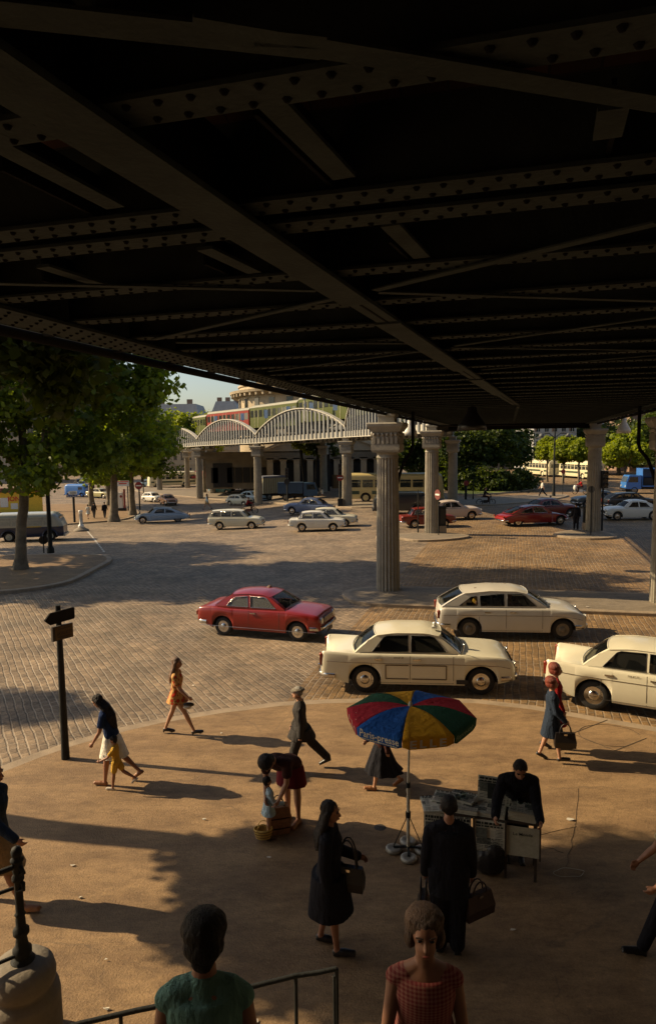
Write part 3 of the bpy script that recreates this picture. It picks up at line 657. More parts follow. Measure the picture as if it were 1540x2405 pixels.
mb = MB(); put_text(mb, 'ION', (93*k, .03, 28*k), Vector((1, 0, 0)), Vector((0, 0, 1)), 16*k, .02); mb.build('lettering', M_RED, t)
# ---- the domed pavilion
RX = atY(742, 1045, 118); rg = gz(RX.x, RX.y)
rot = thing('rotunda', 'round limestone pavilion with porticos behind the curved viaduct', 'building', (RX.x, RX.y, rg))
k = 118/FL; rad = 176*k
def zpx(y, Y=118): return CZ+(1045-y)/FL*Y-rg
mb = MB(); mb.lathe([(rad, 0), (rad, zpx(925, 106)), (rad*1.02, zpx(924, 106)), (rad*1.03, zpx(920, 106)), (rad*1.11, zpx(916, 105)), (rad*1.12, zpx(910, 105)), (rad*1.0, zpx(907, 105)), (rad*.99, zpx(899, 105)), (rad*1.01, zpx(898, 105)), (rad*1.01, zpx(894, 105)), (rad*.97, zpx(893, 105)), (0, zpx(880, 105))], n=64, smooth=False)
for i in range(64):
    a = 2*math.pi*i/64; mb.box((rad*1.05*math.cos(a), rad*1.05*math.sin(a), zpx(921, 106)), (rad*.10, .35, .5), rz=a)
mb.build('drum', M_STONE, rot)
for i in range(26):
    a = 2*math.pi*(i+.3)/26; wdw = MB().box(((rad+.01)*math.cos(a), (rad+.01)*math.sin(a), zpx(943, 106)), (.12, 1.0, 1.5), rz=a).build('window', M_DGL, rot)
    MB().box(((rad+.06)*math.cos(a), (rad+.06)*math.sin(a), zpx(943, 106)-.85), (.3, 1.4, .2), rz=a).build('sill', M_STONE, wdw)
    MB().box(((rad+.06)*math.cos(a), (rad+.06)*math.sin(a), zpx(943, 106)+.85), (.3, 1.3, .14), rz=a).build('frame', M_STONE, wdw)
# lower block and porticos (front faces at y = -22 from the drum centre)
def fx(x, Y): return atY(x, 1045, Y).x-RX.x
Yb = 99; zc = zpx(1062, Yb); zc0 = zpx(1074, Yb)
mb = MB(); xa, xb = fx(478, Yb), fx(905, Yb); yb = Yb-RX.y
mb.box(((xa+xb)/2, yb+8, zc0/2), (xb-xa, 14, zc0)); mb.box(((xa+xb)/2, yb+.9, (zc+zc0)/2), (xb-xa+.8, 1.4, zc-zc0)); mb.box(((xa+xb)/2, yb+.8, zc+.1), (xb-xa+1.4, 2.0, .25)); mb.build('ground_floor', M_STONE2, rot)
mb = MB(); apex = fx(650, Yb); rl, rr_ = fx(618, Yb), fx(900, Yb); mid = (rl+rr_)/2; h = 4.6*.75
mb.prism([(rl, 0), (rr_, 0), (mid, h)], (0, yb-.6, zc+.25), Vector((1, 0, 0)), Vector((0, 0, 1)), Vector((0, 1, 0)), 10)
mb.bar((rl-.3, yb-.8, zc+.3), (mid, yb-.8, zc+h+.45), .5, .3, up=Vector((0, 0, 1))); mb.bar((rr_+.3, yb-.8, zc+.3), (mid, yb-.8, zc+h+.45), .5, .3); mb.build('pediment', M_STONE, rot)
mb = MB(); mb.box(((rl+rr_)/2, yb+.2, zc0+.3), (rr_-rl, 1.6, 1.0)); mb.build('entablature', M_STONE2, rot)
n = 9
for i in range(n):
    x = rl+(rr_-rl)*(i+.5)/n; mb = MB(); mb.box((x, yb-.1, zc0/2-.1), (.85, .8, zc0-.2)); mb.box((x, yb-.1, zc0-.15), (1.15, 1.0, .3)); mb.build('pillar', M_STONE, rot)
    if i < n-1: MB().box((x+(rr_-rl)/n/2, yb+.55, zc0*.42), ((rr_-rl)/n*.52, .9, zc0*.84)).build('shaded_gap', M_DARK, rot)  # dark blocks between the pillars stand for shade in the portico
for i in range(7):
    x = fx(500+i*19, Yb); MB().box((x, yb+.93, zc0*.45), (1.0 if i != 1 else 2.8, .2, zc0*.5 if i != 1 else zc0*.8)).build('window', M_DARK, rot)
# ---------------------------------------------------------------- trees
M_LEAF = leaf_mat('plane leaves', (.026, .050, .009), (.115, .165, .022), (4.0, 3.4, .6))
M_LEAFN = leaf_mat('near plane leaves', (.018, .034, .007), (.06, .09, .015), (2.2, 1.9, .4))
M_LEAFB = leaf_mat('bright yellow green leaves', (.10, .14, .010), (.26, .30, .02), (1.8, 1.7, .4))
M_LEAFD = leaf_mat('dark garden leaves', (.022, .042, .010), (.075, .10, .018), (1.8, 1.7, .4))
M_BARK = mat('plane bark', (.13, .105, .07), .9, var=.45, scale=3, bump=.6, bscale=14)
def leaves(name, blobs, nclump, per, leaf, m_, parent, clump=.75, seed=1, fill=.45):
    r = np.random.default_rng(seed); B = np.array(blobs, float); vol = B[:, 3]*B[:, 4]*B[:, 5]; vol /= vol.sum()
    bi = r.choice(len(B), nclump, p=vol); d = r.normal(size=(nclump, 3)); d /= np.linalg.norm(d, axis=1)[:, None]
    rr = (fill+(1-fill)*r.random(nclump)**.6)[:, None]; cc = B[bi, :3]+d*rr*B[bi, 3:6]
    cs = clump*(.55+.9*r.random(nclump))
    n = nclump*per; ci = np.repeat(np.arange(nclump), per)
    e = r.normal(size=(n, 3)); e /= np.linalg.norm(e, axis=1)[:, None]; q = (r.random(n)**.45)[:, None]
    pos = cc[ci]+e*q*cs[ci][:, None]*np.array([1, 1, .7])
    nrm = e*.6+r.normal(size=(n, 3))*.7+np.array([0, 0, .55]); nrm /= np.linalg.norm(nrm, axis=1)[:, None]
    a = np.cross(nrm, r.normal(size=(n, 3))); a /= np.linalg.norm(a, axis=1)[:, None]; b_ = np.cross(nrm, a)
    s = (leaf*(.6+.8*r.random(n)))[:, None]
    v = np.stack([pos-a*s*.5, pos-b_*s*.42+nrm*s*.08, pos+a*s*.6, pos+b_*s*.42+nrm*s*.08], 1).reshape(-1, 3)
    me = bpy.data.meshes.new(name); me.vertices.add(4*n); me.vertices.foreach_set('co', v.ravel()); me.loops.add(4*n); me.loops.foreach_set('vertex_index', np.arange(4*n, dtype=np.int32))
    me.polygons.add(n); me.polygons.foreach_set('loop_start', np.arange(0, 4*n, 4, dtype=np.int32)); me.polygons.foreach_set('loop_total', np.full(n, 4, dtype=np.int32))
    at = me.attributes.new('rnd', 'FLOAT', 'FACE'); tone = r.random(nclump)*.55; at.data.foreach_set('value', (tone[ci]+r.random(n)*.45).astype(np.float32))
    me.update(); return link_mesh(name, me, parent, m_), cc
def tree(p, blobs, label, leafm, trunk_r=.3, trunk_h=4, lean=(0, 0), ncl=150, per=110, leaf=.2, clump=.8, seed=1, group='plane trees around the square', name='plane_tree', cat='tree', fill=.45, bark=None):
    t = thing(name, label, cat, p, 0, group)
    cr, cc = leaves('crown', blobs, ncl, per, leaf, leafm, t, clump, seed, fill)
    r = random.Random(seed); mb = MB(); top = Vector((lean[0], lean[1], trunk_h)); pts = []; rad = []
    for i in range(9):
        k = i/8; pts.append(Vector((lean[0]*k**1.3+r.uniform(-.04, .04), lean[1]*k**1.3+r.uniform(-.04, .04), trunk_h*k-.05))); rad.append(trunk_r*(1.0-.25*k+.55*max(0, .14-k)/.14))
    mb.tube(pts, rad, 16)
    B = sorted(blobs, key=lambda b: -b[3]*b[4]*b[5])[:7]; ends = [Vector(b[:3])+Vector((r.uniform(-.6, .6), r.uniform(-.6, .6), r.uniform(-.4, .8))) for b in B]
    for e in ends:
        m_ = top.lerp(e, .5)+Vector((r.uniform(-.5, .5), r.uniform(-.5, .5), .5)); pp = [top-Vector((0, 0, .2)), top.lerp(m_, .55), m_, e]; mb.tube(pp, [trunk_r*.55, trunk_r*.4, trunk_r*.28, trunk_r*.08], 8)
        for c in r.sample(list(cc), min(6, len(cc))):
            c = Vector(c)
            if (c-e).length < 5: mb.tube([m_, m_.lerp(c, .6)+Vector((0, 0, .2)), c], [trunk_r*.16, trunk_r*.1, .015], 5)
    mb.build('trunk', bark or M_BARK, t); return t
LT = PX(50, 1335, dz=.12)
tree(LT, [(0, 0, 9.5, 5, 4.5, 4.5), (-4, 1, 8, 4, 4, 3.6), (3.6, .5, 7.8, 3.4, 3.6, 3.2), (1.8, -1.2, 5.6, 3.1, 2.6, 1.7), (-2.5, -1, 5.2, 3.2, 2.6, 1.8), (5.2, 0, 10.3, 3, 3, 3), (0, 0, 13, 4, 4, 2.5)], 'tall plane tree with a bare leaning trunk on the left refuge', M_LEAF, .26, 4.6, lean=(.45, 0), ncl=360, per=130, leaf=.26, clump=.95, seed=3)
for i, (x, y, Rr, hh, lab, lean) in enumerate([(268, 1222, 5.0, 13.5, 'plane tree with flared trunk behind the three strolling people', .3), (312, 1209, 4.6, 13, 'plane tree right of the red and white poster column', .0), (216, 1188, 5.5, 14, 'plane tree with straight trunk beside the small blue van', 0), (258, 1186, 4.5, 13, 'slender plane tree whose trunk stands behind the flared one', 0)]):
    p = PX(x, y, dz=.12); tree(p, [(0, 0, hh-4.5, Rr, Rr, 4.2), (Rr*.55, -1, hh-6.4, Rr*.6, Rr*.6, 2.8), (-Rr*.6, 0, hh-6, Rr*.6, Rr*.6, 3), (Rr*.35, 0, hh-2.4, Rr*.6, Rr*.6, 2.6), (0, -1, hh-8, Rr*.55, Rr*.5, 1.8)], lab, M_LEAF, .40 if i == 0 else .34, 5.4, lean=(lean, 0), ncl=190, per=90, leaf=.34, clump=1.1, seed=10+i)
p = PX(252, 1182, dz=.1); tree(p, [(0, 0, 4.8, 1.4, 1.2, 2.2), (-.4, 0, 3.4, 1.1, 1, 1.0)], 'small sunlit yellow green sapling between the left trunks', M_LEAFB, .07, 3.4, ncl=46, per=60, leaf=.26, clump=.5, seed=21)
p = atY(478, 1060, 108); tree(groundpt(p, 0), [(0, 0, 10.3, 3.6, 3, 3.0), (3, 0, 8.8, 2.6, 2.6, 2.4), (-4, 0, 10, 4, 3, 3)], 'pale distant tree rising behind the tail of the train', M_LEAFB, .25, 6, ncl=90, per=60, leaf=.4, clump=1, seed=24)
# tree standing by the stairs, just outside the left edge: its shade falls over the square
NT = Vector((-9.4, 10.75, .12))
SX = SUN_TO*-1/math.tan(SUN_EL)
blobs = []
for q, (x, y, rx_, dx) in enumerate([(650, 2020, .8, 0), (560, 2075, .5, .3), (720, 1985, .7, .5), (700, 2110, .85, -.6), (610, 2140, .5, .4), (820, 2030, .8, 1.2), (840, 2140, .85, -.8), (700, 2200, .7, .6), (560, 2210, .45, -.2), (600, 2265, .45, 0), (950, 2060, .9, .4), (1000, 2150, 1.0, -1.0), (900, 2220, .9, 1.0), (1120, 2080, 1.0, 1.2), (1180, 2180, 1.1, -.5), (1080, 2250, 1.0, .5), (1280, 2100, 1.1, -1.2), (1380, 2200, 1.2, .8), (1250, 2290, 1.1, 0), (1450, 2100, 1.1, 1.4), (1540, 2180, 1.2, -.8), (1150, 2350, .9, .5), (1500, 2060, .9, .2), (780, 2280, .5, .2), (1400, 2320, 1.2, -.3), (1620, 2080, 1.1, .5)]):
    g_ = PX(x, y, dz=.12); z_ = max(5.2, (g_.x+9.4+dx)/(SX.x)); p_ = g_-SX*z_; blobs.append((p_.x-NT.x, p_.y-NT.y, z_, rx_, rx_*.8, rx_*.75))
tree(NT, blobs+[(5.4, -.7, 7.05, .9, .8, .8), (4.3, -.5, 8.0, 1.5, 1.1, 1.4)], 'near plane tree whose backlit leaves hang in at the left edge', M_LEAFN, .30, 5.2, ncl=820, per=120, leaf=.15, clump=.5, seed=31, fill=.1)
tree(Vector((-13.2, 4.6, .12)), [(1.0, .7, 10.9, 1.5, 1.2, 1.2), (.4, .4, 10.1, 1.4, 1.1, 1.1), (0.2, 0, 12, 1.4, 1.2, 1.1), (0, -2.2, 8.4, 3.2, 2.6, 2.6), (2, -1.6, 7.2, 2.4, 2.0, 1.8), (-1.5, -3.4, 10, 3, 3, 2.2), (2.4, -3.6, 9.4, 2.6, 2.6, 2.2)], 'unseen plane tree added beside the station stairs to shade them', M_LEAFN, .3, 5.4, ncl=420, per=110, leaf=.2, seed=37)  # added out of view, crown shaped to shade the women on the stairs
tree(Vector((-18.2, 17.2, .12)), [(0, 0, 7.2, 1.0, .7, .6), (1.2, -.3, 6.8, .7, .5, .4), (-1, .3, 7.6, .8, .6, .5)], 'small plane tree outside the left edge of the picture', M_LEAFN, .18, 5.4, ncl=40, per=80, leaf=.16, clump=.5, seed=33)
tree(Vector((-23, 31.5, .12)), [(0, 0, 9, 4, 4, 3.6), (3, 0, 7.4, 2.4, 2.4, 2.2), (-3, 0, 8, 3, 3, 3)], 'plane tree at the left edge behind the passing van', M_LEAF, .36, 5, ncl=190, per=90, leaf=.27, clump=.95, seed=35)
tree(Vector((-10.5, 26.2, 0)) if False else Vector((-26, 41, 0)), [(0, 0, 9, 5, 5, 4), (3, 0, 7, 3, 3, 2.6)], 'broad plane tree farther along the left pavement', M_LEAF, .36, 5, ncl=160, per=90, leaf=.3, clump=1.0, seed=36)
# garden trees under the deck
for i, (x, yb_, Y, Rr, zt, lab, lm) in enumerate([(968, 1150, 92, 4.2, 9.5, 'dark garden tree directly right of the big column', M_LEAFD), (1108, 1128, 86, 5.6, 10.5, 'tall shady garden tree with a thick dark trunk', M_LEAFD), (1178, 1130, 92, 3.8, 10.5, 'dark dense tree at the right end of the garden', M_LEAFD), (1040, 1130, 97, 4.4, 9, 'garden tree behind the middle fluted column', M_LEAFD)]):
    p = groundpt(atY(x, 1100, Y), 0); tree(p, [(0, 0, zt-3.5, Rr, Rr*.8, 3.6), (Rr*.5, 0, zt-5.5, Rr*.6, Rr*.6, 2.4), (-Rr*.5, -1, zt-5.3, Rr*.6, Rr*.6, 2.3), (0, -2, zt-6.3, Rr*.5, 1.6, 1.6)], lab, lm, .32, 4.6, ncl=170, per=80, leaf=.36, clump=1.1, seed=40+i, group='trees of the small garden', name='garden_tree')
for i, (x, Y, Rr, zb, zt, lab) in enumerate([(1284, 100, 2.1, 2.7, 6.4, 'round bright green tree above the left parked bus'), (1322, 96, 2.2, 2.6, 6.5, 'round yellow green tree with layered crown between the two buses'), (1358, 94, 1.6, 2.8, 6.0, 'small bright tree close left of the shaded column'), (1466, 80, 3.3, 2.5, 7.1, 'large round bright tree above the blue truck')]):
    p = groundpt(atY(x, 1100, Y), 0); c = (zb+zt)/2; hh = (zt-zb)/2
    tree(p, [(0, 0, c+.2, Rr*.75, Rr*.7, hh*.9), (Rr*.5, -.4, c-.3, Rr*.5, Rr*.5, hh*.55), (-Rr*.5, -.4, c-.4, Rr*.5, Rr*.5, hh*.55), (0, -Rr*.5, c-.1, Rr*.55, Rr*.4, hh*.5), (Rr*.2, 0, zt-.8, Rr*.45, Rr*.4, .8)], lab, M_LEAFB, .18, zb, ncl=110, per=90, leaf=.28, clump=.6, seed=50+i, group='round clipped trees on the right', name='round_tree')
for i, (x, Y, zt, Rr) in enumerate([(1404, 125, 9.6, 4.5), (1452, 118, 9.8, 5), (1520, 112, 8.6, 4.5), (1590, 95, 13, 6), (1350, 135, 9.4, 3)]):
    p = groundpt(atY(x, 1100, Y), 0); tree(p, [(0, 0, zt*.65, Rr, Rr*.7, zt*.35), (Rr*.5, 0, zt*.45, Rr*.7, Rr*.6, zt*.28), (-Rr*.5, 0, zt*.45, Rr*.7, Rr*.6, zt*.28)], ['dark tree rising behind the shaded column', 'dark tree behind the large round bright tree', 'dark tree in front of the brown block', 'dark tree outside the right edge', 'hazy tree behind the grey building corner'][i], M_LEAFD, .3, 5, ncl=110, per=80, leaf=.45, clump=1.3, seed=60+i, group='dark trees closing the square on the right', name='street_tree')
for i, x in enumerate((716, 742, 768)):
    p = groundpt(atY(x, 1100, 92-i), 0); tree(p, [(0, 0, 6.3, 1.3, 1.2, 1.1), (.8, 0, 5.2, .7, .7, .6)], ['thin dark tree left of three before the pavilion portico', 'middle thin tree before the pavilion portico', 'right thin tree before the pavilion portico'][i], M_LEAFD if i else M_LEAFB, .26, 5.6, lean=((-.5, .3, .2)[i], 0), ncl=26, per=50, leaf=.3, clump=.5, seed=70+i, group='thin trees before the pavilion', name='street_tree', bark=M_DARK)
# hedge round the garden
mbh = [atY(x, 1120, Y) for x, Y in ((1066, 84), (1100, 82), (1140, 81), (1175, 80.5), (1205, 81), (1228, 82))]
h_, _ = leaves('hedge', [(p.x, p.y, 1.4, 2.0, 1.5, 1.4) for p in mbh], 170, 90, .3, M_LEAFD, None, .8, 81, .2)
props(h_, 'long dark clipped hedge bordering the garden behind the lawn strip', 'hedge')
t = thing('apartment_building', 'unseen tall stone block right of the picture, added to block sky light', 'building', (30, 8, 0)); mb = MB(); mb.box((6, 0, 9.5), (12, 46, 19)); mb.build('wall', M_STONE2, t)  # block out of view, put here to darken the plaza
for f in range(5):
    for i in range(9): w_ = MB().box((-.01, -20+i*5, 3+f*3.4), (.05, 1.3, 2)).build('window', M_DGL, t); MB().box((-.08, -20+i*5, 1.9+f*3.4), (.2, 1.6, .12)).build('sill', M_STONE, w_)
MB().box((6, 0, 20), (10, 44, 2)).build('roof', M_ZINC, t)
for i, (x, y) in enumerate(((15.5, 4.5), (17.5, 12))): tree(Vector((x, y, .12)), [(0, 0, 8.6, 3.8, 3.6, 3.2), (-1.6, -1, 7, 2.6, 2.6, 2), (1.6, 1, 10.5, 3, 3, 2.2)], ['unseen plane tree right of the stairs, added to block sky light', 'unseen plane tree by the right hand kerb, added to block sky light'][i], M_LEAFN, .3, 5, ncl=150, per=90, leaf=.22, seed=90+i)  # added crowns out of view that hold back sky light from the right
# ================================================================ VEHICLES
M_GLASS = glass_mat('car window glass', (.62, .63, .60), .68)
M_CHR = mat('chrome', (.55, .52, .48), .18, metal=1, var=.05); M_TYRE = mat('tyre rubber', (.018, .017, .016), .85, var=.3, scale=20); M_INT = mat('car interior', (.022, .018, .015), .9)
M_SEAT = mat('seat vinyl', (.07, .045, .03), .7); M_SEAM = mat('panel gap', (.03, .025, .02), .9); M_TAIL = mat('tail lamp red', (.22, .02, .006), .35); M_LAMP = mat('headlamp glass', (.55, .55, .5), .1, spec=.8)
M_BLKP = mat('black paint', (.012, .012, .013), .35); M_HUBI = mat('wheel steel', (.16, .145, .12), .45, metal=.5)
def paint(name, c, rough=.28, var=.05): return mat(name, c, rough, var=var, scale=1.3, coat=.35, bump=.02, bscale=60)
def pch(pts, x):
    X = [p[0] for p in pts]; Z = [p[1] for p in pts]; n = len(X)
    if x <= X[0]: return Z[0]
    if x >= X[-1]: return Z[-1]
    h = [X[i+1]-X[i] for i in range(n-1)]; d = [(Z[i+1]-Z[i])/h[i] for i in range(n-1)]
    m = [d[0]]+[0 if d[i-1]*d[i] <= 0 else 2*d[i-1]*d[i]/(d[i-1]+d[i]) for i in range(1, n-1)]+[d[-1]]
    i = max(k for k in range(n-1) if X[k] <= x); t = (x-X[i])/h[i]
    return (1+2*t)*(1-t)**2*Z[i]+t*(1-t)**2*h[i]*m[i]+t*t*(3-2*t)*Z[i+1]+t*t*(t-1)*h[i]*m[i+1]
def wheel(mb_t, mb_h, c, r, sgn, w=.17, cap='full'):
    c = Vector(c); s = sgn
    prof = [(r*.60, -.02), (r*.62, w), (r*.66, w-.0), (r*.88, w-.005), (r*.97, w-.02), (r, w-.05), (r, .05), (r*.97, .02), (r*.85, 0), (r*.6, 0)]
    rs = []
    for rr, y in prof: rs.append([c+Vector((rr*math.cos(t), s*(y-w), rr*math.sin(t))) for t in [2*math.pi*k/28 for k in range(28)]])
    mb_t.rings(rs, False)
    prof = [(r*.62, -.012), (r*.60, -.03), (r*.54, -.035), (r*.50, -.02), (r*.34, -.012), (r*.32, .002), (r*.22, .014), (0.01, .02)]
    rs = [[c+Vector((rr*math.cos(t), s*y, rr*math.sin(t))) for t in [2*math.pi*k/24 for k in range(24)]] for rr, y in prof]
    mb_h.rings(rs, True)
def car(sp, label, paintm, name='parked_car', cat='car', group=None, full=True, trim=True):
    L, W, xf, xr, rw = sp['L'], sp['W'], sp['xf'], sp['xr'], sp['rw']; sill = sp.get('sill', .24); hl = L/2
    t = thing(name, label, cat, (0, 0, 0), 0, group)
    RA = rw+.055
    def arch(x):
        z = sill
        for a, on in ((xf, True), (xr, not sp.get('skirt'))):
            if on and abs(x-a) < RA: z = max(z, rw+math.sqrt(RA*RA-(x-a)**2))
        if sp.get('skirt') and abs(x-xr) < RA: z = max(z, min(rw+.02, rw+math.sqrt(RA*RA-(x-xr)**2)))
        e = (.20 if x < 0 else .13)*max(0, (abs(x)-hl*.72)/(hl*.28)); return max(z, sill+e)
    def Wx(x):
        e = max(0, (abs(x)-hl*.62)/(hl*.38)); q = max(0, (abs(x)-(hl-.16))/.16); return W*(1-.055*e**2-.05*q**3)
    xs_ = set(np.round(np.linspace(-hl, hl, 56), 3)) | {-hl+.02, -hl+.05, hl-.02, hl-.05}
    for a in (xf, xr): xs_ |= {round(a+RA*math.cos(th)*1.0001, 4) for th in np.linspace(0, math.pi, 17)} | {round(a-RA-.004, 4), round(a+RA+.004, 4)}
    c0, c1_ = sp['rail'][0][0]+.12, sp['rail'][-1][0]-.05
    xs_ |= {c0, c1_, c0+.01, c1_-.01}; xs_ = sorted(x for x in xs_ if -hl <= x <= hl)
    rs = []; und = []
    for x in xs_:
        zb, zs, zt, w = arch(x), pch(sp['sh'], x), pch(sp['top'], x), Wx(x)
        zb = min(zb, zs-.06); h = zs-zb
        half = [(w*.955, zb), (w*.99, zb+.12*h), (w*1.0, zb+.5*h), (w*.992, zb+.72*h), (w*.972, zs-.07*h-.02), (w*.95, zs-.012), (w*.915, zs)]
        inner = [(w*.84, zs+(zt-zs)*.35), (w*.6, zs+(zt-zs)*.8), (w*.3, zt), (0, zt+.01)]
        if c0+.005 < x < c1_-.005: inner = [(w*.84, zs-.03), (w*.8, zs-.35), (w*.3, zs-.36), (0, zs-.36)]
        ring = [Vector((x, -y, z)) for y, z in half+inner]+[Vector((x, y, z)) for y, z in reversed(half+inner[:-1])]
        rs.append(ring); und.append([Vector((x, -w*.955, zb)), Vector((x, w*.955, zb))])
    mb = MB(); n = len(rs[0]); o = 0; mb.v = [tuple(p) for r in rs for p in r]
    for i in range(len(rs)-1):
        cab = xs_[i] > c0-.001 and xs_[i+1] < c1_+.001
        for j in range(n-1):
            a = i*n+j; mb.f.append([a, a+n, a+n+1, a+1]); mb.m.append(1 if cab and 6 <= j < n-7 else 0); mb.sm.append(True)
    mb.add(rs[0], [tuple(range(n))], 0); mb.add(rs[-1], [tuple(reversed(range(n)))], 0)
    mb.rings(und, False, 2, False, closed=False)
    mb.build('body', [paintm, M_INT, M_SEAM], t)
    MB().box(((xf+xr)/2, 0, sill+.14), (xf-xr+2*RA+.1, W*1.35, .24)).build('chassis', M_SEAM, t)
    # greenhouse
    rail = sp['rail']; zb0 = sp['belt']; zr = max(z for _, z in rail); wb, wr = W*sp.get('wb', .90), W*sp.get('wr', .70)
    def hw(x, z):
        k = max(0, min(1, (z-zb0)/(zr-zb0))); e = max(0, (abs(x-.0)-.5)/1.5); return (wb+(wr-wb)*k**1.15)*(1-.04*e*e)
    P3 = lambda x, z, s, off=0: Vector((x, s*(hw(x, z)+off), z))
    outl = []
    for i in range(len(rail)-1):
        (xa, za), (xb, zb_) = rail[i], rail[i+1]; k = 4; outl += [(xa+(xb-xa)*q/k, za+(zb_-za)*q/k) for q in range(k)]
    outl.append(rail[-1]); outl += [(rail[-1][0]+(rail[0][0]-rail[-1][0])*q/6, zb0-.02+(.0)) for q in range(0, 7)]
    polys = [[Vector((x, z, 0)) for x, z in outl]]
    for wn in sp['wins']: polys.append([Vector((x, z, 0)) for x, z in wn])
    tri = tessellate_polygon(polys); allp = [p for q in polys for p in q]
    mb = MB()
    for s in (-1, 1):
        mb.add([P3(p.x, p.y, s) for p in allp], [tuple(f) for f in tri], 0, False)
        mb.add([P3(p.x, p.y, s, -.03) for p in allp], [tuple(f) for f in tri], 1, False)
        for q in polys[1:]:
            a = [P3(p.x, p.y, s) for p in q]; b_ = [P3(p.x, p.y, s, -.03) for p in q]; k = len(q); mb.add(a+b_, [(i, (i+1) % k, (i+1) % k+k, i+k) for i in range(k)], 0)
    mb.build('pillars', [paintm, M_INT], t)
    for wi, wn in enumerate(sp['wins']):
        for s in (-1, 1):
            f = tessellate_polygon([[Vector((x, z, 0)) for x, z in wn]]); wo = MB().add([P3(x, z, s, -.015) for x, z in wn], [tuple(k) for k in f]).build('window', sp.get('glass', M_GLASS), t)
            if trim: MB().tube([P3(x, z, s, .004) for x, z in wn]+[P3(*wn[0], s, .004)], .009, 5).build('frame', M_CHR if sp.get('chrome', 1) else M_BLKP, wo)
    ti = [i for i, (x, z) in enumerate(rail) if z > zr-.11]; xr0, xr1 = rail[ti[0]][0], rail[ti[-1]][0]; crown = sp.get('crown', .06)
    def rz(x): return np.interp(x, [p[0] for p in rail], [p[1] for p in rail])
    rs = []
    for q in range(13):
        x = xr0+(xr1-xr0)*q/12; z = rz(x); e = min(q, 12-q)/12; cr = crown*min(1, .55+e*3)
        row = []
        for k in range(-8, 9):
            u = k/8; y = u*(hw(x, z)+.004); bow = (.07 if q > 6 else -.07)*(abs(q-6)/6)**2*(1-u*u); row.append(Vector((x+bow, y, z+cr*(1-abs(u)**2.6)-.0)))
        rs.append(row)
    mb = MB(); mb.rings(rs, False, 0, True, closed=False); mb.rings([[p-Vector((0, 0, .03)) for p in r] for r in rs], False, 1, True, closed=False)
    roof_ = mb.build('roof', [paintm, M_INT], t)
    if trim:
        mb = MB()
        for s in (0, -1): mb.tube([r[s]+Vector((0, 0, -.004)) for r in rs], .012, 5)
        mb.build('gutter', paintm, roof_)
    # windscreen and rear window between the pillars
    for nm, base, topi in (('windscreen', rail[-1], 12), ('rear_window', rail[0], 0)):
        fr_ = base is rail[-1]; sg = 1 if fr_ else -1; tr = rs[topi]; br_ = []
        for k in range(-8, 9):
            u = k/8; br_.append(Vector((base[0]+sg*.10*(1-u*u), u*hw(base[0], zb0)*.99, max(base[1], zb0)+.005)))
        def lerprow(f): return [a.lerp(b_, f)+Vector((sg*.03*math.sin(math.pi*f), 0, 0)) for a, b_ in zip(br_, tr)]
        inset = lambda r, k: [p for p in r[k:len(r)-k]]
        mb = MB(); mb.rings([inset(lerprow(f), 1) for f in (.04, .25, .5, .75, .96)], False, 0, True, closed=False); g_ = mb.build(nm, M_GLASS, t)
        mb = MB(); full_ = [lerprow(f) for f in (0, .25, .5, .75, 1)]
        for a, b_ in ((0, 1), (15, 16)): mb.rings([[r[a], r[b_]] for r in full_], False, 0, False, closed=False)
        mb.tube(lerprow(.02)[1:-1], .016, 5); mb.tube(lerprow(.98)[1:-1], .014, 5); mb.build('frame', paintm, g_)
        if fr_ and full:
            mb = MB(); 
            for yy in (-.42, .08): mb.tube([lerprow(.03)[8]+Vector((.02, yy, .01)), lerprow(.35)[8]+Vector((.03, yy+.28, .01))], .007, 4)
            mb.build('wiper', M_BLKP, g_)
    # seats
    mb = MB(); cx = (rail[0][0]+rail[-1][0])/2
    for xx, w_ in ((cx+.12, .5),):
        for yy in (-.33, .33): mb.box((xx, yy, zb0-.05), (.14, .46, .40)); mb.ell((xx, yy, zb0+.14), (.08, .22, .09))
    mb.box((cx-.72, 0, zb0-.07), (.16, 1.1, .34)); mb.build('seats', M_SEAT, t)
    mb = MB(); tcx = Vector((rail[-1][0]-.42, .34, zb0-.02)); mb.tube([tcx+Vector((-.08*math.sin(a), .19*math.cos(a), .17*math.sin(a))) for a in np.linspace(0, 6.283, 18)], .012, 5); mb.build('steering_wheel', M_BLKP, t)
    # wheels
    for ax_ in (xf, xr):
        for s in (-1, 1):
            a, b_ = MB(), MB(); wheel(a, b_, (ax_, s*(W-.075), rw), rw, s); wo = a.build('wheel', M_TYRE, t); b_.build('hubcap', sp.get('hub', M_CHR), wo)
    # bumpers, lamps, trim
    def end_curve(sg, z, k=1.0, out=.05):
        ww = Wx(sg*hl); return [Vector((sg*(hl-.32), -(ww*1.03+.03), z)), Vector((sg*(hl-.1), -(ww*1.02+.02), z)), Vector((sg*(hl+out-.01), -ww*.85, z)), Vector((sg*(hl+out+.02), 0, z)), Vector((sg*(hl+out-.01), ww*.85, z)), Vector((sg*(hl-.1), ww*1.02+.02, z)), Vector((sg*(hl-.32), ww*1.03+.03, z))]
    zbm = sp.get('bump', .42)
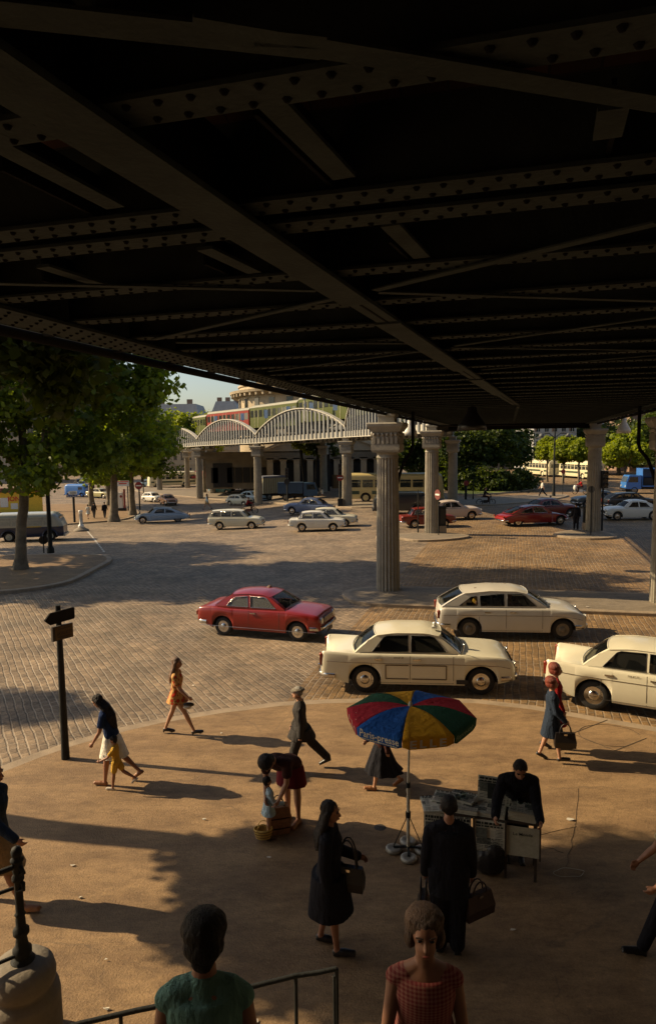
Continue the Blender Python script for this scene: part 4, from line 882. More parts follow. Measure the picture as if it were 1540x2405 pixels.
    for sg in (-1, 1):
        pts = end_curve(sg, zbm); pr = []
        for a, b_ in zip(pts[:-1], pts[1:]): pr += [a.lerp(b_, q/3) for q in range(3)]
        pr.append(pts[-1]); rs2 = [[p+Vector((sg*.035*math.cos(th), 0, .062*math.sin(th))) if 2 < i < len(pr)-3 else p+Vector((0, (1 if p.y > 0 else -1)*.03*math.cos(th), .062*math.sin(th))) for th in np.linspace(0, 2*math.pi, 9)[:-1]] for i, p in enumerate(pr)]
        mb = MB(); mb.rings(rs2, True)
        if sp.get('over'):
            for yy in (-.3, .3): mb.box((sg*(hl+.09), yy, zbm+.02), (.06, .06, .2))
        mb.build('bumper', M_CHR, t)
    wf = Wx(hl)
    for s in (-1, 1):
        mb = MB(); zz = sp.get('lampz', .66); mb.cyl((hl-.08, s*wf*.78, zz), (hl+.012, s*wf*.78, zz), .095, .09, 18); ho = mb.build('headlight', M_LAMP, t)
        mb = MB(); mb.tube([Vector((hl+.005, s*wf*.78+.1*math.cos(a), zz+.1*math.sin(a))) for a in np.linspace(0, 6.283, 19)], .012, 5); mb.build('rim', M_CHR, ho)
        mb = MB(); tz = sp.get('tailz', (.55, .85)); mb.box((-hl+.012, s*(Wx(-hl)-.03), (tz[0]+tz[1])/2), (.10, .085, tz[1]-tz[0])); mb.ell((-hl+.0, s*(Wx(-hl)-.03), tz[1]), (.05, .045, .04)); mb.build('tail_light', M_TAIL, t)
    mb = MB(); mb.box((hl+.002, 0, .62), (.03, wf*1.1, .17)); g_ = mb.build('grille', M_BLKP, t); mb = MB()
    for q in range(5): mb.box((hl+.018, 0, .555+q*.033), (.012, wf*1.08, .008))
    mb.build('bars', M_CHR, g_)
    mb = MB(); mb.box((hl+.06, 0, zbm-.13), (.02, .46, .1)); mb.build('number_plate', M_BLKP, t)
    mb = MB(); mb.box((-hl-.055, 0, zbm+.02), (.02, .46, .1)); mb.build('number_plate', M_BLKP, t)
    if full:
        def sidept(x, f, s, off=.003):
            zb, zs, w = max(sill, 0), pch(sp['sh'], x), Wx(x); z = zb+(zs-zb)*f
            fr = [0, .12, .5, .72, .90, .985, 1.0]; yy = [.955, .99, 1.0, .992, .972, .95, .915]; return Vector((x, s*(w*float(np.interp(f, fr, yy))+off), z))
        mb = MB()
        for s in (-1, 1):
            for x in sp['doors']: mb.tube([sidept(x, f, s, .0) for f in (.06, .2, .4, .6, .8, .95)], .006, 4)
            xa, xb = sp['doors'][0], sp['doors'][-1]; mb.tube([sidept(xa+(xb-xa)*q/8, .06, s, .0) for q in range(9)], .005, 4)
        mb.build('door_gap', M_SEAM, t)
        mb = MB(); fz_ = sp.get('trimf', .70)
        for s in (-1, 1): mb.tube([sidept(-hl+.12+(L-.24)*q/20, fz_, s, .004) for q in range(21)], .007, 4)
        mb.build('side_trim', M_CHR if trim else M_SEAM, t)
        for x in sp['handles']:
            for s in (-1, 1): mb = MB(); p = sidept(x, .84, s, .025); mb.bar(p-Vector((.08, 0, 0)), p+Vector((.08, 0, 0)), .022, .03); mb.box(p+Vector((.07, -s*.012, 0)), (.03, .04, .04)); mb.build('door_handle', M_CHR, t)
    return t
M_GLASS2 = glass_mat('pale car window glass', (.80, .80, .76), .62); M_GLASS2.node_tree.nodes['Principled BSDF'].inputs['Base Color'].default_value = (.22, .22, .20, 1); M_GLASS2.node_tree.nodes['Principled BSDF'].inputs['Roughness'].default_value = .25  # grey base and more roughness, paler than the other car glass
SP = {}
SP['fin'] = dict(L=4.42, W=.81, xf=1.45, xr=-1.2, rw=.32, belt=.94, lampz=.68, tailz=(.66, .90), over=1, chrome=0, wr=.72,
  top=[(-2.21, .56), (-2.17, .70), (-1.95, .82), (-1.4, .93), (.95, .99), (1.6, .94), (2.0, .86), (2.15, .76), (2.21, .56)],
  sh=[(-2.21, .92), (-2.17, .985), (-1.3, .95), (1.0, .94), (1.85, .90), (2.1, .83), (2.21, .66)],
  rail=[(-1.42, .95), (-1.12, 1.22), (-.92, 1.34), (-.5, 1.395), (.2, 1.395), (.5, 1.34), (.98, .965)],
  wins=[[(-1.03, .985), (-.76, 1.30), (-.68, 1.33), (-.2, 1.345), (-.2, .985)], [(-.13, .985), (-.13, 1.345), (.30, 1.335), (.40, 1.30), (.68, .985)]], doors=[-1.05, -.165, .82], handles=[-.9, -.02])
SP['two'] = dict(glass=M_GLASS2, L=3.98, W=.785, xf=1.27, xr=-1.13, rw=.29, belt=.90, lampz=.63, tailz=(.60, .72), wr=.70,
  top=[(-1.99, .56), (-1.95, .83), (-1.35, .92), (.8, .93), (1.6, .86), (1.92, .78), (1.99, .55)],
  sh=[(-1.99, .62), (-1.94, .84), (-1.4, .90), (-.9, .87), (.8, .885), (1.75, .82), (1.94, .75), (1.99, .6)],
  rail=[(-1.4, .91), (-1.05, 1.16), (-.85, 1.265), (-.4, 1.31), (.12, 1.305), (.36, 1.25), (.88, .92)],
  wins=[[(-1.0, .935), (-.9, 1.08), (-.74, 1.2), (-.36, 1.24), (-.30, .935)], [(-.22, .935), (-.27, 1.245), (.20, 1.235), (.28, 1.2), (.60, .935)]], doors=[-.26, .72], handles=[-.12], trimf=.12)
SP['hatch'] = dict(L=4.23, W=.81, xf=1.45, xr=-1.23, rw=.31, belt=.955, lampz=.66, tailz=(.62, .82), wr=.74, chrome=0, hub=M_HUBI, crown=.05,
  top=[(-2.11, .58), (-2.08, .90), (-1.95, .95), (.95, .99), (1.5, .94), (1.9, .84), (2.06, .73), (2.11, .55)],
  sh=[(-2.11, .62), (-2.08, .88), (-1.9, .94), (1.0, .94), (1.6, .89), (1.95, .80), (2.08, .70), (2.11, .6)],
  rail=[(-2.02, .95), (-1.65, 1.17), (-1.36, 1.345), (-.6, 1.42), (.15, 1.41), (.44, 1.345), (1.02, .965)],
  wins=[[(-1.52, 1.0), (-1.17, 1.25), (-1.02, 1.27), (-.98, 1.0)], [(-.9, 1.0), (-.93, 1.29), (-.22, 1.335), (-.22, 1.0)], [(-.13, 1.0), (-.13, 1.34), (.28, 1.33), (.38, 1.29), (.70, 1.0)]], doors=[-.95, -.175, .86], handles=[-.72, .0])
SP['estate'] = dict(glass=M_GLASS2, L=4.0, W=.78, xf=1.26, xr=-1.12, rw=.29, belt=.92, lampz=.65, tailz=(.5, .75), wr=.76,
  top=[(-2.0, .5), (-1.97, .92), (.95, .96), (1.5, .93), (1.88, .84), (2.0, .58)], sh=[(-2.0, .55), (-1.96, .9), (1.0, .9), (1.7, .85), (1.94, .76), (2.0, .6)],
  rail=[(-1.95, .92), (-1.8, 1.27), (-1.66, 1.36), (-.6, 1.42), (.25, 1.41), (.52, 1.34), (.98, .94)],
  wins=[[(-1.74, .97), (-1.64, 1.27), (-1.05, 1.31), (-1.05, .97)], [(-.97, .97), (-.97, 1.31), (-.27, 1.34), (-.27, .97)], [(-.18, .97), (-.18, 1.34), (.38, 1.32), (.7, .97)]], doors=[-1.0, -.22, .82], handles=[-.85, -.05])
SP['boxy'] = dict(glass=M_GLASS2, L=3.8, W=.76, xf=1.12, xr=-1.0, rw=.28, belt=.87, lampz=.62, tailz=(.6, .74), wr=.72,
  top=[(-1.9, .55), (-1.87, .84), (-1.2, .88), (.8, .89), (1.5, .85), (1.84, .78), (1.9, .55)], sh=[(-1.9, .6), (-1.86, .83), (.9, .86), (1.6, .81), (1.85, .74), (1.9, .6)],
  rail=[(-1.25, .88), (-1.08, 1.2), (-.95, 1.28), (-.4, 1.33), (.2, 1.32), (.42, 1.26), (.86, .89)],
  wins=[[(-1.02, .92), (-.92, 1.2), (-.3, 1.25), (-.3, .92)], [(-.22, .92), (-.22, 1.25), (.26, 1.24), (.58, .92)]], doors=[-.26, .7], handles=[-.12], trimf=.62)
SP['fast'] = dict(L=4.84, W=.88, xf=1.78, xr=-1.34, rw=.33, belt=.86, lampz=.6, tailz=(.6, .7), wr=.68, skirt=1, crown=.05,
  top=[(-2.42, .42), (-2.38, .62), (-1.9, .80), (.95, .92), (1.5, .88), (2.05, .70), (2.35, .52), (2.42, .36)], sh=[(-2.42, .5), (-2.3, .66), (-1.6, .82), (1.0, .86), (1.7, .80), (2.2, .66), (2.42, .48)],
  rail=[(-1.85, .83), (-1.3, 1.12), (-.8, 1.29), (-.2, 1.38), (.4, 1.375), (.68, 1.30), (1.15, .90)],
  wins=[[(-1.15, .92), (-.85, 1.13), (-.25, 1.28), (-.25, .92)], [(-.17, .92), (-.17, 1.285), (.42, 1.28), (.52, 1.22), (.8, .92)]], doors=[-1.1, -.21, .95], handles=[-.95, -.05])
SP['round'] = dict(L=4.3, W=.80, xf=1.35, xr=-1.3, rw=.32, belt=.93, lampz=.72, tailz=(.55, .72), wr=.66, crown=.09, over=1,
  top=[(-2.15, .5), (-2.08, .72), (-1.8, .88), (-1.4, .96), (.8, 1.02), (1.5, 1.0), (1.95, .90), (2.1, .76), (2.15, .5)], sh=[(-2.15, .5), (-2.0, .74), (-1.5, .86), (1.0, .90), (1.7, .89), (2.05, .80), (2.15, .6)],
  rail=[(-1.5, .95), (-1.2, 1.22), (-.9, 1.34), (-.4, 1.41), (.1, 1.4), (.38, 1.33), (.82, .97)],
  wins=[[(-1.05, .97), (-.8, 1.25), (-.3, 1.33), (-.3, .97)], [(-.22, .97), (-.22, 1.33), (.2, 1.31), (.55, .97)]], doors=[-1.05, -.26, .75], handles=[-.9, -.1])
SP['mini'] = dict(L=3.2, W=.70, xf=1.02, xr=-1.0, rw=.26, belt=.83, lampz=.62, tailz=(.5, .65), wr=.72,
  top=[(-1.6, .45), (-1.55, .78), (-1.2, .85), (.7, .88), (1.3, .82), (1.52, .7), (1.6, .45)], sh=[(-1.6, .5), (-1.54, .76), (.8, .82), (1.4, .76), (1.55, .65), (1.6, .5)],
  rail=[(-1.45, .83), (-1.15, 1.15), (-1.0, 1.24), (-.4, 1.3), (.15, 1.29), (.35, 1.22), (.75, .85)],
  wins=[[(-1.2, .88), (-1.0, 1.15), (-.32, 1.2), (-.32, .88)], [(-.24, .88), (-.24, 1.2), (.18, 1.19), (.48, .88)]], doors=[-.28, .6], handles=[-.15])
def place(o, xf, xr, W, rear, front):
    A, B = PX(*rear), PX(*front); s = -1 if front[0] > rear[0] else 1; d = Vector((B.x-A.x, B.y-A.y, 0)).normalized(); lf = Vector((-d.y, d.x, 0))
    mid = (A+B)/2; o.location = mid-d*((xf+xr)/2)-lf*(s*(W-.1)); o.rotation_euler = (0, 0, math.atan2(d.y, d.x)); o.location.z = gz(o.location.x, o.location.y)
    return o
def placec(o, c, yaw): p = PX(*c); o.location = (p.x, p.y, gz(p.x, p.y)); o.rotation_euler = (0, 0, R(yaw)); return o
def pcar(kind, label, col, rear, front, **kw):
    sp = SP[kind]; return place(car(sp, label, col, **kw), sp['xf'], sp['xr'], sp['W'], rear, front)
P_CREAM = paint('cream car paint', (.60, .56, .42)); P_RED = paint('red car paint', (.20, .010, .005)); P_WHITE = paint('white car paint', (.62, .60, .52)); P_IVORY = paint('ivory car paint', (.56, .53, .40))
P_SILV = paint('silver blue paint', (.26, .31, .37)); P_MAR = paint('maroon car paint', (.16, .018, .010)); P_DRED = paint('deep red car paint', (.20, .010, .008)); P_GB = paint('grey blue car paint', (.10, .125, .20)); P_BLK = paint('black car paint', (.015, .018, .022))
P_ORA = paint('orange car paint', (.45, .14, .02)); P_TEAL = paint('teal car paint', (.08, .26, .30)); P_LB = paint('light blue car paint', (.28, .38, .42)); P_PINKW = paint('pinkish white car paint', (.50, .42, .36)); P_OLIV = paint('olive gold car paint', (.34, .30, .13)); P_BLUE = paint('bright blue paint', (.03, .14, .42)); P_DKG = paint('dark grey green car paint', (.05, .06, .06)); P_LGRY = paint('light grey beige car paint', (.52, .49, .42))
tx = pcar('fin', 'cream taxi saloon with tail fins standing at the kerb behind the parasol', P_CREAM, (856, 1626), (1129, 1632), name='parked_taxi', cat='taxi', group='cream taxis at the kerb')
t2 = pcar('fin', 'cream taxi saloon cut off by the right edge, nose out of the picture', P_CREAM, (1416, 1670), (1698, 1716), name='parked_taxi', cat='taxi', group='cream taxis at the kerb')
for o in (tx, t2):
    mb = MB(); mb.box((.42, -.30, 1.47), (.12, .10, .05)); mb.cyl((.42, -.3, 1.49), (.42, -.3, 1.53), .045, .04, 12); mb.ell((.42, -.3, 1.55), (.05, .05, .05)); mb.build('roof_lamp', M_LAMP, o)
    mb = MB(); q = Vector((1.02, -.70, .95)); mb.tube([q, q+Vector((.03, -.06, .14)), q+Vector((.03, -.08, .2))], .009, 5); mb.ell(q+Vector((.03, -.09, .24)), (.02, .055, .05)); mb.build('mirror', M_CHR, o)
    mb = MB()
    for s in (-1, 1):
        if o is tx:
            for xa, xb in ((-.72, -.2), (-.12, .66)):
                yy = s*(.813); z0, z1 = .38, .70
                for p_, q_ in (((xa, z0), (xb, z0)), ((xa, z1), (xb, z1)), ((xa if xa < -.5 else xb, z0), (xa if xa < -.5 else xb, z1))): mb.bar((p_[0], yy, p_[1]), (q_[0], yy, q_[1]), .006, .022)
        put_text(mb, '504 87 59', (-.42, s*.803, .855), Vector((-s, 0, 0)), Vector((0, 0, 1)), .055, .02)
    mb.build('door_lettering', mat('dark brown line', (.10, .065, .03), .7), o)
    mb = MB(); mb.box((1.02, -.812, .33), (.27, .01, .10)); mb.build('vent', M_SEAM, o)
pcar('two', 'red two door saloon crossing the cobbled square', P_RED, (527, 1492), (698, 1506), name='moving_car')
pcar('hatch', 'white hatchback with sloping tail driving behind the cream taxi', P_LGRY, (1100, 1500), (1320, 1503), name='moving_car')
pcar('estate', 'cream estate car with a long roof crossing the square', P_IVORY, (504, 1245), (603, 1241), name='moving_car', full=False)
pcar('boxy', 'small white boxy saloon just left of the big column', P_WHITE, (709, 1249), (782, 1247), name='moving_car', full=False)
pcar('boxy', 'creamy white car half hidden behind the small white boxy saloon', P_IVORY, (736, 1239), (815, 1237), name='moving_car', full=False)
pcar('fast', 'silver streamlined saloon heading left near the refuge beacon', P_SILV, (423, 1225), (331, 1229), name='moving_car', full=False)
pcar('round', 'grey blue old saloon heading left below the blue truck', P_GB, (762, 1207), (677, 1211), name='moving_car', full=False)
pcar('boxy', 'maroon small saloon passing behind the middle fluted column', P_MAR, (969, 1240), (1048, 1238), name='moving_car', full=False)
pcar('round', 'beige saloon right of the middle fluted column, beyond the maroon one', P_PINKW, (1030, 1222), (1104, 1220), name='moving_car', full=False)
pcar('fast', 'bright red low saloon under the deck, left of the man in black', P_DRED, (1222, 1236), (1309, 1233), name='moving_car', full=False)
pcar('round', 'maroon saloon just beyond the bright red low one', P_MAR, (1262, 1217), (1338, 1214), name='moving_car', full=False)
pcar('round', 'black saloon behind the shaded column on the right', P_DKG, (1446, 1190), (1372, 1192), name='moving_car', full=False)
pcar('hatch', 'dark hatchback with a grey roof behind the white saloon at the right', P_BLK, (1450, 1197), (1527, 1196), name='moving_car', full=False)
pcar('round', 'white saloon facing left at the right edge of the picture', P_WHITE, (1523, 1221), (1457, 1222), name='moving_car', full=False)
for kind, lab, col, c, yaw in [('mini', 'white little saloon seen from the front beside the orange one', P_WHITE, (359, 1178), -38), ('two', 'orange car facing the camera behind the silver saloon', P_ORA, (395, 1185), -62), ('fin', 'olive gold taxi with pale roof facing right between the left trunks', P_OLIV, (236, 1169), -30), ('boxy', 'teal little car parked under the curved viaduct', P_TEAL, (520, 1158), -12), ('boxy', 'pinkish white car parked beside the teal one', P_PINKW, (557, 1151), -28), ('mini', 'tiny cream car waiting left of the light blue saloon', P_IVORY, (563, 1186), -28), ('round', 'light blue saloon waiting at the foot of the grey column', P_LB, (592, 1180), -36), ('round', 'dark car far up the left hand street', P_BLK, (188, 1142), -60), ('boxy', 'pale car far up the left hand street', P_WHITE, (200, 1131), -60), ('boxy', 'pale blue car beyond the red traffic light', P_LB, (352, 1143), 0), ('round', 'dark parked car by the rear wall of the pavilion', P_BLK, (600, 1143), 10)]:
    placec(car(SP[kind], lab, col, full=False), c, yaw)
# ---------------------------------------------------------------- box bodied vehicles
def boxveh(L, W, H, label, low, up, name, cat, zbelt=.45, zwin=(.52, .80), nwin=7, xf=None, xr=None, rw=.45, band=None, floor=.35, nose=.25, wins=None, roofm=None, front=True, group=None, winm=None):
    t = thing(name, label, cat, (0, 0, 0), 0, group); hl = L/2; xf = xf if xf is not None else hl-1.6; xr = xr if xr is not None else -hl+2; RA = rw+.08
    xs_ = sorted(set(np.round(np.linspace(-hl, hl, 36), 3)) | {round(a+RA*math.cos(th), 4) for a in (xf, xr) for th in np.linspace(0, math.pi, 13)})
    rs = []; rs2 = []; und = []; zb_ = H*zbelt; rc = .28
    for x in xs_:
        e = max(0, (abs(x)-(hl-.4))/.4); w = W/2*(1-.10*e*e); zr_ = H-.18*e*e; zz = floor
        for a in (xf, xr):
            if abs(x-a) < RA: zz = max(zz, rw+math.sqrt(RA*RA-(x-a)**2))
        zz = min(zz, zb_-.02); xx = x
        tw = lambda z: (x-nose*max(0, (z-zb_)/(H-zb_))**1.3*max(0, (x-(hl-1.2))/1.2))
        rs.append([Vector((x, s*w*k, z)) for s, k, z in ((-1, .97, zz), (-1, 1, zz+.08*(zb_-zz)), (-1, 1, zb_))]); rs.append(None)
        up_ = [(w, zb_), (w*.995, H*.7), (w*.98, zr_-rc)]+[(w*.98-rc*(1-math.cos(a)), zr_-rc+rc*math.sin(a)) for a in (.4, .8, 1.2, 1.57)]+[(w*.3, zr_+.04), (0, zr_+.06)]
        rs2.append([Vector((tw(z), -y, z)) for y, z in up_]+[Vector((tw(z), y, z)) for y, z in reversed(up_[:-1])]); und.append((x, w, zz))
    rs = [r for r in rs if r]
    mb = MB(); mb.rings(rs, False, 0, True, closed=False); mb.rings([[Vector((p.x, -p.y, p.z)) for p in reversed(r)] for r in rs], False, 0, True, closed=False)
    mb.rings([[Vector((x, -w*.97, z)), Vector((x, w*.97, z))] for x, w, z in und], False, 2, False, closed=False)
    for r, o_ in ((rs[0], 0), (rs[-1], 0)): mb.add(list(r)+[Vector((p.x, -p.y, p.z)) for p in reversed(r)], [tuple(range(2*len(r)))], 0)
    mb.rings(rs2, True, 1, True, closed=False); mb.build('body', [low, up, M_SEAM], t)
    zw0, zw1 = H*zwin[0], H*zwin[1]
    if wins is None: wins = [(-hl+.35+(L-.9)*i/nwin, -hl+.35+(L-.9)*(i+.84)/nwin) for i in range(nwin)]
    for a, b_ in wins:
        for s in (-1, 1):
            wo = MB().box(((a+b_)/2, s*(W/2+.0), (zw0+zw1)/2), (b_-a, .03, zw1-zw0)).build('window', winm or M_DGL, t); mb = MB()
            for z in (zw0, zw1, zw0+(zw1-zw0)*.68): mb.box(((a+b_)/2, s*(W/2+.015), z), (b_-a+.04, .02, .035))
            mb.build('frame', up, wo)
    if band:
        mb = MB()
        for s in (-1, 1):
            for a, b_ in ((-hl+.3, xr-RA-.08), (xr+RA+.08, xf-RA-.08), (xf+RA+.08, hl-.3)):
                if b_ > a: mb.box(((a+b_)/2, s*(W/2+.006), band[1]), (b_-a, .012, band[2]))
        mb.build('stripe', band[0], t)
    for ax_ in (xf, xr):
        for s in (-1, 1):
            a, b_ = MB(), MB(); wheel(a, b_, (ax_, s*(W/2-.05), rw), rw, s, .25); wo = a.build('wheel', M_TYRE, t); b_.build('hubcap', up, wo)
            mb = MB(); mb.tube([Vector((ax_+(RA+.03)*math.cos(th), s*(W/2+.01), rw+(RA+.03)*math.sin(th))) for th in np.linspace(0.05, math.pi-.05, 16)], .04, 6); mb.build('wheel_arch', low, t)
    MB().box(((xf+xr)/2, 0, floor+.25), (xf-xr+2*RA+.3, W*.7, .5)).build('chassis', M_SEAM, t)
    if front:
        mb = MB(); mb.box((hl-nose*.55+.0, 0, (zw0+zw1)/2), (.06, W*.82, zw1-zw0)); mb.build('windscreen', M_DGL, t)
        mb = MB(); mb.box((-hl-.005, 0, (zw0+zw1)/2), (.03, W*.6, (zw1-zw0)*.8)); mb.build('rear_window', M_DGL, t)
    for s in (-1, 1):
        MB().cyl((hl-.05, s*W*.36, floor+.3), (hl+.02, s*W*.36, floor+.3), .11, n=14).build('headlight', M_LAMP, t); MB().box((-hl-.01, s*W*.42, floor+.35), (.04, .09, .2)).build('tail_light', M_TAIL, t)
    mb = MB(); mb.box((hl+.05, 0, floor+.06), (.1, W, .14)); mb.build('bumper', up, t); MB().box((-hl-.05, 0, floor+.06), (.1, W, .14)).build('bumper', up, t)
    return t
B_CR = paint('bus cream paint', (.52, .42, .19), .4); B_GR = paint('bus green paint', (.03, .055, .03), .4); B_CR2 = paint('pale bus cream paint', (.62, .56, .36), .4)
b = boxveh(9.6, 2.45, 2.85, 'cream and green city bus facing right behind the columns', B_CR, B_CR, 'city_bus', 'bus', zbelt=.46, nwin=7, xf=3.3, xr=-2.9, rw=.46, band=(B_GR, .98, .34)); place(b, 3.3, -2.9, 1.22, (860, 1180), (1004, 1179))
mb = MB()
for s in (-1, 1):
    mb.box((-.35, s*1.24, 1.0), (1.0, .02, .75))
mb.build('advert_panel', M_WPAP, b)
for i, (c, lab) in enumerate((((1270, 1117), 'cream bus parked left of the tall lamp post, far right background'), ((1362, 1123), 'cream bus with green skirt parked half behind the shaded column'))):
    b = boxveh(9.6, 2.45, 2.8, lab, B_CR2, B_CR2, 'city_bus', 'bus', zbelt=.46, nwin=8, xf=3.0, xr=-2.6, rw=.46, band=(B_GR, 1.02, .3)); placec(b, c, 100)
b = boxveh(8.6, 2.4, 2.8, 'shaded bus standing under the curved viaduct on the left', B_CR2, B_CR2, 'city_bus', 'bus', zbelt=.46, nwin=7, xf=2.8, xr=-2.2, rw=.46, band=(B_GR, 1.02, .3)); placec(b, (405, 1143), 180+25)
P_NAVY = paint('navy van paint', (.018, .025, .06)); P_GREYW = paint('dull white van paint', (.36, .37, .33)); M_VWIN = mat('curtained window glass', (.30, .32, .30), .2)
b = boxveh(4.3, 1.8, 1.85, 'navy and white minibus with a yellow waistline passing behind the left tree', P_NAVY, P_GREYW, 'passenger_van', 'van', zbelt=.52, zwin=(.58, .86), xf=1.3, xr=-1.25, rw=.34, floor=.3, nose=.45, wins=[(-1.95, -1.1), (-1.0, -.1), (0, .85), (.95, 1.45)], band=(mat('yellow line', (.6, .4, .04), .5), .98, .06), winm=M_VWIN); place(b, 1.3, -1.25, .9, (22, 1272), (120, 1269))
b = boxveh(4.4, 1.8, 1.75, 'black van with a pale roof line left of the middle column, before the bus', P_BLK, P_BLK, 'delivery_van', 'van', zbelt=.55, zwin=(.60, .84), xf=1.3, xr=-1.3, rw=.34, floor=.3, nose=.4, wins=[(.3, 1.2)]); place(b, 1.3, -1.3, .9, (975, 1207), (905, 1208))
b = boxveh(3.9, 1.7, 1.9, 'small bright blue van between the trunks on the left', P_BLUE, P_BLUE, 'delivery_van', 'van', zbelt=.5, zwin=(.58, .84), xf=1.2, xr=-1.1, rw=.32, floor=.3, nose=.3, wins=[(.6, 1.3)]); placec(b, (186, 1166), -20)
# trucks
def truck(label, cabm, boxm, slat, L, H, W=2.1, open_back=False, texts=None):
    t = thing('delivery_truck', label, 'truck', (0, 0, 0)); hl = L/2; cabL = 1.6; bx0, bx1 = -hl, hl-cabL-.1
    mb = MB(); prof = [(hl-cabL, .55), (hl-.05, .55), (hl, .65), (hl-.02, 1.25), (hl-.28, 1.95), (hl-.4, 2.05), (hl-cabL, 2.05)]
    mb.prism(prof, (0, -W*.46, 0), Vector((1, 0, 0)), Vector((0, 0, 1)), Vector((0, 1, 0)), W*.92); mb.build('cab', cabm, t)
    for s in (-1, 1): MB().prism([(hl-cabL+.35, 1.28), (hl-.2, 1.28), (hl-.42, 1.88), (hl-cabL+.35, 1.88)], (0, s*(W*.46+.004)-(.01 if s > 0 else 0), 0), Vector((1, 0, 0)), Vector((0, 0, 1)), Vector((0, 1, 0)), .012).build('window', M_DGL, t)
    mb = MB(); mb.bar((hl+.0, 0, 1.3), (hl-.25, 0, 1.9), W*.8, .02, up=Vector((1, 0, .4))); mb.build('windscreen', M_DGL, t)
    for s in (-1, 1): MB().cyl((hl-.04, s*W*.34, .85), (hl+.03, s*W*.34, .85), .1, n=14).build('headlight', M_LAMP, t)
    MB().box((hl+.03, 0, .55), (.12, W*.95, .16)).build('bumper', M_BLKP, t)
    mb = MB(); z0 = .85
    if open_back:
        xo = bx0+(bx1-bx0)*.5
        mb.box(((bx0+bx1)/2, 0, z0), (bx1-bx0, W, .12)); mb.box(((bx0+bx1)/2, 0, H), (bx1-bx0, W, .08)); mb.box(((bx0+bx1)/2, -W/2+.03, (z0+H)/2) if False else ((bx0+bx1)/2, -W/2+.04, (z0+H)/2), (bx1-bx0, .05, H-z0)); mb.box((bx0+.03, 0, (z0+H)/2), (.06, W-.1, H-z0-.1)); mb.box((bx1-.03, 0, (z0+H)/2), (.06, W-.1, H-z0-.1)); mb.box(((bx0+xo)/2, W/2-.04, (z0+H)/2), (xo-bx0, .05, H-z0))
    else: mb.box(((bx0+bx1)/2, 0, (z0+H)/2), (bx1-bx0, W, H-z0))
    bo = mb.build('cargo_box', boxm, t)
    if open_back: MB().box((bx0+(bx1-bx0)*.75, 0, z0+.5), ((bx1-bx0)*.4, W*.7, .8)).build('load', M_DARK, t)
    if slat:
        mb = MB()
        for s in (-1, 1):
            n = int((bx1-bx0)/.3)
            for i in range(n+1): mb.box((bx0+(bx1-bx0)*i/n, s*(W/2+.03), (z0+H)/2), (.10, .06, H-z0-.1))
        for i in range(7): mb.box((bx0-.03, -W/2+W*i/6, (z0+H)/2), (.06, .10, H-z0-.1))
        mb.box(((bx0+bx1)/2, 0, H+.12), (bx1-bx0+.1, W+.12, .22), mi=1); mb.build('slats', slat, bo)
    if texts:
        mb = MB(); xm = bx0+(bx1-bx0)*.24
        for s_, z, sz, ww in texts: put_text(mb, s_, (xm, W/2-.01+.003, z), Vector((-1, 0, 0)), Vector((0, 0, 1)), sz, .015, ww)
        mb.build('lettering', M_WPAP, bo); MB().box((bx0+.55, W/2-.01, z0+.2), (.8, .02, .18)).build('red_plate', M_RED, bo)
    for ax_ in (hl-.9, bx0+.9):
        for s in (-1, 1):
            a, b_ = MB(), MB(); wheel(a, b_, (ax_, s*(W/2-.08), .42), .42, s, .24); wo = a.build('wheel', M_TYRE, t); b_.build('hubcap', M_HUBI, wo)
    MB().box((0, 0, .6), (L*.9, W*.5, .25)).build('chassis', M_SEAM, t); return t
placec(truck('bright blue lorry with white lettering and open side at the right edge', P_BLUE, P_BLUE, None, 6.4, 2.75, texts=[('CAMIONNAGE', 2.25, .26, 2.0)], open_back=True), (1532, 1158), 180-6)
placec(truck('lorry with a slatted pale crate body beside the grey column', mat('dark blue lorry paint', (.02, .05, .10), .5), mat('tan lorry board', (.30, .22, .12), .8), [mat('pale lorry slats', (.38, .38, .26), .8), mat('lorry tarpaulin', (.12, .13, .17), .8)], 5.2, 2.75, W=2.0), (652, 1172), 35)
placec(truck('dark blue flat nosed lorry in front of the thin trees', mat('lorry blue paint', (.025, .07, .14), .5), mat('lorry side blue', (.02, .05, .10), .6), None, 4.6, 2.1, W=1.9), (700, 1174), 0)
mb = MB(); mb.box((0, 0, .9), (5.2, .3, 1.8)); t = thing('site_hoarding', 'brown wooden hoarding in shade right of the blue lorry', 'fence', tuple(groundpt(atY(825, 1100, 90))));  mb.build('panel', mat('brown boards', (.16, .085, .03), .85, var=.3), t); mb = MB(); [mb.box((x, -.2, .95), (.1, .12, 1.9)) for x in (-2.5, -1.2, 0, 1.2, 2.5)]; mb.build('post', M_DARK, t)
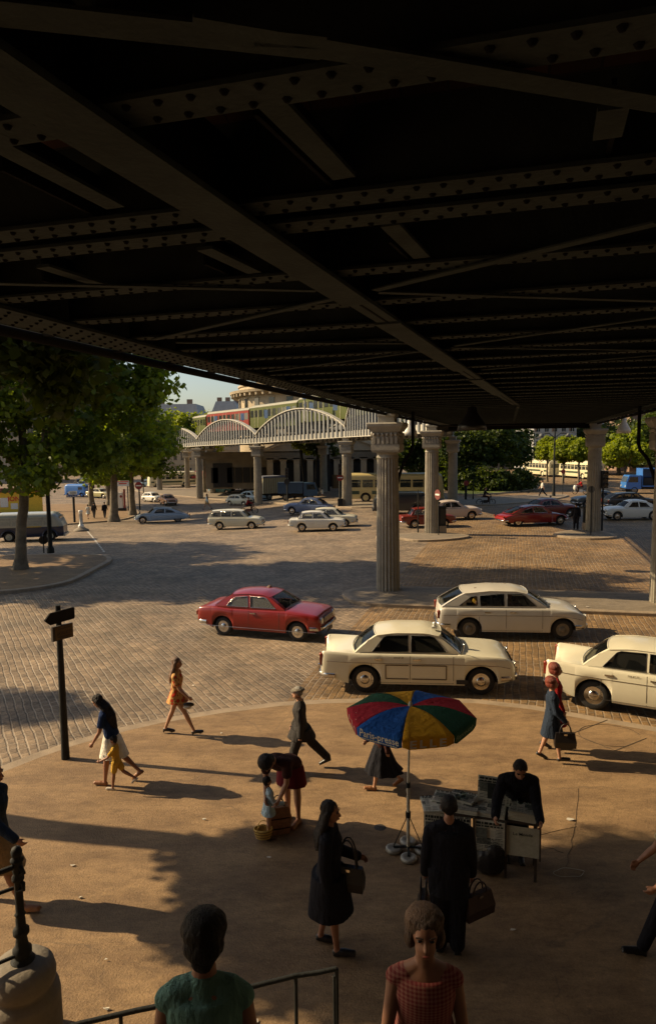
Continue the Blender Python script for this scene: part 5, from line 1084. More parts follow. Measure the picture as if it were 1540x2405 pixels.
# ================================================================ PEOPLE
M_SKIN = mat('skin', (.36, .19, .115), .55, var=.08, scale=9); M_SKIN2 = mat('tanned skin', (.27, .125, .07), .55, var=.08, scale=9); M_EYE = mat('eye dark', (.02, .015, .012), .2); M_LIP = mat('lips', (.30, .07, .05), .5)
H_BLK = mat('black hair', (.012, .009, .008), .62, spec=.25, var=.3, scale=40, bump=.25, bscale=220); H_BRN = mat('brown hair', (.10, .045, .018), .5, var=.4, scale=30, bump=.25, bscale=220); H_RED = mat('copper red hair', (.17, .028, .010), .5, var=.35, scale=30, bump=.25, bscale=220); H_GREY = mat('grey hair', (.22, .20, .17), .6, var=.3, scale=30, bump=.25, bscale=220); H_DBL = mat('dark blond hair', (.060, .028, .012), .6, var=.35, scale=25, bump=.25, bscale=220)
def stretch_bump(m, sc, strg, dist):
    n = m.node_tree.nodes; l = m.node_tree.links; tc = n.new('ShaderNodeTexCoord'); mp = n.new('ShaderNodeMapping'); mp.inputs['Scale'].default_value = sc; l.new(tc.outputs['Object'], mp.inputs[0])
    bp = n.new('ShaderNodeBump'); bp.inputs['Strength'].default_value = strg; bp.inputs['Distance'].default_value = dist; l.new(noise(n, l, mp.outputs[0], 1, 4, .6), bp.inputs['Height']); b = n['Principled BSDF']
    if b.inputs['Normal'].is_linked: l.new(b.inputs['Normal'].links[0].from_socket, bp.inputs['Normal'])
    l.new(bp.outputs[0], b.inputs['Normal']); return m
def cloth(n, c, v=.12): return stretch_bump(mat(n, c, .9, var=v, scale=5, bump=.3, bscale=160, spec=.15), (15, 15, 4.5), .9, .05)
C_BLK = cloth('black cloth', (.012, .012, .016)); C_CHAR = cloth('charcoal suit cloth', (.035, .032, .030)); C_WHT = cloth('white cloth', (.62, .60, .52)); C_NAVY = cloth('navy cloth', (.018, .027, .044)); C_BLUE = cloth('blue cloth', (.012, .028, .085)); C_RED = cloth('red cloth', (.24, .012, .012)); C_TEAL = cloth('sea green cloth', (.13, .25, .215)); C_YEL = cloth('yellow cloth', (.55, .33, .05)); C_DBR = cloth('dark brown cloth', (.045, .018, .014)); C_LBL = cloth('pale blue cloth', (.38, .50, .55)); C_TAN = cloth('tan cloth', (.30, .20, .10)); C_KHAKI = cloth('khaki cloth', (.12, .12, .08)); C_WINE = cloth('wine red cloth', (.12, .012, .018))
C_FLOR = pattern_mat('floral print cloth', 'voronoi', (.48, .26, .09), (.42, .03, .01), (.20, .09, .03), 13); C_GING = pattern_mat('pink gingham cloth', 'gingham', (.34, .15, .11), (.20, .03, .03), scale=46); C_PRINT = pattern_mat('cream and brown print cloth', 'voronoi', (.50, .40, .22), (.20, .10, .03), (.10, .06, .03), 16)
L_BLK = mat('black leather', (.012, .010, .010), .35, var=.2, bump=.3); L_TAN = mat('tan leather', (.24, .10, .035), .5, var=.2, bump=.3); L_WHT = mat('white canvas', (.5, .46, .38), .8); L_BRN = mat('brown leather', (.07, .03, .015), .45, bump=.3)
from mathutils.noise import noise as pnoise
def V(*a): return Vector(a)
for h_ in (H_BLK, H_BRN, H_RED, H_GREY, H_DBL): stretch_bump(h_, (110, 110, 16), .8, .02)
class Blob(MB):
    def rc(s, p, q, r1, r2, n=12):
        p, q = Vector(p), Vector(q); s.cyl(p, q, r1, r2, n); s.ell(p, (r1,)*3, nu=n, nv=7); s.ell(q, (r2,)*3, nu=n, nv=7); return s
    def chain(s, pts, rs, n=12):
        for i in range(len(pts)-1): s.rc(pts[i], pts[i+1], rs[i], rs[i+1], n)
        return s
def hand(B, w, d, pn, k=1.0, curl=.5, thumb=None):
    """palm from the wrist w along d; pn is the palm normal (fingers curl towards it)"""
    d = d.normalized(); pn = (pn-d*pn.dot(d)).normalized(); sd_ = d.cross(pn)
    if thumb is not None and sd_.dot(thumb) < 0: sd_ = -sd_
    B.rc(w, w+d*.05*k+sd_*.012*k, .022*k, .026*k, 8); B.rc(w, w+d*.05*k-sd_*.018*k, .021*k, .022*k, 8)
    for i, (o, L) in enumerate(((.030, .072), (.011, .082), (-.009, .076), (-.028, .060))):
        b = w+d*.068*k+sd_*o*k; cur = curl*(1+.12*i); d1 = (d*math.cos(cur*.6)+pn*math.sin(cur*.6)); d2 = (d*math.cos(cur*1.5)+pn*math.sin(cur*1.5)); d3 = (d*math.cos(cur*2.3)+pn*math.sin(cur*2.3)); q1 = b+d1*L*.45*k; q2 = q1+d2*L*.32*k
        B.chain([w+d*.04*k+sd_*o*.8*k, b, q1, q2, q2+d3*L*.25*k], [.011*k, .0105*k, .0095*k, .0085*k, .0075*k], 7)
    b = w+d*.02*k+sd_*.026*k; q = b+(d*.7+sd_*.75+pn*.35).normalized()*.036*k; B.chain([b, q, q+(d+sd_*.15+pn*.5).normalized()*.032*k], [.014*k, .011*k, .0085*k], 7)
def person(label, pose=None, out=None, size=1.0, fine=.011, parent=None, skin=None, hair=H_BRN, hairs='short', female=False, name='person', hands=True, cat='person'):
    P = dict(lean=0, legL=(0, 0), legR=(0, 0), footL=0, footR=0, armL=(5, 8, 12), armR=(5, 8, 12), head=0, yaw=0, hipdrop=0, twist=0); P.update(pose or {}); O = dict(top=None, sleeve='long', hem=.02, bottom=None, skirt=None, shoes=L_BLK, heel=0); O.update(out or {})
    skin = skin or M_SKIN; t = thing(name, label, cat)
    f = .93 if female else 1.0; sh = .165 if female else .19
    ln = R(P['lean']); sp_ = V(math.sin(ln), 0, math.cos(ln)); fw = V(math.cos(ln), 0, -math.sin(ln))
    hip = V(0, 0, .92)
    J = {}
    for s, n in ((1, 'L'), (-1, 'R')):
        a, k = R(P['leg'+n][0]), R(P['leg'+n][1]); h = hip+V(0, s*.085, 0); kn = h+V(math.sin(a), s*.0, -math.cos(a))*.43; an = kn+V(math.sin(a-k), 0, -math.cos(a-k))*.42
        ft = R(P['foot'+n]); fd = V(math.cos(ft), 0, -math.sin(ft)); up_ = V(math.sin(ft), 0, math.cos(ft)); hl_ = an-up_*.07-fd*.05; toe = hl_+fd*.235; J[n] = (h, kn, an, hl_, toe, fd, up_)
        J['low'+n] = min(hl_.z, toe.z)-.012-(O['heel'] if True else 0)*0
    low = min(J['lowL'], J['lowR']); dz = V(0, 0, -low+O['heel']*.9); hip = hip+dz
    for n in 'LR': J[n] = tuple(p+dz if i < 5 else p for i, p in enumerate(J[n]))
    C = lambda u: hip+sp_*u
    nb = C(.53); tw = R(P['twist'])
    hp = R(P['head']); hd = V(math.sin(ln*.6+hp), 0, math.cos(ln*.6+hp)); hw_ = R(P['yaw']); hf = V(math.cos(ln*.6+hp)*math.cos(hw_), math.sin(hw_), -math.sin(ln*.6+hp)*math.cos(hw_)); hc = nb+hd*.17+hf*.012; hl_ = hd.cross(hf).normalized(); hf = hl_.cross(hd)
    HM = Matrix((hf, hl_, hd)).transposed()
    arms = {}
    for s, n in ((1, 'L'), (-1, 'R')):
        a, ab, e = [R(x) for x in P['arm'+n][:3]]; S_ = C(.43)+V(math.sin(tw)*-s*.0, s*(sh-.012), 0)
        d1 = V(math.sin(a)*math.cos(ab), s*math.sin(ab), -math.cos(a)*math.cos(ab)); inn = P['arm'+n][3] if len(P['arm'+n]) > 3 else 0; ia = R(inn)
        d2 = V(math.sin(a+e)*math.cos(ab*.5), s*math.sin(ab*.5)-s*math.sin(ia), -math.cos(a+e)).normalized(); E = S_+d1*.285; Wr = E+d2*.245; arms[n] = (S_, E, Wr, d2)
    J['arms'] = arms; J['hip'] = hip
    def torso(B, inf, z0=-.08, z1=.53, rr=1.0):
        prof = [(-.10, .115, .085), (-.06, .155, .105), (.0, .165 if female else .16, .11), (.08, .150 if female else .155, .10), (.17, .128 if female else .148, .088), (.27, .140 if female else .160, .098), (.36, .150 if female else .172, .108), (.42, sh-.022, .094), (.465, sh*.74, .078), (.50, sh*.46, .062), (.53, .052, .05)]
        rs = []
        for u, a, b_ in prof:
            if u < z0-.001 or u > z1+.001: continue
            c = C(u)+fw*(.012 if .25 < u < .4 else 0); rs.append([c+V(0, math.cos(th)*(a+inf), 0)+fw*(math.sin(th)*(b_+inf)) for th in [2*math.pi*k/20 for k in range(20)]])
        B.rings(rs, True)
    # --- body
    B = Blob(); torso(B, 0); B.rc(C(.49), nb+hd*.06+hf*.0, .056, .050)
    B.ell(hc+hf*-.008+hd*.025, (.092, .073, .098), HM, 16, 12); B.ell(hc+hf*.030-hd*.045, (.060, .056, .072), HM, 14, 10); B.ell(hc+hf*.048-hd*.088, (.026, .026, .022), HM, 8, 6)
    B.rc(hc+hf*.084+hd*.010, hc+hf*.103-hd*.028, .009, .0145, 8); B.ell(hc+hf*.083-hd*.062, (.014, .024, .011), HM, 8, 6)
    for s in (-1, 1): B.ell(hc+hl_*s*.076-hd*.005-hf*.01, (.022, .010, .032), HM, 8, 6); B.ell(hc+hf*.066+hl_*s*.031+hd*.031, (.016, .026, .008), HM, 8, 6)
    kk = .92 if female else 1.0
    for s, n in ((1, 'L'), (-1, 'R')):
        S_, E, Wr, d2 = arms[n]; B.chain([C(.505)+V(0, s*.045, 0), C(.465)+V(0, s*sh*.62, 0), S_, S_.lerp(E, .35), E, E.lerp(Wr, .3), Wr], [.045, .048, .052*kk, .047*kk, .038*kk, .040*kk, .025*kk])
        if hands: hand(B, Wr, d2, V(0, -s, 0)+d2*.01, .95*kk, P.get('curl', .6), thumb=V(1, 0, .2))
        else: B.rc(Wr, Wr+d2*.1, .026, .02)
        h, kn, an, hl__, toe, fd, up_ = J[n]; B.chain([h, h.lerp(kn, .45), kn, kn.lerp(an, .28), kn.lerp(an, .75), an], [.092*kk, .078*kk, .054*kk, .057*kk, .038*kk, .034*kk]); B.rc(an-up_*.02, hl__+fd*.04+up_*.02, .034, .034); B.chain([hl__+fd*.03+up_*.02, hl__+fd*.13+up_*.018, toe-fd*.02+up_*.014], [.033, .034, .022])
    bd = B.build('body', skin, t); remesh(bd, fine*.75 if hands else fine, 3)
    # --- face
    for s in (-1, 1): MB().ell(hc+hf*.0765+hl_*s*.031+hd*.016, (.010, .014, .008), HM, 8, 6).build('eye', M_EYE, t)
    mb = MB(); mb.ell(hc+hf*.094-hd*.064, (.006, .021, .006), HM, 8, 5); mb.build('mouth', M_LIP, t)
    mb = MB()
    for s in (-1, 1): mb.rc(hc+hf*.088+hl_*s*.016+hd*.036, hc+hf*.078+hl_*s*.046+hd*.037, .004, .003) if False else mb.tube([hc+hf*.089+hl_*s*.014+hd*.036, hc+hf*.087+hl_*s*.032+hd*.041, hc+hf*.074+hl_*s*.05+hd*.035], .0045, 5)
    mb.build('eyebrows', hair, t)
    # --- hair
    B = Blob()
    if hairs != 'bald':
        B.ell(hc-hf*.022+hd*.044, (.096, .081, .092), HM, 16, 12)
        for s in (-1, 1): B.ell(hc-hf*.03+hl_*s*.055+hd*.02, (.06, .03, .06), HM, 10, 8)
        B.ell(hc-hf*.055-hd*.005, (.042, .060, .062), HM, 10, 8)
        if hairs == 'bouffant':
            B.ell(hc-hf*.045+hd*.062, (.110, .106, .100), HM, 16, 12); B.ell(hc-hf*.06-hd*.0, (.085, .098, .10), HM, 14, 10)
            for s in (-1, 1): B.ell(hc-hf*.02+hl_*s*.075-hd*.01, (.06, .034, .075), HM, 10, 8)
            for q in range(14): a = q*.45; B.ell(hc-hf*.035+hd*(.085+.012*math.sin(q*2.3))+hf*.06*math.cos(a)+hl_*.065*math.sin(a), (.042, .042, .034), HM, 8, 6)
        if hairs == 'crop': B.ell(hc-hf*.02+hd*.058, (.114, .100, .092), HM, 14, 10); B.ell(hc-hf*.045-hd*.01, (.078, .088, .085), HM, 12, 8); B.ell(hc-hf*.062-hd*.075, (.030, .050, .050), HM, 12, 8)
        if hairs in ('long', 'verylong'):
            LL = .42 if hairs == 'verylong' else .30; bk_ = -fw
            for q in range(9):
                u = (q-4)/4; a0 = hc-hf*(.06*(1-abs(u)*.7))+hl_*u*.075+hd*.02; a1 = nb+hd*.02-fw*(.085-.05*abs(u))+V(0, u*.095, 0); a2 = nb-sp_*(LL*.45-.02*q % .05)-fw*(.13-.05*abs(u))+V(0, u*.105, 0); a3 = nb-sp_*LL*(1-.18*abs(u))-fw*(.135-.04*abs(u))+V(0, u*.08, 0)
                B.chain([a0, a1, a2, a3], [.036, .038, .034, .012])
        ho = B.build('hair', hair, t); vx = .0065 if fine < .0105 else .010; remesh(ho, vx, 2)
        me = ho.data; n_ = len(me.vertices); co = np.empty(n_*3); me.vertices.foreach_get('co', co); co = co.reshape(-1, 3); no_ = np.array([v.normal for v in me.vertices]); amp = .0045 if hairs != 'long' and hairs != 'verylong' else .008
        dsp = np.array([pnoise(Vector((c[0]*34, c[1]*34, c[2]*11)))+.6*pnoise(Vector((c[0]*90, c[1]*90, c[2]*26))) for c in co]); co += no_*(dsp*amp)[:, None]; me.vertices.foreach_set('co', co.ravel()); me.update()
    # --- clothes
    top = O['top']
    if top:
        B = Blob(); torso(B, ((.027 if O.get('neck') else .018) if O['sleeve'] == 'none' else .014)+(.010 if O.get('loose') else 0), -.10 if O['hem'] >= 0 else .0, .47)
        if O.get('neck'): B.rc(C(.46), C(.512), .080, .066)
        if O['sleeve'] != 'none': B.rc(C(.46), C(.505), .080, .062)
        for s, n in ((1, 'L'), (-1, 'R')):
            S_, E, Wr, d2 = arms[n]; g = .013+(.008 if O.get('loose') else 0)
            B.chain([C(.495)+V(0, s*.055, 0), C(.462)+V(0, s*sh*.6, 0), S_], [.052+g*.8, .058+g*.9, .054+g*.8] if O['sleeve'] != 'none' else ([.056, .070, .060] if O.get('neck') else [.030, .056, .056]))
            if O['sleeve'] == 'long': B.chain([S_, S_.lerp(E, .4), E, E.lerp(Wr, .93)], [.052+g*.7, .049+g, .044+g, .034+g])
            elif O['sleeve'] == 'short': B.chain([S_, S_.lerp(E, .55)], [.052+g*.8, .053+g])
        hm = O['hem']
        if hm > .03:   # coat or jacket skirt
            legs = [J['L'][1], J['R'][1]]; rs = []; n_ = 26
            for q in range(7):
                u = q/6; z = hip.z-hm*u; cx = 0; 
                spx = (max(l.x for l in legs)-min(l.x for l in legs))*.5*min(1, hm/.45)*u; mx = (max(l.x for l in legs)+min(l.x for l in legs))*.5*min(1, hm/.45)*u
                rx = .135+O.get('bulk', 0)+spx+.02*u*O.get('flare', 1); ry = .178+O.get('bulk', 0)+.025*u*O.get('flare', 1)
                rs.append([V(hip.x+mx+math.cos(th)*rx*(1+.035*u*math.sin(5*th+1)), math.sin(th)*ry*(1+.03*u*math.sin(7*th)), z) for th in [2*math.pi*k/n_ for k in range(n_)]])
            B.rings(list(reversed(rs)), True)
        to = B.build(O.get('topname', 'top'), top, t); remesh(to, fine, 2)
    if O['bottom']:
        B = Blob(); torso(B, .010, -.10, .10); g = .014+(.016 if O.get('loose') else 0)
        ln_ = O.get('leglen', .97)
        for n in 'LR':
            h, kn, an, *_ = J[n]; 
            if ln_ > .6: B.chain([h, h.lerp(kn, .5), kn, kn.lerp(an, .5), kn.lerp(an, .98)], [.094*kk+g, .080*kk+g, .060+g, .054+g, .048+g])
            else: B.chain([h, h.lerp(kn, .5), h.lerp(kn, .5+ln_)], [.094+g, .088+g, .080+g])
        bo = B.build('trousers' if ln_ > .6 else 'shorts', O['bottom'], t); remesh(bo, fine, 2)
    if O['skirt']:
        sm, slen, fl = O['skirt']; mb = MB(); rs = []; legs = [J['L'], J['R']]; n_ = 44; z0 = C(.13)
        for q in range(13):
            u = q/12; z = z0.z-(z0.z-(hip.z-slen))*u; base = C(.13).lerp(hip, min(1, u*3)); kz = max(0, hip.z-z)
            xs2 = []
            for l in legs:
                h, kn, an = l[:3]
                p = h.lerp(kn, min(1, kz/max(.05, h.z-kn.z))) if z > kn.z else kn.lerp(an, min(1, (kn.z-z)/max(.05, kn.z-an.z))); xs2.append(p.x)
            mx = (xs2[0]+xs2[1])/2 if kz > 0 else base.x; sx = abs(xs2[0]-xs2[1])/2 if kz > 0 else 0
            w0 = .128+(.175-.128)*min(1, u*3); rx = .098+.03*min(1, u*3)+sx*.95+fl*u*.7; ry = w0+fl*u
            am = .02+.05*u if fl > .06 else .02*u
            rs.append([V(mx+math.cos(th)*rx*(1+am*math.sin(9*th+2*u)), math.sin(th)*ry*(1+am*math.sin(9*th+2*u)), z) for th in [2*math.pi*k/n_ for k in range(n_)]])
        inn_ = [[p.lerp(sum(r, V(0, 0, 0))/n_, .05) for p in r] for r in rs]
        mb.rings(rs, False); mb.rings(list(reversed(inn_)), False); mb.add(rs[-1]+inn_[-1], [(i, (i+1) % n_, (i+1) % n_+n_, i+n_) for i in range(n_)]); mb.build('skirt', sm, t)
    if O['shoes']:
        for n in 'LR':
            h, kn, an, hl__, toe, fd, up_ = J[n]; B = Blob(); l_ = V(0, 1, 0)
            dn = up_*.0; B.chain([hl__+fd*.03+up_*.018, hl__+fd*.12+up_*.018, toe-fd*.01+up_*.012], [.038, .040, .028], 10); B.box(hl__+fd*.125-up_*.008, (.25, .07, .02), M=Matrix((fd, V(0, 1, 0), up_)).transposed())
            if O['heel']: B.rc(hl__+fd*.015, hl__+fd*.012-up_*O['heel'], .026, .018, 8); B.rc(toe-fd*.06-up_*.01, toe-fd*.05-up_*(O['heel']*.5), .03, .025, 8)
            if O.get('boot'): B.rc(an-up_*.02, an+up_*.05, .045, .045)
            so = B.build('shoe', O['shoes'], t); remesh(so, .012, 1)
    t['_s'] = 1.0; t['_top'] = float((hc+hd*.13).z)
    return t, J
def stand(tj, feet, headpx, face, dz=.12, size=None, girth=1.1):
    """set a figure on the ground point seen at feet, scaled so that its head reaches headpx, turned to face"""
    t, J = tj; p = PX(feet[0], feet[1], dz=dz)
    if size is None:
        lo, hi = .3, 3.0
        for _ in range(40):
            m_ = (lo+hi)/2
            if proj((p.x, p.y, p.z+m_))[1] > headpx: lo = m_
            else: hi = m_
        size = m_/t['_top']
    t.location = p; t.rotation_euler = (0, 0, R(face)); t.scale = (size*1.07, size*girth, size)
    del t['_s'], t['_top']; return t
def wpt(t, p): return Matrix.LocRotScale(t.location, t.rotation_euler, t.scale) @ Vector(p)
walkA = dict(legL=(24, 4), legR=(-20, 22), footL=-8, footR=28, armL=(-18, 6, 12), armR=(20, 6, 22))
walkB = dict(legR=(24, 4), legL=(-20, 22), footR=-8, footL=28, armR=(-18, 6, 12), armL=(20, 6, 22))
# girl in the floral mini dress
g = stand(person('young woman with long brown hair in a short red and yellow print dress walking right', dict(walkB, legR=(26, 2), legL=(-16, 6), footL=5, footR=-10, armR=(22, 4, 25), armL=(-10, 6, 15), lean=2), dict(top=C_FLOR, sleeve='short', skirt=(C_FLOR, .16, .05), shoes=L_BLK, heel=.05), female=True, hair=H_BRN, hairs='long'), (418, 1726), 1543, -4)
w_ = wpt(g, (.30, -.17, .78)); t = thing('purse', 'small dark purse carried by the woman in the print dress', 'bag', w_); Blob().ell((0, 0, 0), (.11, .03, .045)).build('pouch', L_BLK, t); Blob().ell((-.03, -.01, -.05), (.08, .03, .04)).build('flap', L_WHT, t)
# woman in white skirt with a child
stand(person('woman with long black hair bowing her head, white skirt and dark blue top, walking left', dict(walkA, legL=(10, 4), legR=(-18, 26), footR=36, lean=12, head=28, armL=(10, 6, 20), armR=(0, 6, 20)), dict(top=C_BLUE, sleeve='short', hem=-1, skirt=(C_WHT, .38, .05), shoes=L_TAN), female=True, hair=H_BLK, hairs='verylong', skin=M_SKIN2), (268, 1838), 1634, 176)
stand(person('small child in yellow shirt and shorts hurrying left beside the woman in the white skirt', dict(walkA, legL=(8, 2), legR=(-24, 34), footR=40, lean=3, head=4, armL=(35, 6, 30), armR=(-5, 8, 20)), dict(top=C_YEL, sleeve='short', bottom=C_YEL, leglen=.2, shoes=L_WHT), hair=H_BLK, hairs='crop', skin=M_SKIN2), (276, 1851), 1728, 178)
# man with flat cap
m_, J_ = person('man in a dark suit and grey flat cap striding left, hands low', dict(walkA, legL=(16, 2), legR=(-28, 14), footR=25, lean=2, head=6, armL=(-6, 6, 10), armR=(5, 4, 22)), dict(top=C_CHAR, hem=.20, bottom=C_CHAR, shoes=L_BLK, topname='jacket', loose=1, bulk=.045), hair=H_GREY, hairs='short')
stand((m_, J_), (708, 1808), 1612, 180, girth=1.3); B = Blob(); 
zt = (J_['hip']+V(0, 0, .53)); q = zt+V(.03, 0, .24); B.ell(q+V(0, 0, 0), (.12, .10, .045)); B.ell(q+V(.09, 0, -.02), (.07, .08, .015)); co = B.build('cap', cloth('grey cap tweed', (.16, .14, .11)), m_); remesh(co, .01, 2)
# bending woman and her child
bw = stand(person('woman in dark top and wine skirt bending over a small child', dict(lean=62, legL=(-3, 0), legR=(-6, 0), armL=(8, 0, 18, 16), armR=(4, 0, 22, 12), head=34), dict(top=C_DBR, sleeve='short', hem=-1, skirt=(C_WINE, .33, .04), shoes=L_TAN), female=True, hair=H_BLK, hairs='crop', skin=M_SKIN), (684, 1932), 1766, 246, size=1.02)
stand(person('toddler in a pale blue coat holding a small wicker basket', dict(armR=(20, 6, 60), armL=(6, 8, 14), legL=(2, 0), legR=(-3, 0), head=-8), dict(top=C_LBL, hem=.22, shoes=L_BRN, topname='coat', flare=2.2, loose=1), hair=H_BLK, hairs='crop'), (632, 1967), 1824, 20)
def basket(c, s, label, mat_, name='basket'):
    t = thing(name, label, name, c); mb = MB(); rs = []
    for r, z in ((.105, 0), (.12, .05), (.135, .12), (.14, .17), (.13, .17), (.125, .12), (.1, .02)): rs.append([V(r*s*1.15*math.cos(a)*(1+.0), r*s*.75*math.sin(a), z*s) for a in [6.283*k/20 for k in range(20)]])
    mb.rings(rs, True); mb.build('body', mat_, t); mb = MB()
    for yy in (-.06, .06): mb.tube([V(.09*s*math.cos(a), yy*s, .16*s+.11*s*math.sin(a)) for a in np.linspace(0, math.pi, 10)], .007*s, 5)
    mb.build('handle', mat_, t); mb = MB()
    for z in (.04, .09, .14): mb.tube([V(.136*s*(.78+z*1.6)*1.17*math.cos(a), .136*s*(.78+z*1.6)*.77*math.sin(a), z*s) for a in np.linspace(0, 6.283, 24)], .006*s, 4)
    mb.build('weave_band', mat('dark wicker', (.16, .08, .02), .8), t); return t
M_WICK = mat('yellow wicker', (.50, .33, .08), .8, var=.3, scale=30, bump=.6, bscale=60)
p = PX(626, 1968, dz=.12); basket((p.x-.04, p.y-.05, .16), .85, 'little yellow wicker basket hanging from the toddler hand', M_WICK)
p = PX(655, 1952, dz=.12); t = thing('shopping_bag', 'tall tan shopping bag with stripes standing between the bending woman and the toddler', 'bag', (p.x, p.y, .12), R(15)); mb = MB(); mb.rings([[V(sx*a, sy*b_, z) for sx, sy in ((-1,-1),(1,-1),(1,1),(-1,1))] for a, b_, z in ((.14, .09, 0), (.17, .11, .22), (.14, .07, .40))], True, 0, False); mb.build('body', mat('tan raffia', (.30, .15, .07), .85, var=.3, scale=20, bump=.5), t)
mb = MB(); [mb.tube([V(a, -.115+abs(a)*.1, z) for a in np.linspace(-.15, .15, 6)], .008, 4) for z in (.1, .25)]; mb.build('stripe', C_DBR, t); mb = MB(); [mb.tube([V(.08*math.cos(a), yy, .39+.14*math.sin(a)) for a in np.linspace(0, math.pi, 10)], .008, 5) for yy in (-.05, .05)]; mb.build('handle', L_BRN, t)
# woman behind the parasol
stand(person('woman in a long dark flared skirt walking left, head hidden by the parasol', dict(walkA, legL=(10, 2), legR=(-14, 22), footR=35), dict(top=C_DBR, hem=.02, skirt=(C_BLK, .56, .13), shoes=L_TAN), female=True, hair=H_GREY, hairs='bouffant'), (895, 1850), 1655, 178)
# red haired pair
g = stand(person('woman with copper hair in a navy coat carrying a black handbag, nearer of the pair', dict(walkB, legR=(12, 4), legL=(-8, 10), armL=(12, 5, 30), armR=(12, 4, 30)), dict(top=C_NAVY, hem=.42, shoes=L_BLK, topname='coat', loose=1), female=True, hair=H_RED, hairs='bouffant'), (1292, 1787), 1590, -8)
stand(person('woman with copper red hair in a red dress, farther of the pair by the taxi', dict(walkB, legR=(10, 4), legL=(-8, 8), armL=(6, 4, 14), armR=(6, 4, 14)), dict(top=C_RED, skirt=(C_RED, .42, .04), shoes=L_BLK), female=True, hair=H_RED, hairs='bouffant'), (1300, 1762), 1558, -8)
def handbag(c, rz, label, m_=L_BLK, s=1.0, h=.24, w=.32, strap=.16):
    t = thing('handbag', label, 'bag', c, rz); mb = MB(); mb.rings([[V(sx*a*s, sy*b_*s, z*s) for sx, sy in ((-1,-1),(1,-1),(1,1),(-1,1))] for a, b_, z in ((w*.5, .06, 0), (w*.52, .07, h*.4), (w*.45, .03, h))], True, 0, False); mb.build('body', m_, t)
    mb = MB(); [mb.tube([V(.09*s*math.cos(a), yy*s, h*s*.96+strap*s*math.sin(a)) for a in np.linspace(0, math.pi, 10)], .009*s, 5) for yy in (-.03, .03)]; mb.build('handle', m_, t); mb = MB(); mb.box((0, -.04*s, h*s*.9), (.05*s, .02, .03)); mb.build('clasp', M_CHR, t); return t
p = wpt(g, (.22, -.20, .42)); handbag(p, R(-8), 'black stiff handbag carried by the copper haired woman in the navy coat', s=1.1)
# newspaper seller
sel = stand(person('newspaper seller in a dark jacket leaning over his stand with a paper in his hands', dict(lean=34, legL=(-4, 0), legR=(-6, 0), armR=(34, 18, 34), armL=(26, 4, 40), head=12), dict(top=C_BLK, hem=.14, bottom=C_BLK, shoes=L_BLK, topname='jacket', loose=1), hair=H_BLK, hairs='short', skin=M_SKIN2), (1207, 2018), 1776, 262, size=.98)
# man in a black suit seen from behind
sm = stand(person('stout man in a black suit seen from behind facing the newspaper stand', dict(armL=(4, 6, 8), armR=(4, 7, 8), legL=(1, 0), legR=(-1, 0), head=2), dict(top=C_BLK, hem=.24, bottom=C_BLK, shoes=L_BLK, topname='jacket', loose=1), hair=H_BLK, hairs='short', skin=M_SKIN2), (1052, 2232), 1868, 86)
p = wpt(sm, (.05, .24, .46)); handbag((p.x, p.y, p.z-.05), R(80), 'small black bag in the left hand of the man in the black suit', h=.2, w=.26, strap=.2)
p = wpt(sm, (.02, -.33, .36)); handbag((p.x-.04, p.y+.05, p.z+.02), R(30), 'big dark brown travel bag hanging at the right side of the black suited man', mat('dark brown hide', (.03, .014, .009), .5, bump=.3), s=1.1, h=.24, w=.34, strap=.14)
# woman in the black coat
bwm = stand(person('woman with dark hair to her shoulders in a long black coat walking right', dict(walkB, legR=(7, 2), legL=(-5, 6), footL=6, armR=(-2, 6, 10), armL=(10, 6, 62), head=4), dict(top=C_BLK, hem=.47, shoes=L_BLK, topname='coat', loose=1, flare=.8, bulk=.05), female=True, hair=H_BLK, hairs='long', skin=M_SKIN2), (775, 2226), 1880, -12)
p = wpt(bwm, (.20, .02, .74)); handbag(p, R(-15), 'black shoulder bag under the arm of the woman in the black coat', s=1.1, strap=.3)
# figures cut by the frame
stand(person('person in a cream and brown print shirt and dark trousers walking at the right edge', dict(walkA, armL=(20, 10, 30)), dict(top=C_PRINT, sleeve='short', bottom=C_BLK, shoes=L_BLK), hair=H_BLK, hairs='crop', skin=M_SKIN2), (1574, 2228), 1880, 176)
stand(person('person in dark sweater and tan skirt walking at the left edge beyond the post', dict(walkB, armR=(35, 8, 20), armL=(-10, 6, 10), lean=2), dict(top=C_NAVY, skirt=(C_TAN, .40, .03), shoes=L_TAN), female=True, hair=H_BRN, hairs='short', skin=M_SKIN2), (-2, 2122), 1790, -6)
# the two women on the stairs
s1 = PX(462, 2140, 1.35)
g1, j1 = person('woman with short black hair in a sea green sleeveless dress seen from behind', dict(armL=(-6, 9, 14), armR=(4, 9, 14), legL=(10, 12), head=14), dict(top=C_TEAL, sleeve='none', neck=1, skirt=(C_TEAL, .42, .05), shoes=L_BLK), female=True, hair=H_BLK, hairs='crop', skin=M_SKIN2, fine=.010)
def put_at(t, p, face, head_z):
    s = (head_z-p[2])/t['_top']; t.location = p; t.rotation_euler = (0, 0, R(face)); t.scale = (s*1.08, s*1.14, s); del t['_s'], t['_top']
put_at(g1, (-.575, 2.82, 2.05), 92, 3.665)
g2, j2 = person('woman with bouffant hair in a pink gingham dress coming up the stairs', dict(armL=(-2, 9, 16), armR=(10, 9, 26), legL=(14, 20), head=-7, lean=4), dict(top=C_GING, sleeve='none', skirt=(C_GING, .42, .05), shoes=L_TAN), female=True, hair=H_DBL, hairs='bouffant', skin=M_SKIN2, fine=.010)
put_at(g2, (.50, 3.50, 1.62), 266, 3.21)
def crewneck(g, J, col):
    hip = J['hip']
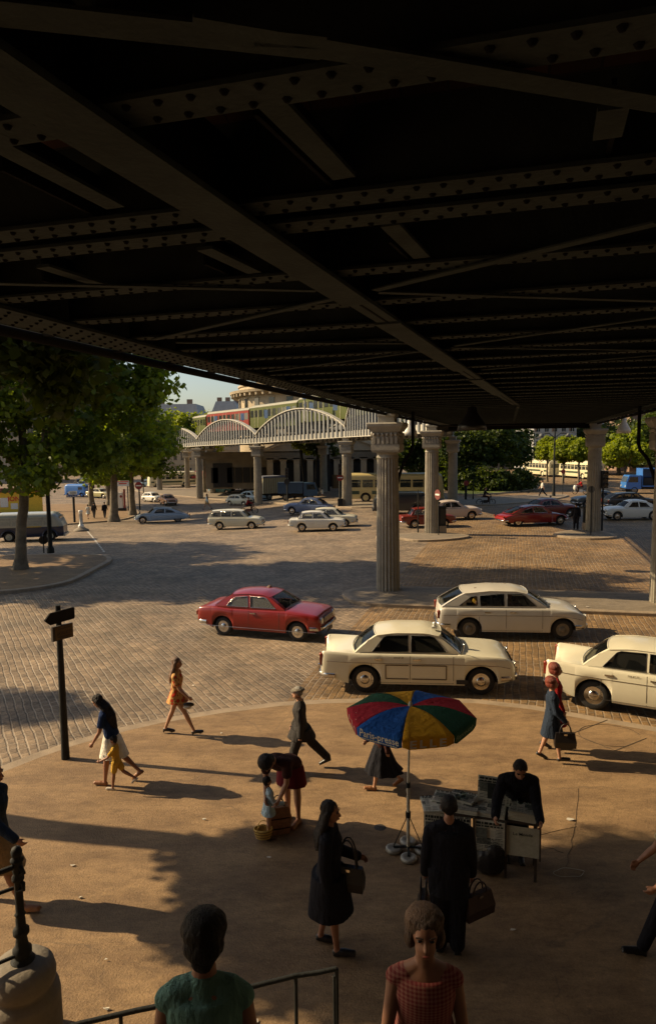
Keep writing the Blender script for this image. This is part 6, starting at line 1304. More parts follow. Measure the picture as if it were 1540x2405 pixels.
# small distant figures
def far(label, px, head, face, top, bottom=None, skirt=None, hair=H_BLK, pose=None, hairs='short', dz=.02, **kw):
    return stand(person(label, pose or walkA, dict(top=top, bottom=bottom, skirt=skirt, hem=.03 if skirt is None else -1, shoes=L_BLK, **kw), hair=hair, hairs=hairs, fine=.022, hands=False, female=skirt is not None), px, head, face, dz=dz)
still = dict(legL=(3, 0), legR=(-3, 0))
far('woman in a white dress strolling away under the left trees', (208, 1218), 1184, 100, C_WHT, skirt=(C_WHT, .30, .05), sleeve='short', dz=.12)
far('man in dark grey suit walking beside the woman in white', (222, 1216), 1179, 100, C_CHAR, bottom=C_CHAR, dz=.12)
far('man in a black suit walking alone right of the couple', (247, 1216), 1178, 100, C_BLK, bottom=C_BLK, dz=.12)
far('pedestrian in pale blue top and orange brown skirt left of the cream estate car', (487, 1196), 1159, 170, C_LBL, skirt=(C_TAN, .3, .04), hair=H_BRN, hairs='long')
far('man in a white shirt and black trousers crossing the far road', (1272, 1166), 1127, 175, C_WHT, bottom=C_BLK, sleeve='short')
far('man in black standing beside the shaded column and the black cabinet', (1351, 1243), 1180, 80, C_BLK, bottom=C_BLK, pose=still, dz=.12)
far('person in brown standing at the door of the blue lorry', (692, 1174), 1146, 90, C_TAN, bottom=C_DBR, pose=still)
far('small figure in white in the shade right of the blue lorry', (757, 1165), 1146, 90, C_WHT, skirt=(C_WHT, .4, .05), pose=still)
far('figure in red behind the grey blue old saloon', (713, 1172), 1150, 90, C_RED, bottom=C_DBR, pose=still)
far('head and shoulders of a man seen over the red car roof', (1291, 1205), 1163, 90, C_BLK, bottom=C_BLK, pose=still)
# riders on two wheels
def bike(label, c, yaw, col, fairing=False):
    t = thing('moped', label, 'moped', c, R(yaw)); mb = MB()
    for x in (-.6, .6): 
        mb.tube([V(x+.28*math.cos(a), 0, .29+.28*math.sin(a)) for a in np.linspace(0, 6.283, 20)], .035, 6)
    mb.build('wheel', M_TYRE, t); mb = MB(); mb.tube([V(-.6, 0, .3), V(-.15, 0, .45), V(.25, 0, .4), V(.45, 0, .85), V(.42, 0, 1.0)], .05, 7); mb.tube([V(.6, 0, .3), V(.48, 0, .85)], .03, 6); mb.box((-.05, 0, .35), (.4, .2, .28)); mb.build('frame', col, t)
    mb = MB(); mb.ell((-.2, 0, .78), (.3, .12, .06)); mb.build('saddle', L_BLK, t); mb = MB(); mb.tube([V(.36, -.3, 1.05), V(.43, 0, 1.0), V(.36, .3, 1.05)], .018, 6); mb.build('handlebar', M_CHR, t)
    if fairing: mb = MB(); mb.ell((.62, 0, .72), (.16, .26, .32)); mb.build('fairing', M_LAMP, t)
    return t
ride = dict(lean=14, legL=(80, 82), legR=(80, 82), armL=(50, 6, 22), armR=(50, 6, 22))
for lab, lab2, px, yaw, top, col, fr_ in (('red topped moped rider passing behind the cream estate car', 'brown moped ridden by the figure in red behind the cream estate', (585, 1206), 0, C_RED, C_TAN and mat('brown enamel', (.18, .06, .03), .4), False), ('dark rider on a motorcycle in front of the garden', 'black motorcycle crossing in front of the garden lawn', (1140, 1186), 0, C_BLK, P_BLK, False), ('rider in red behind a pale scooter fairing, left of the shaded column', 'scooter with a big white fairing left of the shaded column', (1361, 1160), 184, C_RED, P_WHITE, True)):
    p = PX(*px); b = bike(lab2, p, yaw, col, fr_)
    t, J = person(lab, ride, dict(top=top, bottom=C_DBR, shoes=L_BLK), fine=.022, hands=False); del t['_s'], t['_top']
    t.location = p+Vector((-.18*math.cos(R(yaw)), 0, .80-J['hip'].z+.06)); t.rotation_euler = (0, 0, R(yaw))
# occupants of the near cars
def bust(o, x, y, z, lab, top, hr=H_BRN):
    t = thing('person', lab, 'person', o.matrix_basis @ Vector((x, y, z)), o.rotation_euler.z); B = Blob(); B.ell((0, 0, .0), (.12, .19, .24)); B.rc((0, 0, .2), (.02, 0, .3), .05, .05); B.ell((.02, 0, .40), (.09, .075, .115)); B.ell((.10, 0, .38), (.02, .015, .02)); B.chain([(0, .17, .12), (.12, .2, -.05), (.34, .12, .02)], [.05, .045, .035]); B.chain([(0, -.17, .12), (.12, -.2, -.05), (.34, -.12, .02)], [.05, .045, .035]); o_ = B.build('body', M_SKIN, t); remesh(o_, .018, 1)
    B = Blob(); B.ell((-.02, 0, .45), (.095, .085, .09)); B.build('hair', hr, t); B = Blob(); B.ell((0, 0, .0), (.135, .205, .25)); o_ = B.build('top', top, t); remesh(o_, .02, 1)
bpy.context.view_layer.update()
named = {o['label']: o for o in S.objects if 'label' in o}
hb = next(o for k, o in named.items() if k.startswith('white hatchback')); rc_ = next(o for k, o in named.items() if k.startswith('red two door'))
bust(hb, -.02, .33, .92, 'driver at the wheel of the white hatchback', C_DBR); bust(hb, -.02, -.33, .90, 'front passenger in the white hatchback nearest the window', C_TAN, H_DBL); bust(hb, -.98, -.2, .90, 'passenger in orange on the rear seat of the white hatchback', C_YEL)
bust(rc_, -.0, .33, .88, 'driver of the red two door saloon', C_CHAR)
# ================================================================ STREET FURNITURE
M_IRON = mat('dark green black iron', (.016, .017, .016), .65, var=.3, scale=10, bump=.25, bscale=30, spec=.2); M_SIGNR = mat('red enamel sign', (.22, .014, .010), .5); M_WHT = mat('white enamel', (.6, .58, .52), .45); M_GRYP = mat('grey post paint', (.10, .10, .09), .6)
# direction signpost
p0 = PX(155, 1781, dz=.12); t = thing('direction_signpost', 'tall dark post with an arrow board and small panel on the near pavement edge', 'signpost', p0)
def zat(p, py):
    lo, hi = 0, 8
    for _ in range(40):
        m_ = (lo+hi)/2
        if proj((p.x, p.y, m_))[1] > py: lo = m_
        else: hi = m_
    return m_
ztp = zat(p0, 1421)-p0.z; mb = MB(); mb.lathe([(.075, 0), (.068, .3), (.055, ztp*.7), (.045, ztp)], n=18); top_ = proj(p0+Vector((0, 0, ztp))); mb.build('post', M_IRON, t)
z0 = zat(p0, 1445); a, b_ = PX(111, 1453, z0), PX(168, 1437, z0); d = (b_-a).normalized(); ctr = Vector((p0.x, p0.y, z0))
proj_off = (a-ctr).dot(d); L_ = (b_-a).length; nrm = Vector((d.y, -d.x, 0))
o_ = ctr-p0+d*proj_off+nrm*.07
mb = MB(); h = .105; mb.prism([(-.12, 0), (0, h), (L_-.02, h), (L_, h-.02), (L_, -h+.02), (L_-.02, -h), (0, -h)], o_, d, Vector((0, 0, 1)), nrm, .03); mb.build('arrow_board', mat('dark board back', (.014, .013, .012), .8, spec=.1), t)
mb = MB(); mb.bar(o_+d*.1-nrm*.03, o_+d*(L_-.1)-nrm*.03, .03, .05); mb.build('bracket', M_IRON, t)
z1 = zat(p0, 1483); a2, b2 = PX(122, 1487, z1), PX(164, 1476, z1); d2 = (b2-a2).normalized(); n2 = Vector((d2.y, -d2.x, 0)); L2 = (b2-a2).length; o2 = Vector((p0.x, p0.y, z1))-p0+d2*((a2-Vector((p0.x, p0.y, z1))).dot(d2))+n2*.07
mb = MB(); mb.prism([(-.05, -.13), (L2, -.13), (L2, .13), (-.05, .13)], o2-n2*.03, d2, Vector((0, 0, 1)), n2, .05, 0); mb.build('plate', mat('dark plate rim', (.03, .022, .015), .6), t)
mb = MB(); mb.prism([(0, -.115), (L2-.01, -.115), (L2-.01, .115), (0, .115)], o2+n2*.021, d2, Vector((0, 0, 1)), n2, .006); po = mb.build('panel', mat('brownish sign panel', (.10, .065, .03), .7, spec=.2), t)
mb = MB(); put_text(mb, 'LA VILLETTE', o2+d2*(L2/2)+n2*.03+Vector((0, 0, -.03)), d2, Vector((0, 0, 1)), .07, .012, L2*.82)
for z_, wd in ((.075, .7), (-.07, .75), (-.095, .5)): mb.bar(o2+d2*(L2*(.5-wd/2))+n2*.029+Vector((0, 0, z_)), o2+d2*(L2*(.5+wd/2))+n2*.029+Vector((0, 0, z_)), .004, .012)
mb.build('lettering', mat('dark lettering', (.03, .02, .012), .7), po)
# far direction sign
p = PX(176, 1226, dz=.12); t = thing('direction_signpost', 'white arrow sign above a blue street name plate on a dark post, left pavement', 'signpost', p); k = p.y/FL
mb = MB(); mb.tube([(0, 0, 0), (0, 0, 74*k)], .11, 8); mb.build('post', M_IRON, t)
mb = MB(); mb.prism([(-10*k, 0), (-6*k, 4*k), (12*k, 4*k), (12*k, -4*k), (-6*k, -4*k)], (-.05, -.2, 70*k), V(1, 0, 0), V(0, 0, 1), V(0, 1, 0), .05); bo = mb.build('arrow_board', M_WHT, t)
mb = MB(); [mb.box((.03*k*40, -.21, 70*k+dz_*k), (14*k, .01, .9*k)) for dz_ in (2, 0, -2)]; mb.build('lettering', M_GRYP, bo)
mb = MB(); mb.box((-.05, -.2, 62*k), (26*k, .05, 5*k)); po = mb.build('name_plate', mat('blue enamel plate', (.015, .03, .10), .4), t); mb = MB(); put_text(mb, 'Av. de Flandre', (-.05, -.232, 61*k), V(1, 0, 0), V(0, 0, 1), 3.4*k, .01, 23*k); mb.build('lettering', M_WHT, po)
def roundsign(name, label, base, disc, r_px, face=M_SIGNR, yaw=0, bar=True, dz=.12, pr=.035, postpx=None, lights=None, back=False):
    p = PX(*base, dz=dz); k = math.hypot(p.x, p.y)/FL; t = thing(name, label, 'road sign' if not lights else 'traffic light', p, R(yaw)); zc_ = zat(p, disc)-p.z; r = r_px*k
    ztop_ = zc_+(r if not lights else lights*k); mb = MB(); mb.tube([(0, 0, 0), (0, 0, ztop_)], pr, 8); mb.build('post', M_IRON, t)
    mb = MB(); mb.cyl((0, -.05-pr, zc_), (0, -.02-pr, zc_), r, n=24); so = mb.build('disc', face, t)
    if bar: mb = MB(); mb.box((0, -.06-pr, zc_), (r*1.4, .02, r*.32)); mb.build('bar', M_WHT, so)
    return t, k, ztop_
def signal(t, z, k, lit=None, yo=-.22):
    mb = MB(); mb.box((0, yo, z), (.36, .28, 1.1)); ho = mb.build('signal_head', M_BLKP, t)
    for i, c in enumerate(('red', 'amber', 'green')):
        zz = z+.34-.34*i; on = lit == i
        MB().cyl((0, yo-.15, zz), (0, yo-.17, zz), .11, n=14).build('lens', mat('lit red lens', (.9, .03, .02), .3, emit=2.5) if on else mat('dark lens', (.03, .02, .02), .2), ho)
        mb = MB(); mb.rings([[V(.13*math.cos(a), yo-.14-d_, zz+.13*math.sin(a)) for a in np.linspace(0, math.pi, 9)] for d_ in (0, .2)], False, closed=False); mb.build('visor', M_BLKP, ho)
roundsign('no_entry_sign', 'red no-entry sign on a dark post beside the orange car', (329, 1197), 1140, 8.5, dz=.05, pr=.09)
t, k, zt_ = roundsign('no_entry_sign', 'red no-entry sign under a traffic signal beside the pale column', (799, 1188), 1121, 8, pr=.12, lights=14); t['category'] = 'traffic light'; signal(t, zat(Vector(t.location), 1102)-t.location.z, k)
MB().box((0, 0, .35), (.5, .5, .7)).build('base', M_IRON, t)
roundsign('no_entry_sign', 'red no-entry sign seen almost edge on against the middle fluted column', (1029, 1256), 1161, 12, yaw=-66, face=M_MAR)
roundsign('round_sign', 'round sign seen from behind on a thin post before the shaded column', (1386, 1256), 1149, 7.5, face=M_GRYP, bar=False, yaw=180)
roundsign('round_sign', 'dark round sign seen from behind on a thin post left of the refuge pole', (104, 1298), 1268, 9.5, face=M_BLKP, bar=False, yaw=200)
roundsign('no_entry_sign', 'tiny red sign on a thin post before the parked buses', (1320, 1163), 1107, 5, bar=False, dz=.02)
roundsign('round_sign', 'dark red topped sign post at the lawn edge', (1093, 1173), 1134, 6, bar=False, dz=.1, pr=.12)
p = PX(675, 1178, dz=.12); t = thing('traffic_light', 'black traffic signal standing right of the slatted lorry', 'traffic light', p); z_ = zat(p, 1110)-p.z; mb = MB(); mb.tube([(0, 0, 0), (0, 0, z_+.5)], .08); mb.build('post', M_IRON, t); signal(t, z_, 1); mb = MB(); mb.cyl((0, -.2, z_-1.0), (0, -.25, z_-1.0), .34, n=20); mb.build('disc', M_BLKP, t)
p = PX(338, 1168, dz=.12); t = thing('traffic_light', 'traffic signal showing red under the left end of the curved viaduct', 'traffic light', p); z_ = zat(p, 1122)-p.z; mb = MB(); mb.tube([(0, 0, 0), (0, 0, z_+.5)], .08); mb.build('post', M_IRON, t); signal(t, z_, 1, lit=0)
p = PX(1412, 1246, dz=.12); t = thing('traffic_light', 'black traffic signal on a post right of the shaded column', 'traffic light', p); z_ = zat(p, 1125)-p.z; mb = MB(); mb.tube([(0, 0, 0), (0, 0, z_+.5)], .06); mb.build('post', M_IRON, t); signal(t, z_, 1)
for base, topy, r, lab in (((120, 1298), 1000, .13, 'dark iron pole on the left refuge rising into the leaves'), ((981, 1250), 1150, .035, 'thin dark post left of the middle fluted column'), ((1110, 1172), 1120, .05, 'thin post at the lawn edge before the thick garden trunk'), ((222, 1160), 1050, .10, 'dark pole among the left trunks')):
    p = PX(*base, dz=.12); z_ = zat(p, topy)-p.z; t = thing('pole', lab, 'pole', p); mb = MB(); mb.tube([(0, 0, 0), (0, 0, z_)], [r, r*.8]); mb.build('shaft', M_IRON, t); MB().lathe([(r*1.5, 0), (r*1.5, .25), (r*1.1, .35)]).build('base', M_IRON, t)
# tall lamp post on the right
p = PX(1299, 1166, dz=.05); t = thing('street_lamp', 'tall slender street lamp rising before the left parked bus', 'street lamp', p); z_ = zat(p, 985)-p.z; mb = MB(); mb.tube([(0, 0, 0), (0, 0, 1.2), (0, 0, z_)], [.2, .13, .07]); mb.build('pole', M_IRON, t)
mb = MB(); mb.tube([(0, 0, z_-1.8), (.6, 0, z_-1.3), (1.4, 0, z_-1.4)], .04); mb.tube([(0, 0, z_-1.8), (-.6, 0, z_-1.3), (-1.4, 0, z_-1.4)], .04); mb.build('arm', M_IRON, t)
for s in (-1, 1): MB().lathe([(.05, .3), (.2, .2), (.3, -.1), (0, -.12)], (s*1.4, 0, z_-1.6), 14).build('lantern', M_GRYP, t)
# bell lamps hung under the deck
M_ENAM = mat('white lamp enamel', (.55, .52, .45), .4)
for c, Y, r, lab, mm in (((962, 998), 32, .36, 'white bell lamp hanging right of the big column capital', M_ENAM), ((1108, 925), 21, .45, 'big black bell lamp hanging under the deck by the centre girder', M_BLKP), ((1464, 985), 33, .34, 'bell lamp hanging at the right side of the deck', M_ENAM)):
    q = atY(c[0], c[1], Y); zt_ = min(q.z, ZD-.5); t = thing('hanging_lamp', lab, 'lamp', (q.x, q.y, zt_), 0, 'bell lamps under the viaduct deck'); MB().lathe([(.03, .42), (r*.3, .40), (r*.36, .22), (r*.55, .10), (r*.9, -.12), (r, -.3), (r*.95, -.3), (r*.5, .0), (0, .05)], n=24).build('shade', mm, t)
    MB().ell((0, 0, -.12), (.1, .1, .14)).build('bulb', M_LAMP, t); MB().tube([(0, 0, .4), (0, 0, max(.45, ZD-zt_+.3))], .02).build('rod', M_IRON, t)
# refuge beacon
p = PX(192, 1247, dz=0); k = p.y/FL; t = thing('traffic_beacon', 'white ribbed beacon on a round stone base in the middle of the left road', 'bollard', p); MB().lathe([(17*k, 0), (17.5*k, 3*k), (15*k, 5*k), (10*k, 7*k), (8*k, 9*k)], n=28).build('base', M_ISLE, t)
MB().lathe([(6.5*k, 9*k), (7*k, 12*k), (6*k, 15*k), (4*k, 16*k), (3.6*k, 42*k), (4.4*k, 44*k), (5*k, 47*k), (5*k, 49*k), (0, 50*k)], n=24).build('body', M_WHT, t); mb = MB(); [mb.box((4.0*k*math.cos(a), 4.0*k*math.sin(a), 29*k), (.5*k, .5*k, 24*k), rz=a) for a in [6.283*i/10 for i in range(10)]]; mb.build('rib', M_GRYP, t)
# poster column and shop sign
p = PX(288, 1199, dz=.12); k = p.y/FL; t = thing('petrol_pump', 'red and white pillar with round emblem between the left trunks', 'pump', p); MB().box((-3*k, 0, 22*k), (10*k, 6*k, 42*k)).build('body', M_WHT, t); MB().cyl((-1*k, -3.2*k, 34*k), (-1*k, -3.5*k, 34*k), 3*k, n=16).build('emblem', M_SIGNR, t); MB().box((6*k, 0, 26*k), (3*k, 6*k, 50*k)).build('side_panel', M_SIGNR, t); MB().box((0, 0, 3*k), (18*k, 9*k, 7*k)).build('base', M_DARK, t)
p = atY(290, 1135, 58); t = thing('shop_sign', 'small white boxed sign with red border above the red and white pillar', 'sign', p); k = 58/FL; MB().box((0, 0, 0), (26*k, .2, 12*k)).build('box', M_WHT, t); mb = MB(); mb.box((0, -.11, 4.6*k), (26*k, .02, 2*k)); mb.box((0, -.11, 0), (18*k, .02, 2.4*k)); mb.build('lettering', M_RED, t); MB().tube([(9*k, .1, 0), (9*k, .1, -64*k)], .05).build('post', M_IRON, t)
# dark cabinets by the columns
for base, topy, w_, lab in (((1038, 1250), 1191, 15, 'dark cabinet on a stone block right of the middle fluted column'), ((1378, 1243), 1190, 17, 'black cabinet on a stone block left of the shaded column')):
    p = PX(*base, dz=.12); k = p.y/FL; z_ = zat(p, topy)-p.z; t = thing('service_cabinet', lab, 'cabinet', p); MB().box((0, 0, .22), (w_*k*1.1, .5, .44)).build('plinth', M_KERB, t); mb = MB(); mb.box((0, 0, (.44+z_)/2), (w_*k, .4, z_-.44)); mb.box((0, 0, z_+.03), (w_*k*1.15, .46, .07)); mb.build('body', M_IRON, t); MB().box((0, -.205, (.5+z_)/2), (w_*k*.8, .01, z_-.7)).build('door', M_BLKP, t)
# low wall pieces and a red awning far left
for x, y, w_, h_, mm, lab, nm in ((455, 1106, 110, 9, M_SIGNR, 'red awning over the cafe front beyond the columns', 'awning'),):
    p = atY(x, y, 128); k = 128/FL; t = thing(nm, lab, nm, p); mb = MB(); mb.prism([(0, 0), (-1.6, -.9), (-1.6, -1.3), (0, -.2)], (-w_*k/2, 0, 0), V(0, 1, 0), V(0, 0, 1), V(1, 0, 0), w_*k); mb.build('canvas', mm, t); mb = MB(); [mb.bar((x_, 0, -.1), (x_, -1.5, -1.0), .05, .05) for x_ in np.linspace(-w_*k/2, w_*k/2, 4)]; mb.build('frame', M_IRON, t)
# ================================================================ PARASOL
pb = PX(958, 1999, dz=.12); par = thing('parasol', 'market parasol in red, blue, yellow and green panels beside the newspaper stand', 'parasol', pb)
ap = 2.085; Rp = .88; rim = 1.985; vb = 1.85; phi0 = R(-81)
cols = {'yellow': cloth('parasol yellow', (.62, .30, .012)), 'blue': cloth('parasol blue', (.015, .085, .30)), 'red': cloth('parasol red', (.40, .02, .03)), 'green': cloth('parasol green', (.018, .075, .035))}
order = ['yellow', 'green', 'red', 'blue', 'yellow', 'green', 'red', 'blue']; lean_ = V(.03, 0, 0)
def panel_pt(i, u, v, off=0):
    """u across the panel -1..1, v 0 at the top to 1 at the rim, beyond 1 down the valance"""
    a0 = phi0+R(45)*(i-.5); a1 = a0+R(45); c = V(0, 0, ap)+lean_
    e0 = V(Rp*math.cos(a0), Rp*math.sin(a0), rim); e1 = V(Rp*math.cos(a1), Rp*math.sin(a1), rim); m_ = (u+1)/2; e = e0.lerp(e1, m_); am = (a0+a1)/2; n_ = V(math.cos(am), math.sin(am), 0)
    if v <= 1:
        q = c.lerp(e+lean_, v); sag = .075*math.sin(math.pi*v)*(1-.25*(1-u*u)); return q+V(0, 0, sag)+(n_*.4+V(0, 0, 1)).normalized()*off
    w_ = v-1; return e+lean_+V(0, 0, -(rim-vb)*w_)+n_*(off-.012*w_)
for i in range(8):
    mb = MB(); nv, nu = 12, 9; vsx = [k/nv for k in range(nv+1)]+[1.33, 1.66, 2.0]; rows = []
    for v in vsx:
        row = []
        for k in range(nu):
            u = -1+2*k/(nu-1); vv = v if v <= 1 else 1+(v-1)*(1-(.30*max(0, abs(u)-.72)/.28 if v > 1.9 else 0)); row.append(panel_pt(i, u*(1 if v <= 1 else .985), vv))
        rows.append(row)
    mb.rings(rows, False, 0, True, closed=False); inner = [[p-V(0, 0, .004) if r < nv else p*1.0-V(p.x, p.y, 0)*.004 for p in row] for r, row in enumerate(rows)]; po = mb.build('canopy_panel', cols[order[i]], par); bake(po, [('SOLIDIFY', dict(thickness=.004, offset=-1))])
    mb = MB(); d_ = V(math.cos(phi0+R(45)*(i+.5)), math.sin(phi0+R(45)*(i+.5)), 0); mb.tube([V(0, 0, ap-.03)+lean_, V(0, 0, (ap+rim)/2-.0)+d_*Rp*.5+lean_, V(0, 0, rim-.01)+d_*Rp*.98+lean_], .006, 5); mb.build('rib', M_GRYP, par)
def tv(t_): return 2-t_/(rim-vb) if t_ <= rim-vb else 1-(t_-(rim-vb))/.9
def on_panel(i, s_, u0, u1, v0, h, name='lettering', mm=None, slant=0, bold=.0, sh=0):
    vs, fs, w_ = text2d(s_, 1.0, bold, sh); ymax = .73; mb = MB(); P_ = []
    for x, y in vs: u = u0+(u1-u0)*x/w_; P_.append(panel_pt(i, u, tv(v0+h*y/ymax), .007))
    mb.add(P_, fs); return mb.build(name, mm or M_CRM, par)
M_CRM = mat('cream print', (.62, .58, .42), .8); M_GLD = mat('grey brown print', (.55, .47, .38), .8); M_GRN2 = mat('faded green print', (.14, .22, .12), .8)
on_panel(7, 'Paris-presse', -.86, .86, .045, .098, bold=.01)
mb = MB(); rr2 = random.Random(4); u = -.85
while u < .8:
    w_ = rr2.uniform(.03, .10); mb.add([panel_pt(7, u, 1.80, .007), panel_pt(7, u+w_, 1.80, .007), panel_pt(7, u+w_, 1.89, .007), panel_pt(7, u, 1.89, .007)], [(0, 1, 2, 3)]); u += w_+.025
mb.build('small_print', M_CRM, par)
for k, ch in enumerate('ELLE'): on_panel(0, ch, -.70+k*.38, -.70+k*.38+.26, .02, .105, mm=M_GLD, bold=.03)
for k, ch in enumerate(''): on_panel(0, 'I', -.655+k*.36, -.655+k*.36+.05, 1.70, .78, mm=M_CRM, bold=.0)
on_panel(1, 'France-soir', -.88, .72, .04, .075, mm=M_GRN2, bold=.015, sh=.3)
mb = MB()
for u, v0, v1, w_ in ((-.6, 1.0, 1.6, .1), (-.3, .9, 1.8, .08), (0, 1.1, 1.9, .1), (.3, .95, 1.5, .09), (.55, 1.2, 1.85, .08)): mb.add([panel_pt(6, u, v0, .007), panel_pt(6, u+w_, v0, .007), panel_pt(6, u+.12+w_, v1, .007), panel_pt(6, u+.12, v1, .007)], [(0, 1, 2, 3)])
mb.build('painted_stroke', M_CRM, par)
MB().lathe([(.03, -.02), (.028, .03), (.018, .06), (.0, .07)], (lean_.x, 0, ap), 12).build('finial', M_CRM, par)
M_POLE = mat('cream pole paint', (.50, .46, .36), .5); M_DISC = mat('galvanised weight', (.30, .28, .23), .45, metal=.3, var=.3, scale=12)
mb = MB(); mb.tube([(0, 0, .03), (0, 0, .95)], .024, 10); mb.tube([(0, 0, .95), (.0, 0, 1.0), (lean_.x, 0, ap)], .016, 10); mb.build('pole', M_POLE, par); MB().cyl((0, 0, .50), (0, 0, .58), .036, n=12).build('collar', M_IRON, par); MB().cyl((0, 0, .93), (0, 0, 1.0), .03, n=12).build('joint', M_IRON, par)
for k in range(4):
    a = R(-95+90*k); d_ = V(math.cos(a), math.sin(a), 0)*.20; MB().lathe([(0, .0), (.10, .0), (.115, .02), (.11, .05), (.08, .06), (.04, .045), (0, .045)], (d_.x, d_.y, 0), 20).build('weight', M_DISC, par)
    MB().bar((0, 0, .07), d_+V(0, 0, .06), .03, .02).build('foot_arm', M_IRON, par)
    if k % 2: MB().tube([(0, 0, .54), d_*1.02+V(0, 0, .06)], .007, 5).build('strut', M_IRON, par)
# ================================================================ NEWSPAPER STAND
M_PRT = print_mat('newsprint sheet', scale=1.0); M_PRT2 = print_mat('newsprint front page', dens=.62); M_PAPER = mat('aged newsprint', (.52, .50, .40), .85, var=.1); M_WOOD = mat('dark stand wood', (.05, .033, .02), .8, var=.3, scale=10, bump=.3)
A = PX(994, 1900, z=.93); B_ = PX(1270, 1934, z=.93); d = (B_-A); d.z = 0; LW = d.length; d.normalize(); bk_ = Vector((-d.y, d.x, 0)); ang = math.atan2(d.y, d.x)
st = thing('newspaper_stand', 'trestle newspaper stand covered with hanging front pages beneath the parasol', 'stall', (A.x, A.y, .12), ang); HT = .80; DP = .42
def sheet(mb, o, ax, ay, w_, h, mi=0, th=.004, n_=6, wob=.006, seed=0):
    rr = random.Random(seed); nn = ax.cross(ay).normalized(); rows = []; ph = rr.random()*6
    for j in range(n_+1): rows.append([Vector(o)+ax*(w_*i/n_)+ay*(h*j/n_)+nn*(wob*math.sin(ph+3*i/n_+2*j/n_)) for i in range(n_+1)])
    base = len(mb.v); mb.rings(rows, False, mi, True, closed=False); mb.rings([[p-nn*th for p in r] for r in rows], False, mi, True, closed=False); return [(i/n_*w_, j/n_*h) for j in range(n_+1) for i in range(n_+1)]*2
def sheet_obj(name, o, ax, ay, w_, h, mm, parent, seed=0, wob=.006, top=False, label=None, th=.004):
    mb = MB(); uv = sheet(mb, o, ax, ay, w_, h, seed=seed, wob=wob, th=th); ob = mb.build(name, mm, parent); ul = ob.data.uv_layers.new(name='UVMap')
    off = (seed*.37) % 1.0
    for lp in ob.data.loops: u, v = uv[lp.vertex_index]; ul.data[lp.index].uv = (u+off, v+off*.7)
    if label: props(ob, label)
    return ob
mb = MB(); mb.box((LW/2, DP/2, HT-.02), (LW, DP, .03)); mb.build('table_top', M_WOOD, st)
for x in (.02, LW*.44, LW*.71, LW-.06):
    for y in (.03, DP-.03): MB().box((x, y, HT/2-.02), (.035, .035, HT-.04)).build('leg', M_WOOD, st)
segs = [(0.0, .43), (.445, .70), (.715, .985)]; X_, Z_, Y_ = V(1, 0, 0), V(0, 0, 1), V(0, 1, 0)
for i, (a, b_) in enumerate(segs):
    zt_ = HT-.02-(0, .0, .03)[i]; hh = (.46, .42, .40)[i]
    if i == 0:
        sheet_obj('front_page', (a*LW+.01, -.02, zt_-hh), X_, Z_, LW*.20, hh, M_PRT2, st, 1); sheet_obj('front_page', (a*LW+LW*.215, -.022, zt_-hh), X_, Z_, LW*.20, hh, M_PRT, st, 2)
    else: sheet_obj('front_page', (a*LW, -.02-.004*i, zt_-hh), X_, Z_, (b_-a)*LW, hh, M_PRT if i == 1 else mat('plain folded newspaper', (.44, .42, .32), .85, var=.15, scale=14), st, 3+i)
    MB().box(((b_+.008)*LW, -.035, zt_-hh/2), (.022, .02, hh+.05)).build('batten', M_WOOD, st)
mb = MB(); put_text(mb, 'Le Monde', ((.72+.13)*LW, -.046, HT-.16), X_, Z_, .055, .01, .24); mb.build('masthead', M_DARK, st)
mb = MB()
for k, z_ in enumerate((.52, .47, .42)): put_text(mb, ('ACTUALITES', 'DU MATIN', 'EDITION')[k], ((.57+.02)*LW, -.0375, z_), X_, Z_, .04, .01, .22-.03*k)
mb.build('headline', M_DARK, st)
M_INK = mat('printing ink', (.035, .04, .036), .9, var=.4, scale=40, spec=.1); M_INK2 = mat('grey halftone picture', (.13, .14, .12), .9, var=.5, scale=30, spec=.1)
def layout(parent, o, ax, ay, nn, w_, h, seed, off=.008):
    rr = random.Random(seed); a, b_ = MB(), MB(); P = lambda x, y: Vector(o)+ax*(x*w_)+ay*(y*h)+nn*off
    def blk(m_, x0, x1, y0, y1): m_.add([P(x0, y0), P(x1, y0), P(x1, y1), P(x0, y1)], [(0, 1, 2, 3)])
    for y0, y1 in ((.88, .96), (.80, .85)):
        x = .05
        while x < .9: w2 = rr.uniform(.05, .16); blk(a, x, min(.95, x+w2), y0, y1); x += w2+.03
    px_ = rr.choice((.06, .36, .56)); blk(b_, px_, px_+.36, .44, .76); y = .40
    while y > .05:
        x = .06
        while x < .9:
            if rr.random() < .85: blk(b_ if rr.random() < .7 else a, x, min(.95, x+.24), y-.018, y)
            x += .27
        y -= .05
    for xx in (.06, .70):
        if abs(xx-px_) > .2:
            y = .74
            while y > .45: blk(b_, xx, xx+.22, y-.016, y); y -= .045
    a.build('headline', M_INK, parent); b_.build('picture', M_INK2, parent)
for k_, (x_, w2, h2, z2) in enumerate(((.01, LW*.20, .46, HT-.48), (LW*.215, LW*.20, .46, HT-.48), (.445*LW, .255*LW, .42, HT-.44))): layout(st, (x_, -.03-.004*(k_ > 1), z2), X_, Z_, V(0, -1, 0), w2, h2, 50+k_, .006)
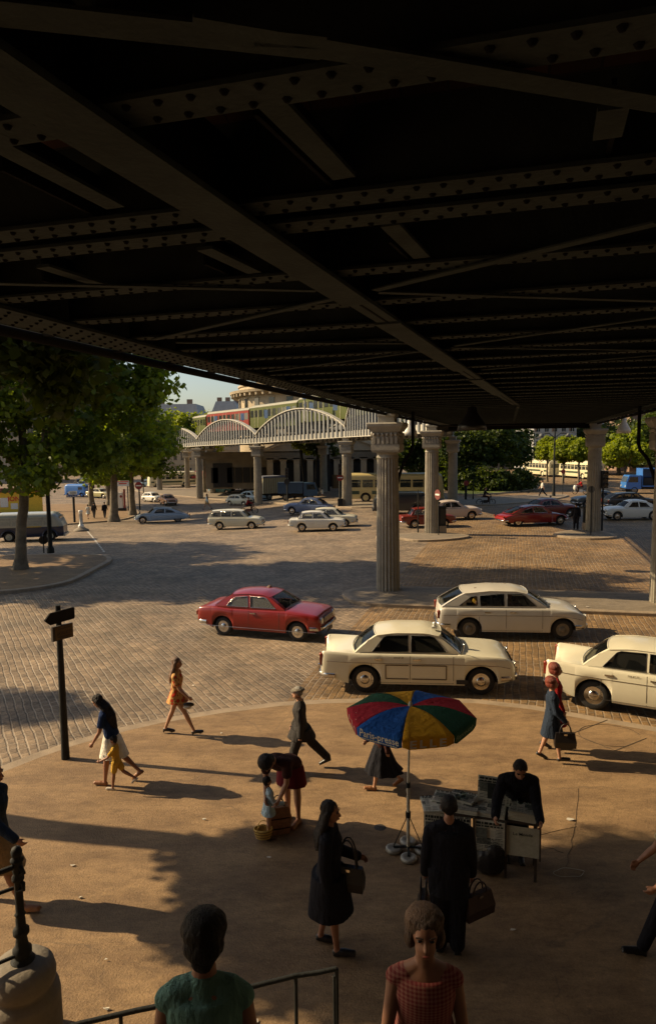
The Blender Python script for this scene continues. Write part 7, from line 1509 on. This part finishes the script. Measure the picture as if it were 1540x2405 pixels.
# magazines and papers lying on it are things of their own
def pile(label, x, y, w_, dep, h, rz, tilt=0, mm=None, seed=0, z0=HT):
    t = thing('newspaper_pile', label, 'newspapers', st.matrix_basis @ V(x, y, z0), ang+R(rz), 'piles of papers on the stand'); n_ = max(2, int(h/.012)); mb = MB(); rr = random.Random(seed)
    for k in range(n_): mb.box((rr.uniform(-.006, .006), rr.uniform(-.006, .006), (k+.5)*h/n_+.0), (w_, dep, h/n_*.8), rz=rr.uniform(-.03, .03))
    mb.build('pages', M_PAPER, t); ob = sheet_obj('cover', (-w_/2, -dep/2, h+.008), X_, Y_, w_, dep, mm or M_PRT, t, seed, .004); layout(t, (-w_/2, -dep/2, h+.008), X_, Y_, V(0, 0, 1), w_, dep, seed, .007); return t
pile('front left pile of newspapers hanging over the end of the stand', LW*.09, .14, .34, .40, .03, 14, seed=11); pile('pile of papers behind the man in the black suit', LW*.20, .30, .40, .30, .05, -6, seed=12); pile('raised pile with a pink edged magazine at the back of the stand', LW*.33, .30, .34, .26, .09, -16, seed=13, mm=M_PRT2)
pile('pile of papers in the middle of the stand', LW*.37, .12, .30, .22, .06, -4, seed=14); pile('pile of papers under the held up newspaper', LW*.58, .16, .36, .30, .05, -5, seed=15); pile('tallest pile of magazines at the right end of the stand', LW*.85, .14, .34, .27, .12, -6, seed=16)
hp = st.matrix_basis @ V(LW*.46, .30, HT+.04); t = thing('newspaper', 'open newspaper with a dark picture held upright by the seller', 'newspaper', hp, ang-R(6)); sheet_obj('sheet', (0, 0, 0), X_, V(0, .18, 1).normalized(), .43, .36, M_PRT, t, 21, .015)
layout(t, (0, 0, 0), X_, V(0, .18, 1).normalized(), V(0, -1, .18).normalized(), .43, .36, 77, .018); MB().add([V(x_, .18*z_-.025, z_) for x_, z_ in ((.13, .08), (.27, .08), (.27, .28), (.13, .28))], [(0, 1, 2, 3)]).build('portrait', M_INK, t)
M_GLS = glass_mat('clear jar glass', (.8, .9, .85), .6)
for x, y, z_, lab in ((.29, .20, .10, 'glass dish holding coins on the left piles'), (.335, .24, .12, 'second glass dish right beside the coin dish'), (.83, .2, .14, 'glass dish on the tallest pile')):
    t = thing('glass_dish', lab, 'dish', st.matrix_basis @ V(LW*x, y, HT+z_)); MB().lathe([(.02, 0), (.035, .005), (.045, .05), (.04, .05), (.03, .012), (0, .012)], n=16).build('bowl', M_GLS, t); MB().ell((0, 0, .015), (.02, .02, .006)).build('coins', M_CHR, t)
t = thing('sack', 'bulky dark sack slumped under the newspaper stand', 'sack', st.matrix_basis @ V(LW*.57, .12, 0), ang); B = Blob(); B.ell((0, 0, .2), (.24, .2, .24)); B.ell((.08, -.05, .34), (.16, .15, .16)); B.rc((.05, 0, .42), (.02, .0, .56), .06, .04); ob = B.build('body', L_BLK, t); remesh(ob, .015, 2)
mb = MB(); mb.tube([V(-.05, -.1, .45), V(-.1, -.12, .6), V(.02, -.1, .62), V(.06, -.06, .5)], .012, 5); mb.build('strap', L_BRN, t)
p = PX(1335, 2049, dz=.13); t = thing('wire_loop', 'thin loop of pale string lying on the dark pavement right of the stand', 'string', p); mb = MB(); mb.tube([V(.20*math.cos(a)+.02*math.sin(3*a), .09*math.sin(a)+.01*math.cos(4*a), .004) for a in np.linspace(0, 6.1, 30)], .003, 4); mb.build('loop', M_PAPER, t)
# ================================================================ STAIRS AND RAILINGS
M_STEP = mat('worn stone step', (.16, .135, .10), .85, var=.2, scale=4, bump=.3)
t = thing('staircase', 'stone stairs under the camera leading down to the square', 'stairs', (0, 0, .12)); n_ = 24; mb = MB()
for i in range(n_):
    y0 = 5.6-i*.235; z1 = (i+1)*.167; mb.box((0.1, y0-.12, z1/2-.02), (3.0, .26, z1-.0))
mb.build('steps', M_STEP, t)
def rail(label, pts, zt_, posts, name='iron_railing', r=.022, lower=None):
    t = thing(name, label, 'railing', tuple(pts[0][:2])+(.12,)); o = Vector(t.location); mb = MB(); mb.tube([Vector(p)-o for p in pts], r, 10); mb.build('handrail', M_IRON, t)
    for p in posts: MB().tube([Vector((p[0], p[1], .12))-o, Vector(p)-o], .017, 8).build('post', M_IRON, t)
    if lower: mb = MB(); mb.tube([Vector((p[0], p[1], lower))-o for p in pts], .012, 8); mb.build('lower_rail', M_IRON, t)
    return t
rp = [PX(x, y, z) for x, y, z in ((120, 2424, 1.02), (190, 2403, 1.02), (319, 2373, 1.03), (554, 2326, 1.06), (694, 2291, 1.10), (745, 2284, 1.10), (790, 2274, 1.12))]
rail('dark iron handrail with two uprights crossing the bottom behind the woman in green', rp, 1.1, [rp[4], rp[6], PX(785, 2290, 1.05), PX(284, 2386, 1.02)])
MB().tube([rp[6]+V(0, 0, .02), rp[6]-V(0, 0, .25)], .045, 8)
pd = Vector((-2.92, 5.95, .12)); t = thing('stone_pedestal', 'round topped stone pedestal at the bottom left corner', 'pedestal', pd); MB().lathe([(.34, 0), (.335, .50), (.325, .56), (.285, .60), (.27, .62), (.30, .66), (.305, .72), (.285, .80), (.23, .855), (.15, .875), (0, .88)], n=40).build('block', M_STEP, t)
zt_ = .98; t = thing('iron_newel_post', 'ornate black iron newel post with turned collars standing on the stone pedestal', 'post', pd+V(.02, 0, .87)); prof = [(.13, 0), (.12, .02), (.085, .035), (.085, .06), (.10, .08), (.10, .12), (.07, .15), (.062, .20), (.055, .24), (.085, .27), (.085, .31), (.055, .34), (.05, .42), (.045, .44), (.06, .46), (.045, .48), (.042, .78), (.065, .80), (.065, .83), (.045, .86), (.055, .89), (.055, .97), (.07, .985), (.07, 1.0), (.045, 1.02), (.055, 1.04), (.06, 1.075), (.045, 1.11), (.0, 1.125)]
MB().lathe([(r_*.85, z_) for r_, z_ in prof], n=24).build('shaft', M_IRON, t)
mb = MB(); mb.tube([V(-.0, 0, .95), V(.05, -.03, .93), V(.07, -.03, .88), V(.03, -.02, .86)], .02, 6); mb.tube([V(-.0, 0, .80), V(.06, -.03, .78), V(.06, -.03, .72), V(.0, -.02, .70)], .02, 6); mb.build('scroll', M_IRON, t)
t2_ = thing('iron_railing', 'black iron railing running from the ornate newel post out of the left edge', 'railing', pd+V(-.1, -.05, .9)); mb = MB(); mb.tube([V(.1, 0, .92), V(-.4, -.32, .88), V(-1.6, -1.1, .88)], .026, 8); mb.tube([V(.1, 0, .72), V(-.4, -.32, .70), V(-1.6, -1.1, .70)], .018, 8); mb.tube([V(.1, 0, .06), V(-.4, -.32, .03), V(-1.6, -1.1, .03)], .018, 8); mb.build('rail', M_IRON, t2_)
for k in range(7): q = V(-.14-.2*k, -.13-.155*k, 0); MB().tube([q+V(0, 0, -.02), q+V(0, 0, .88)], .012, 6).build('baluster', M_IRON, t2_)
for o in list(S.objects):
    if '_s' in o: del o['_s']
    if '_top' in o: del o['_top']
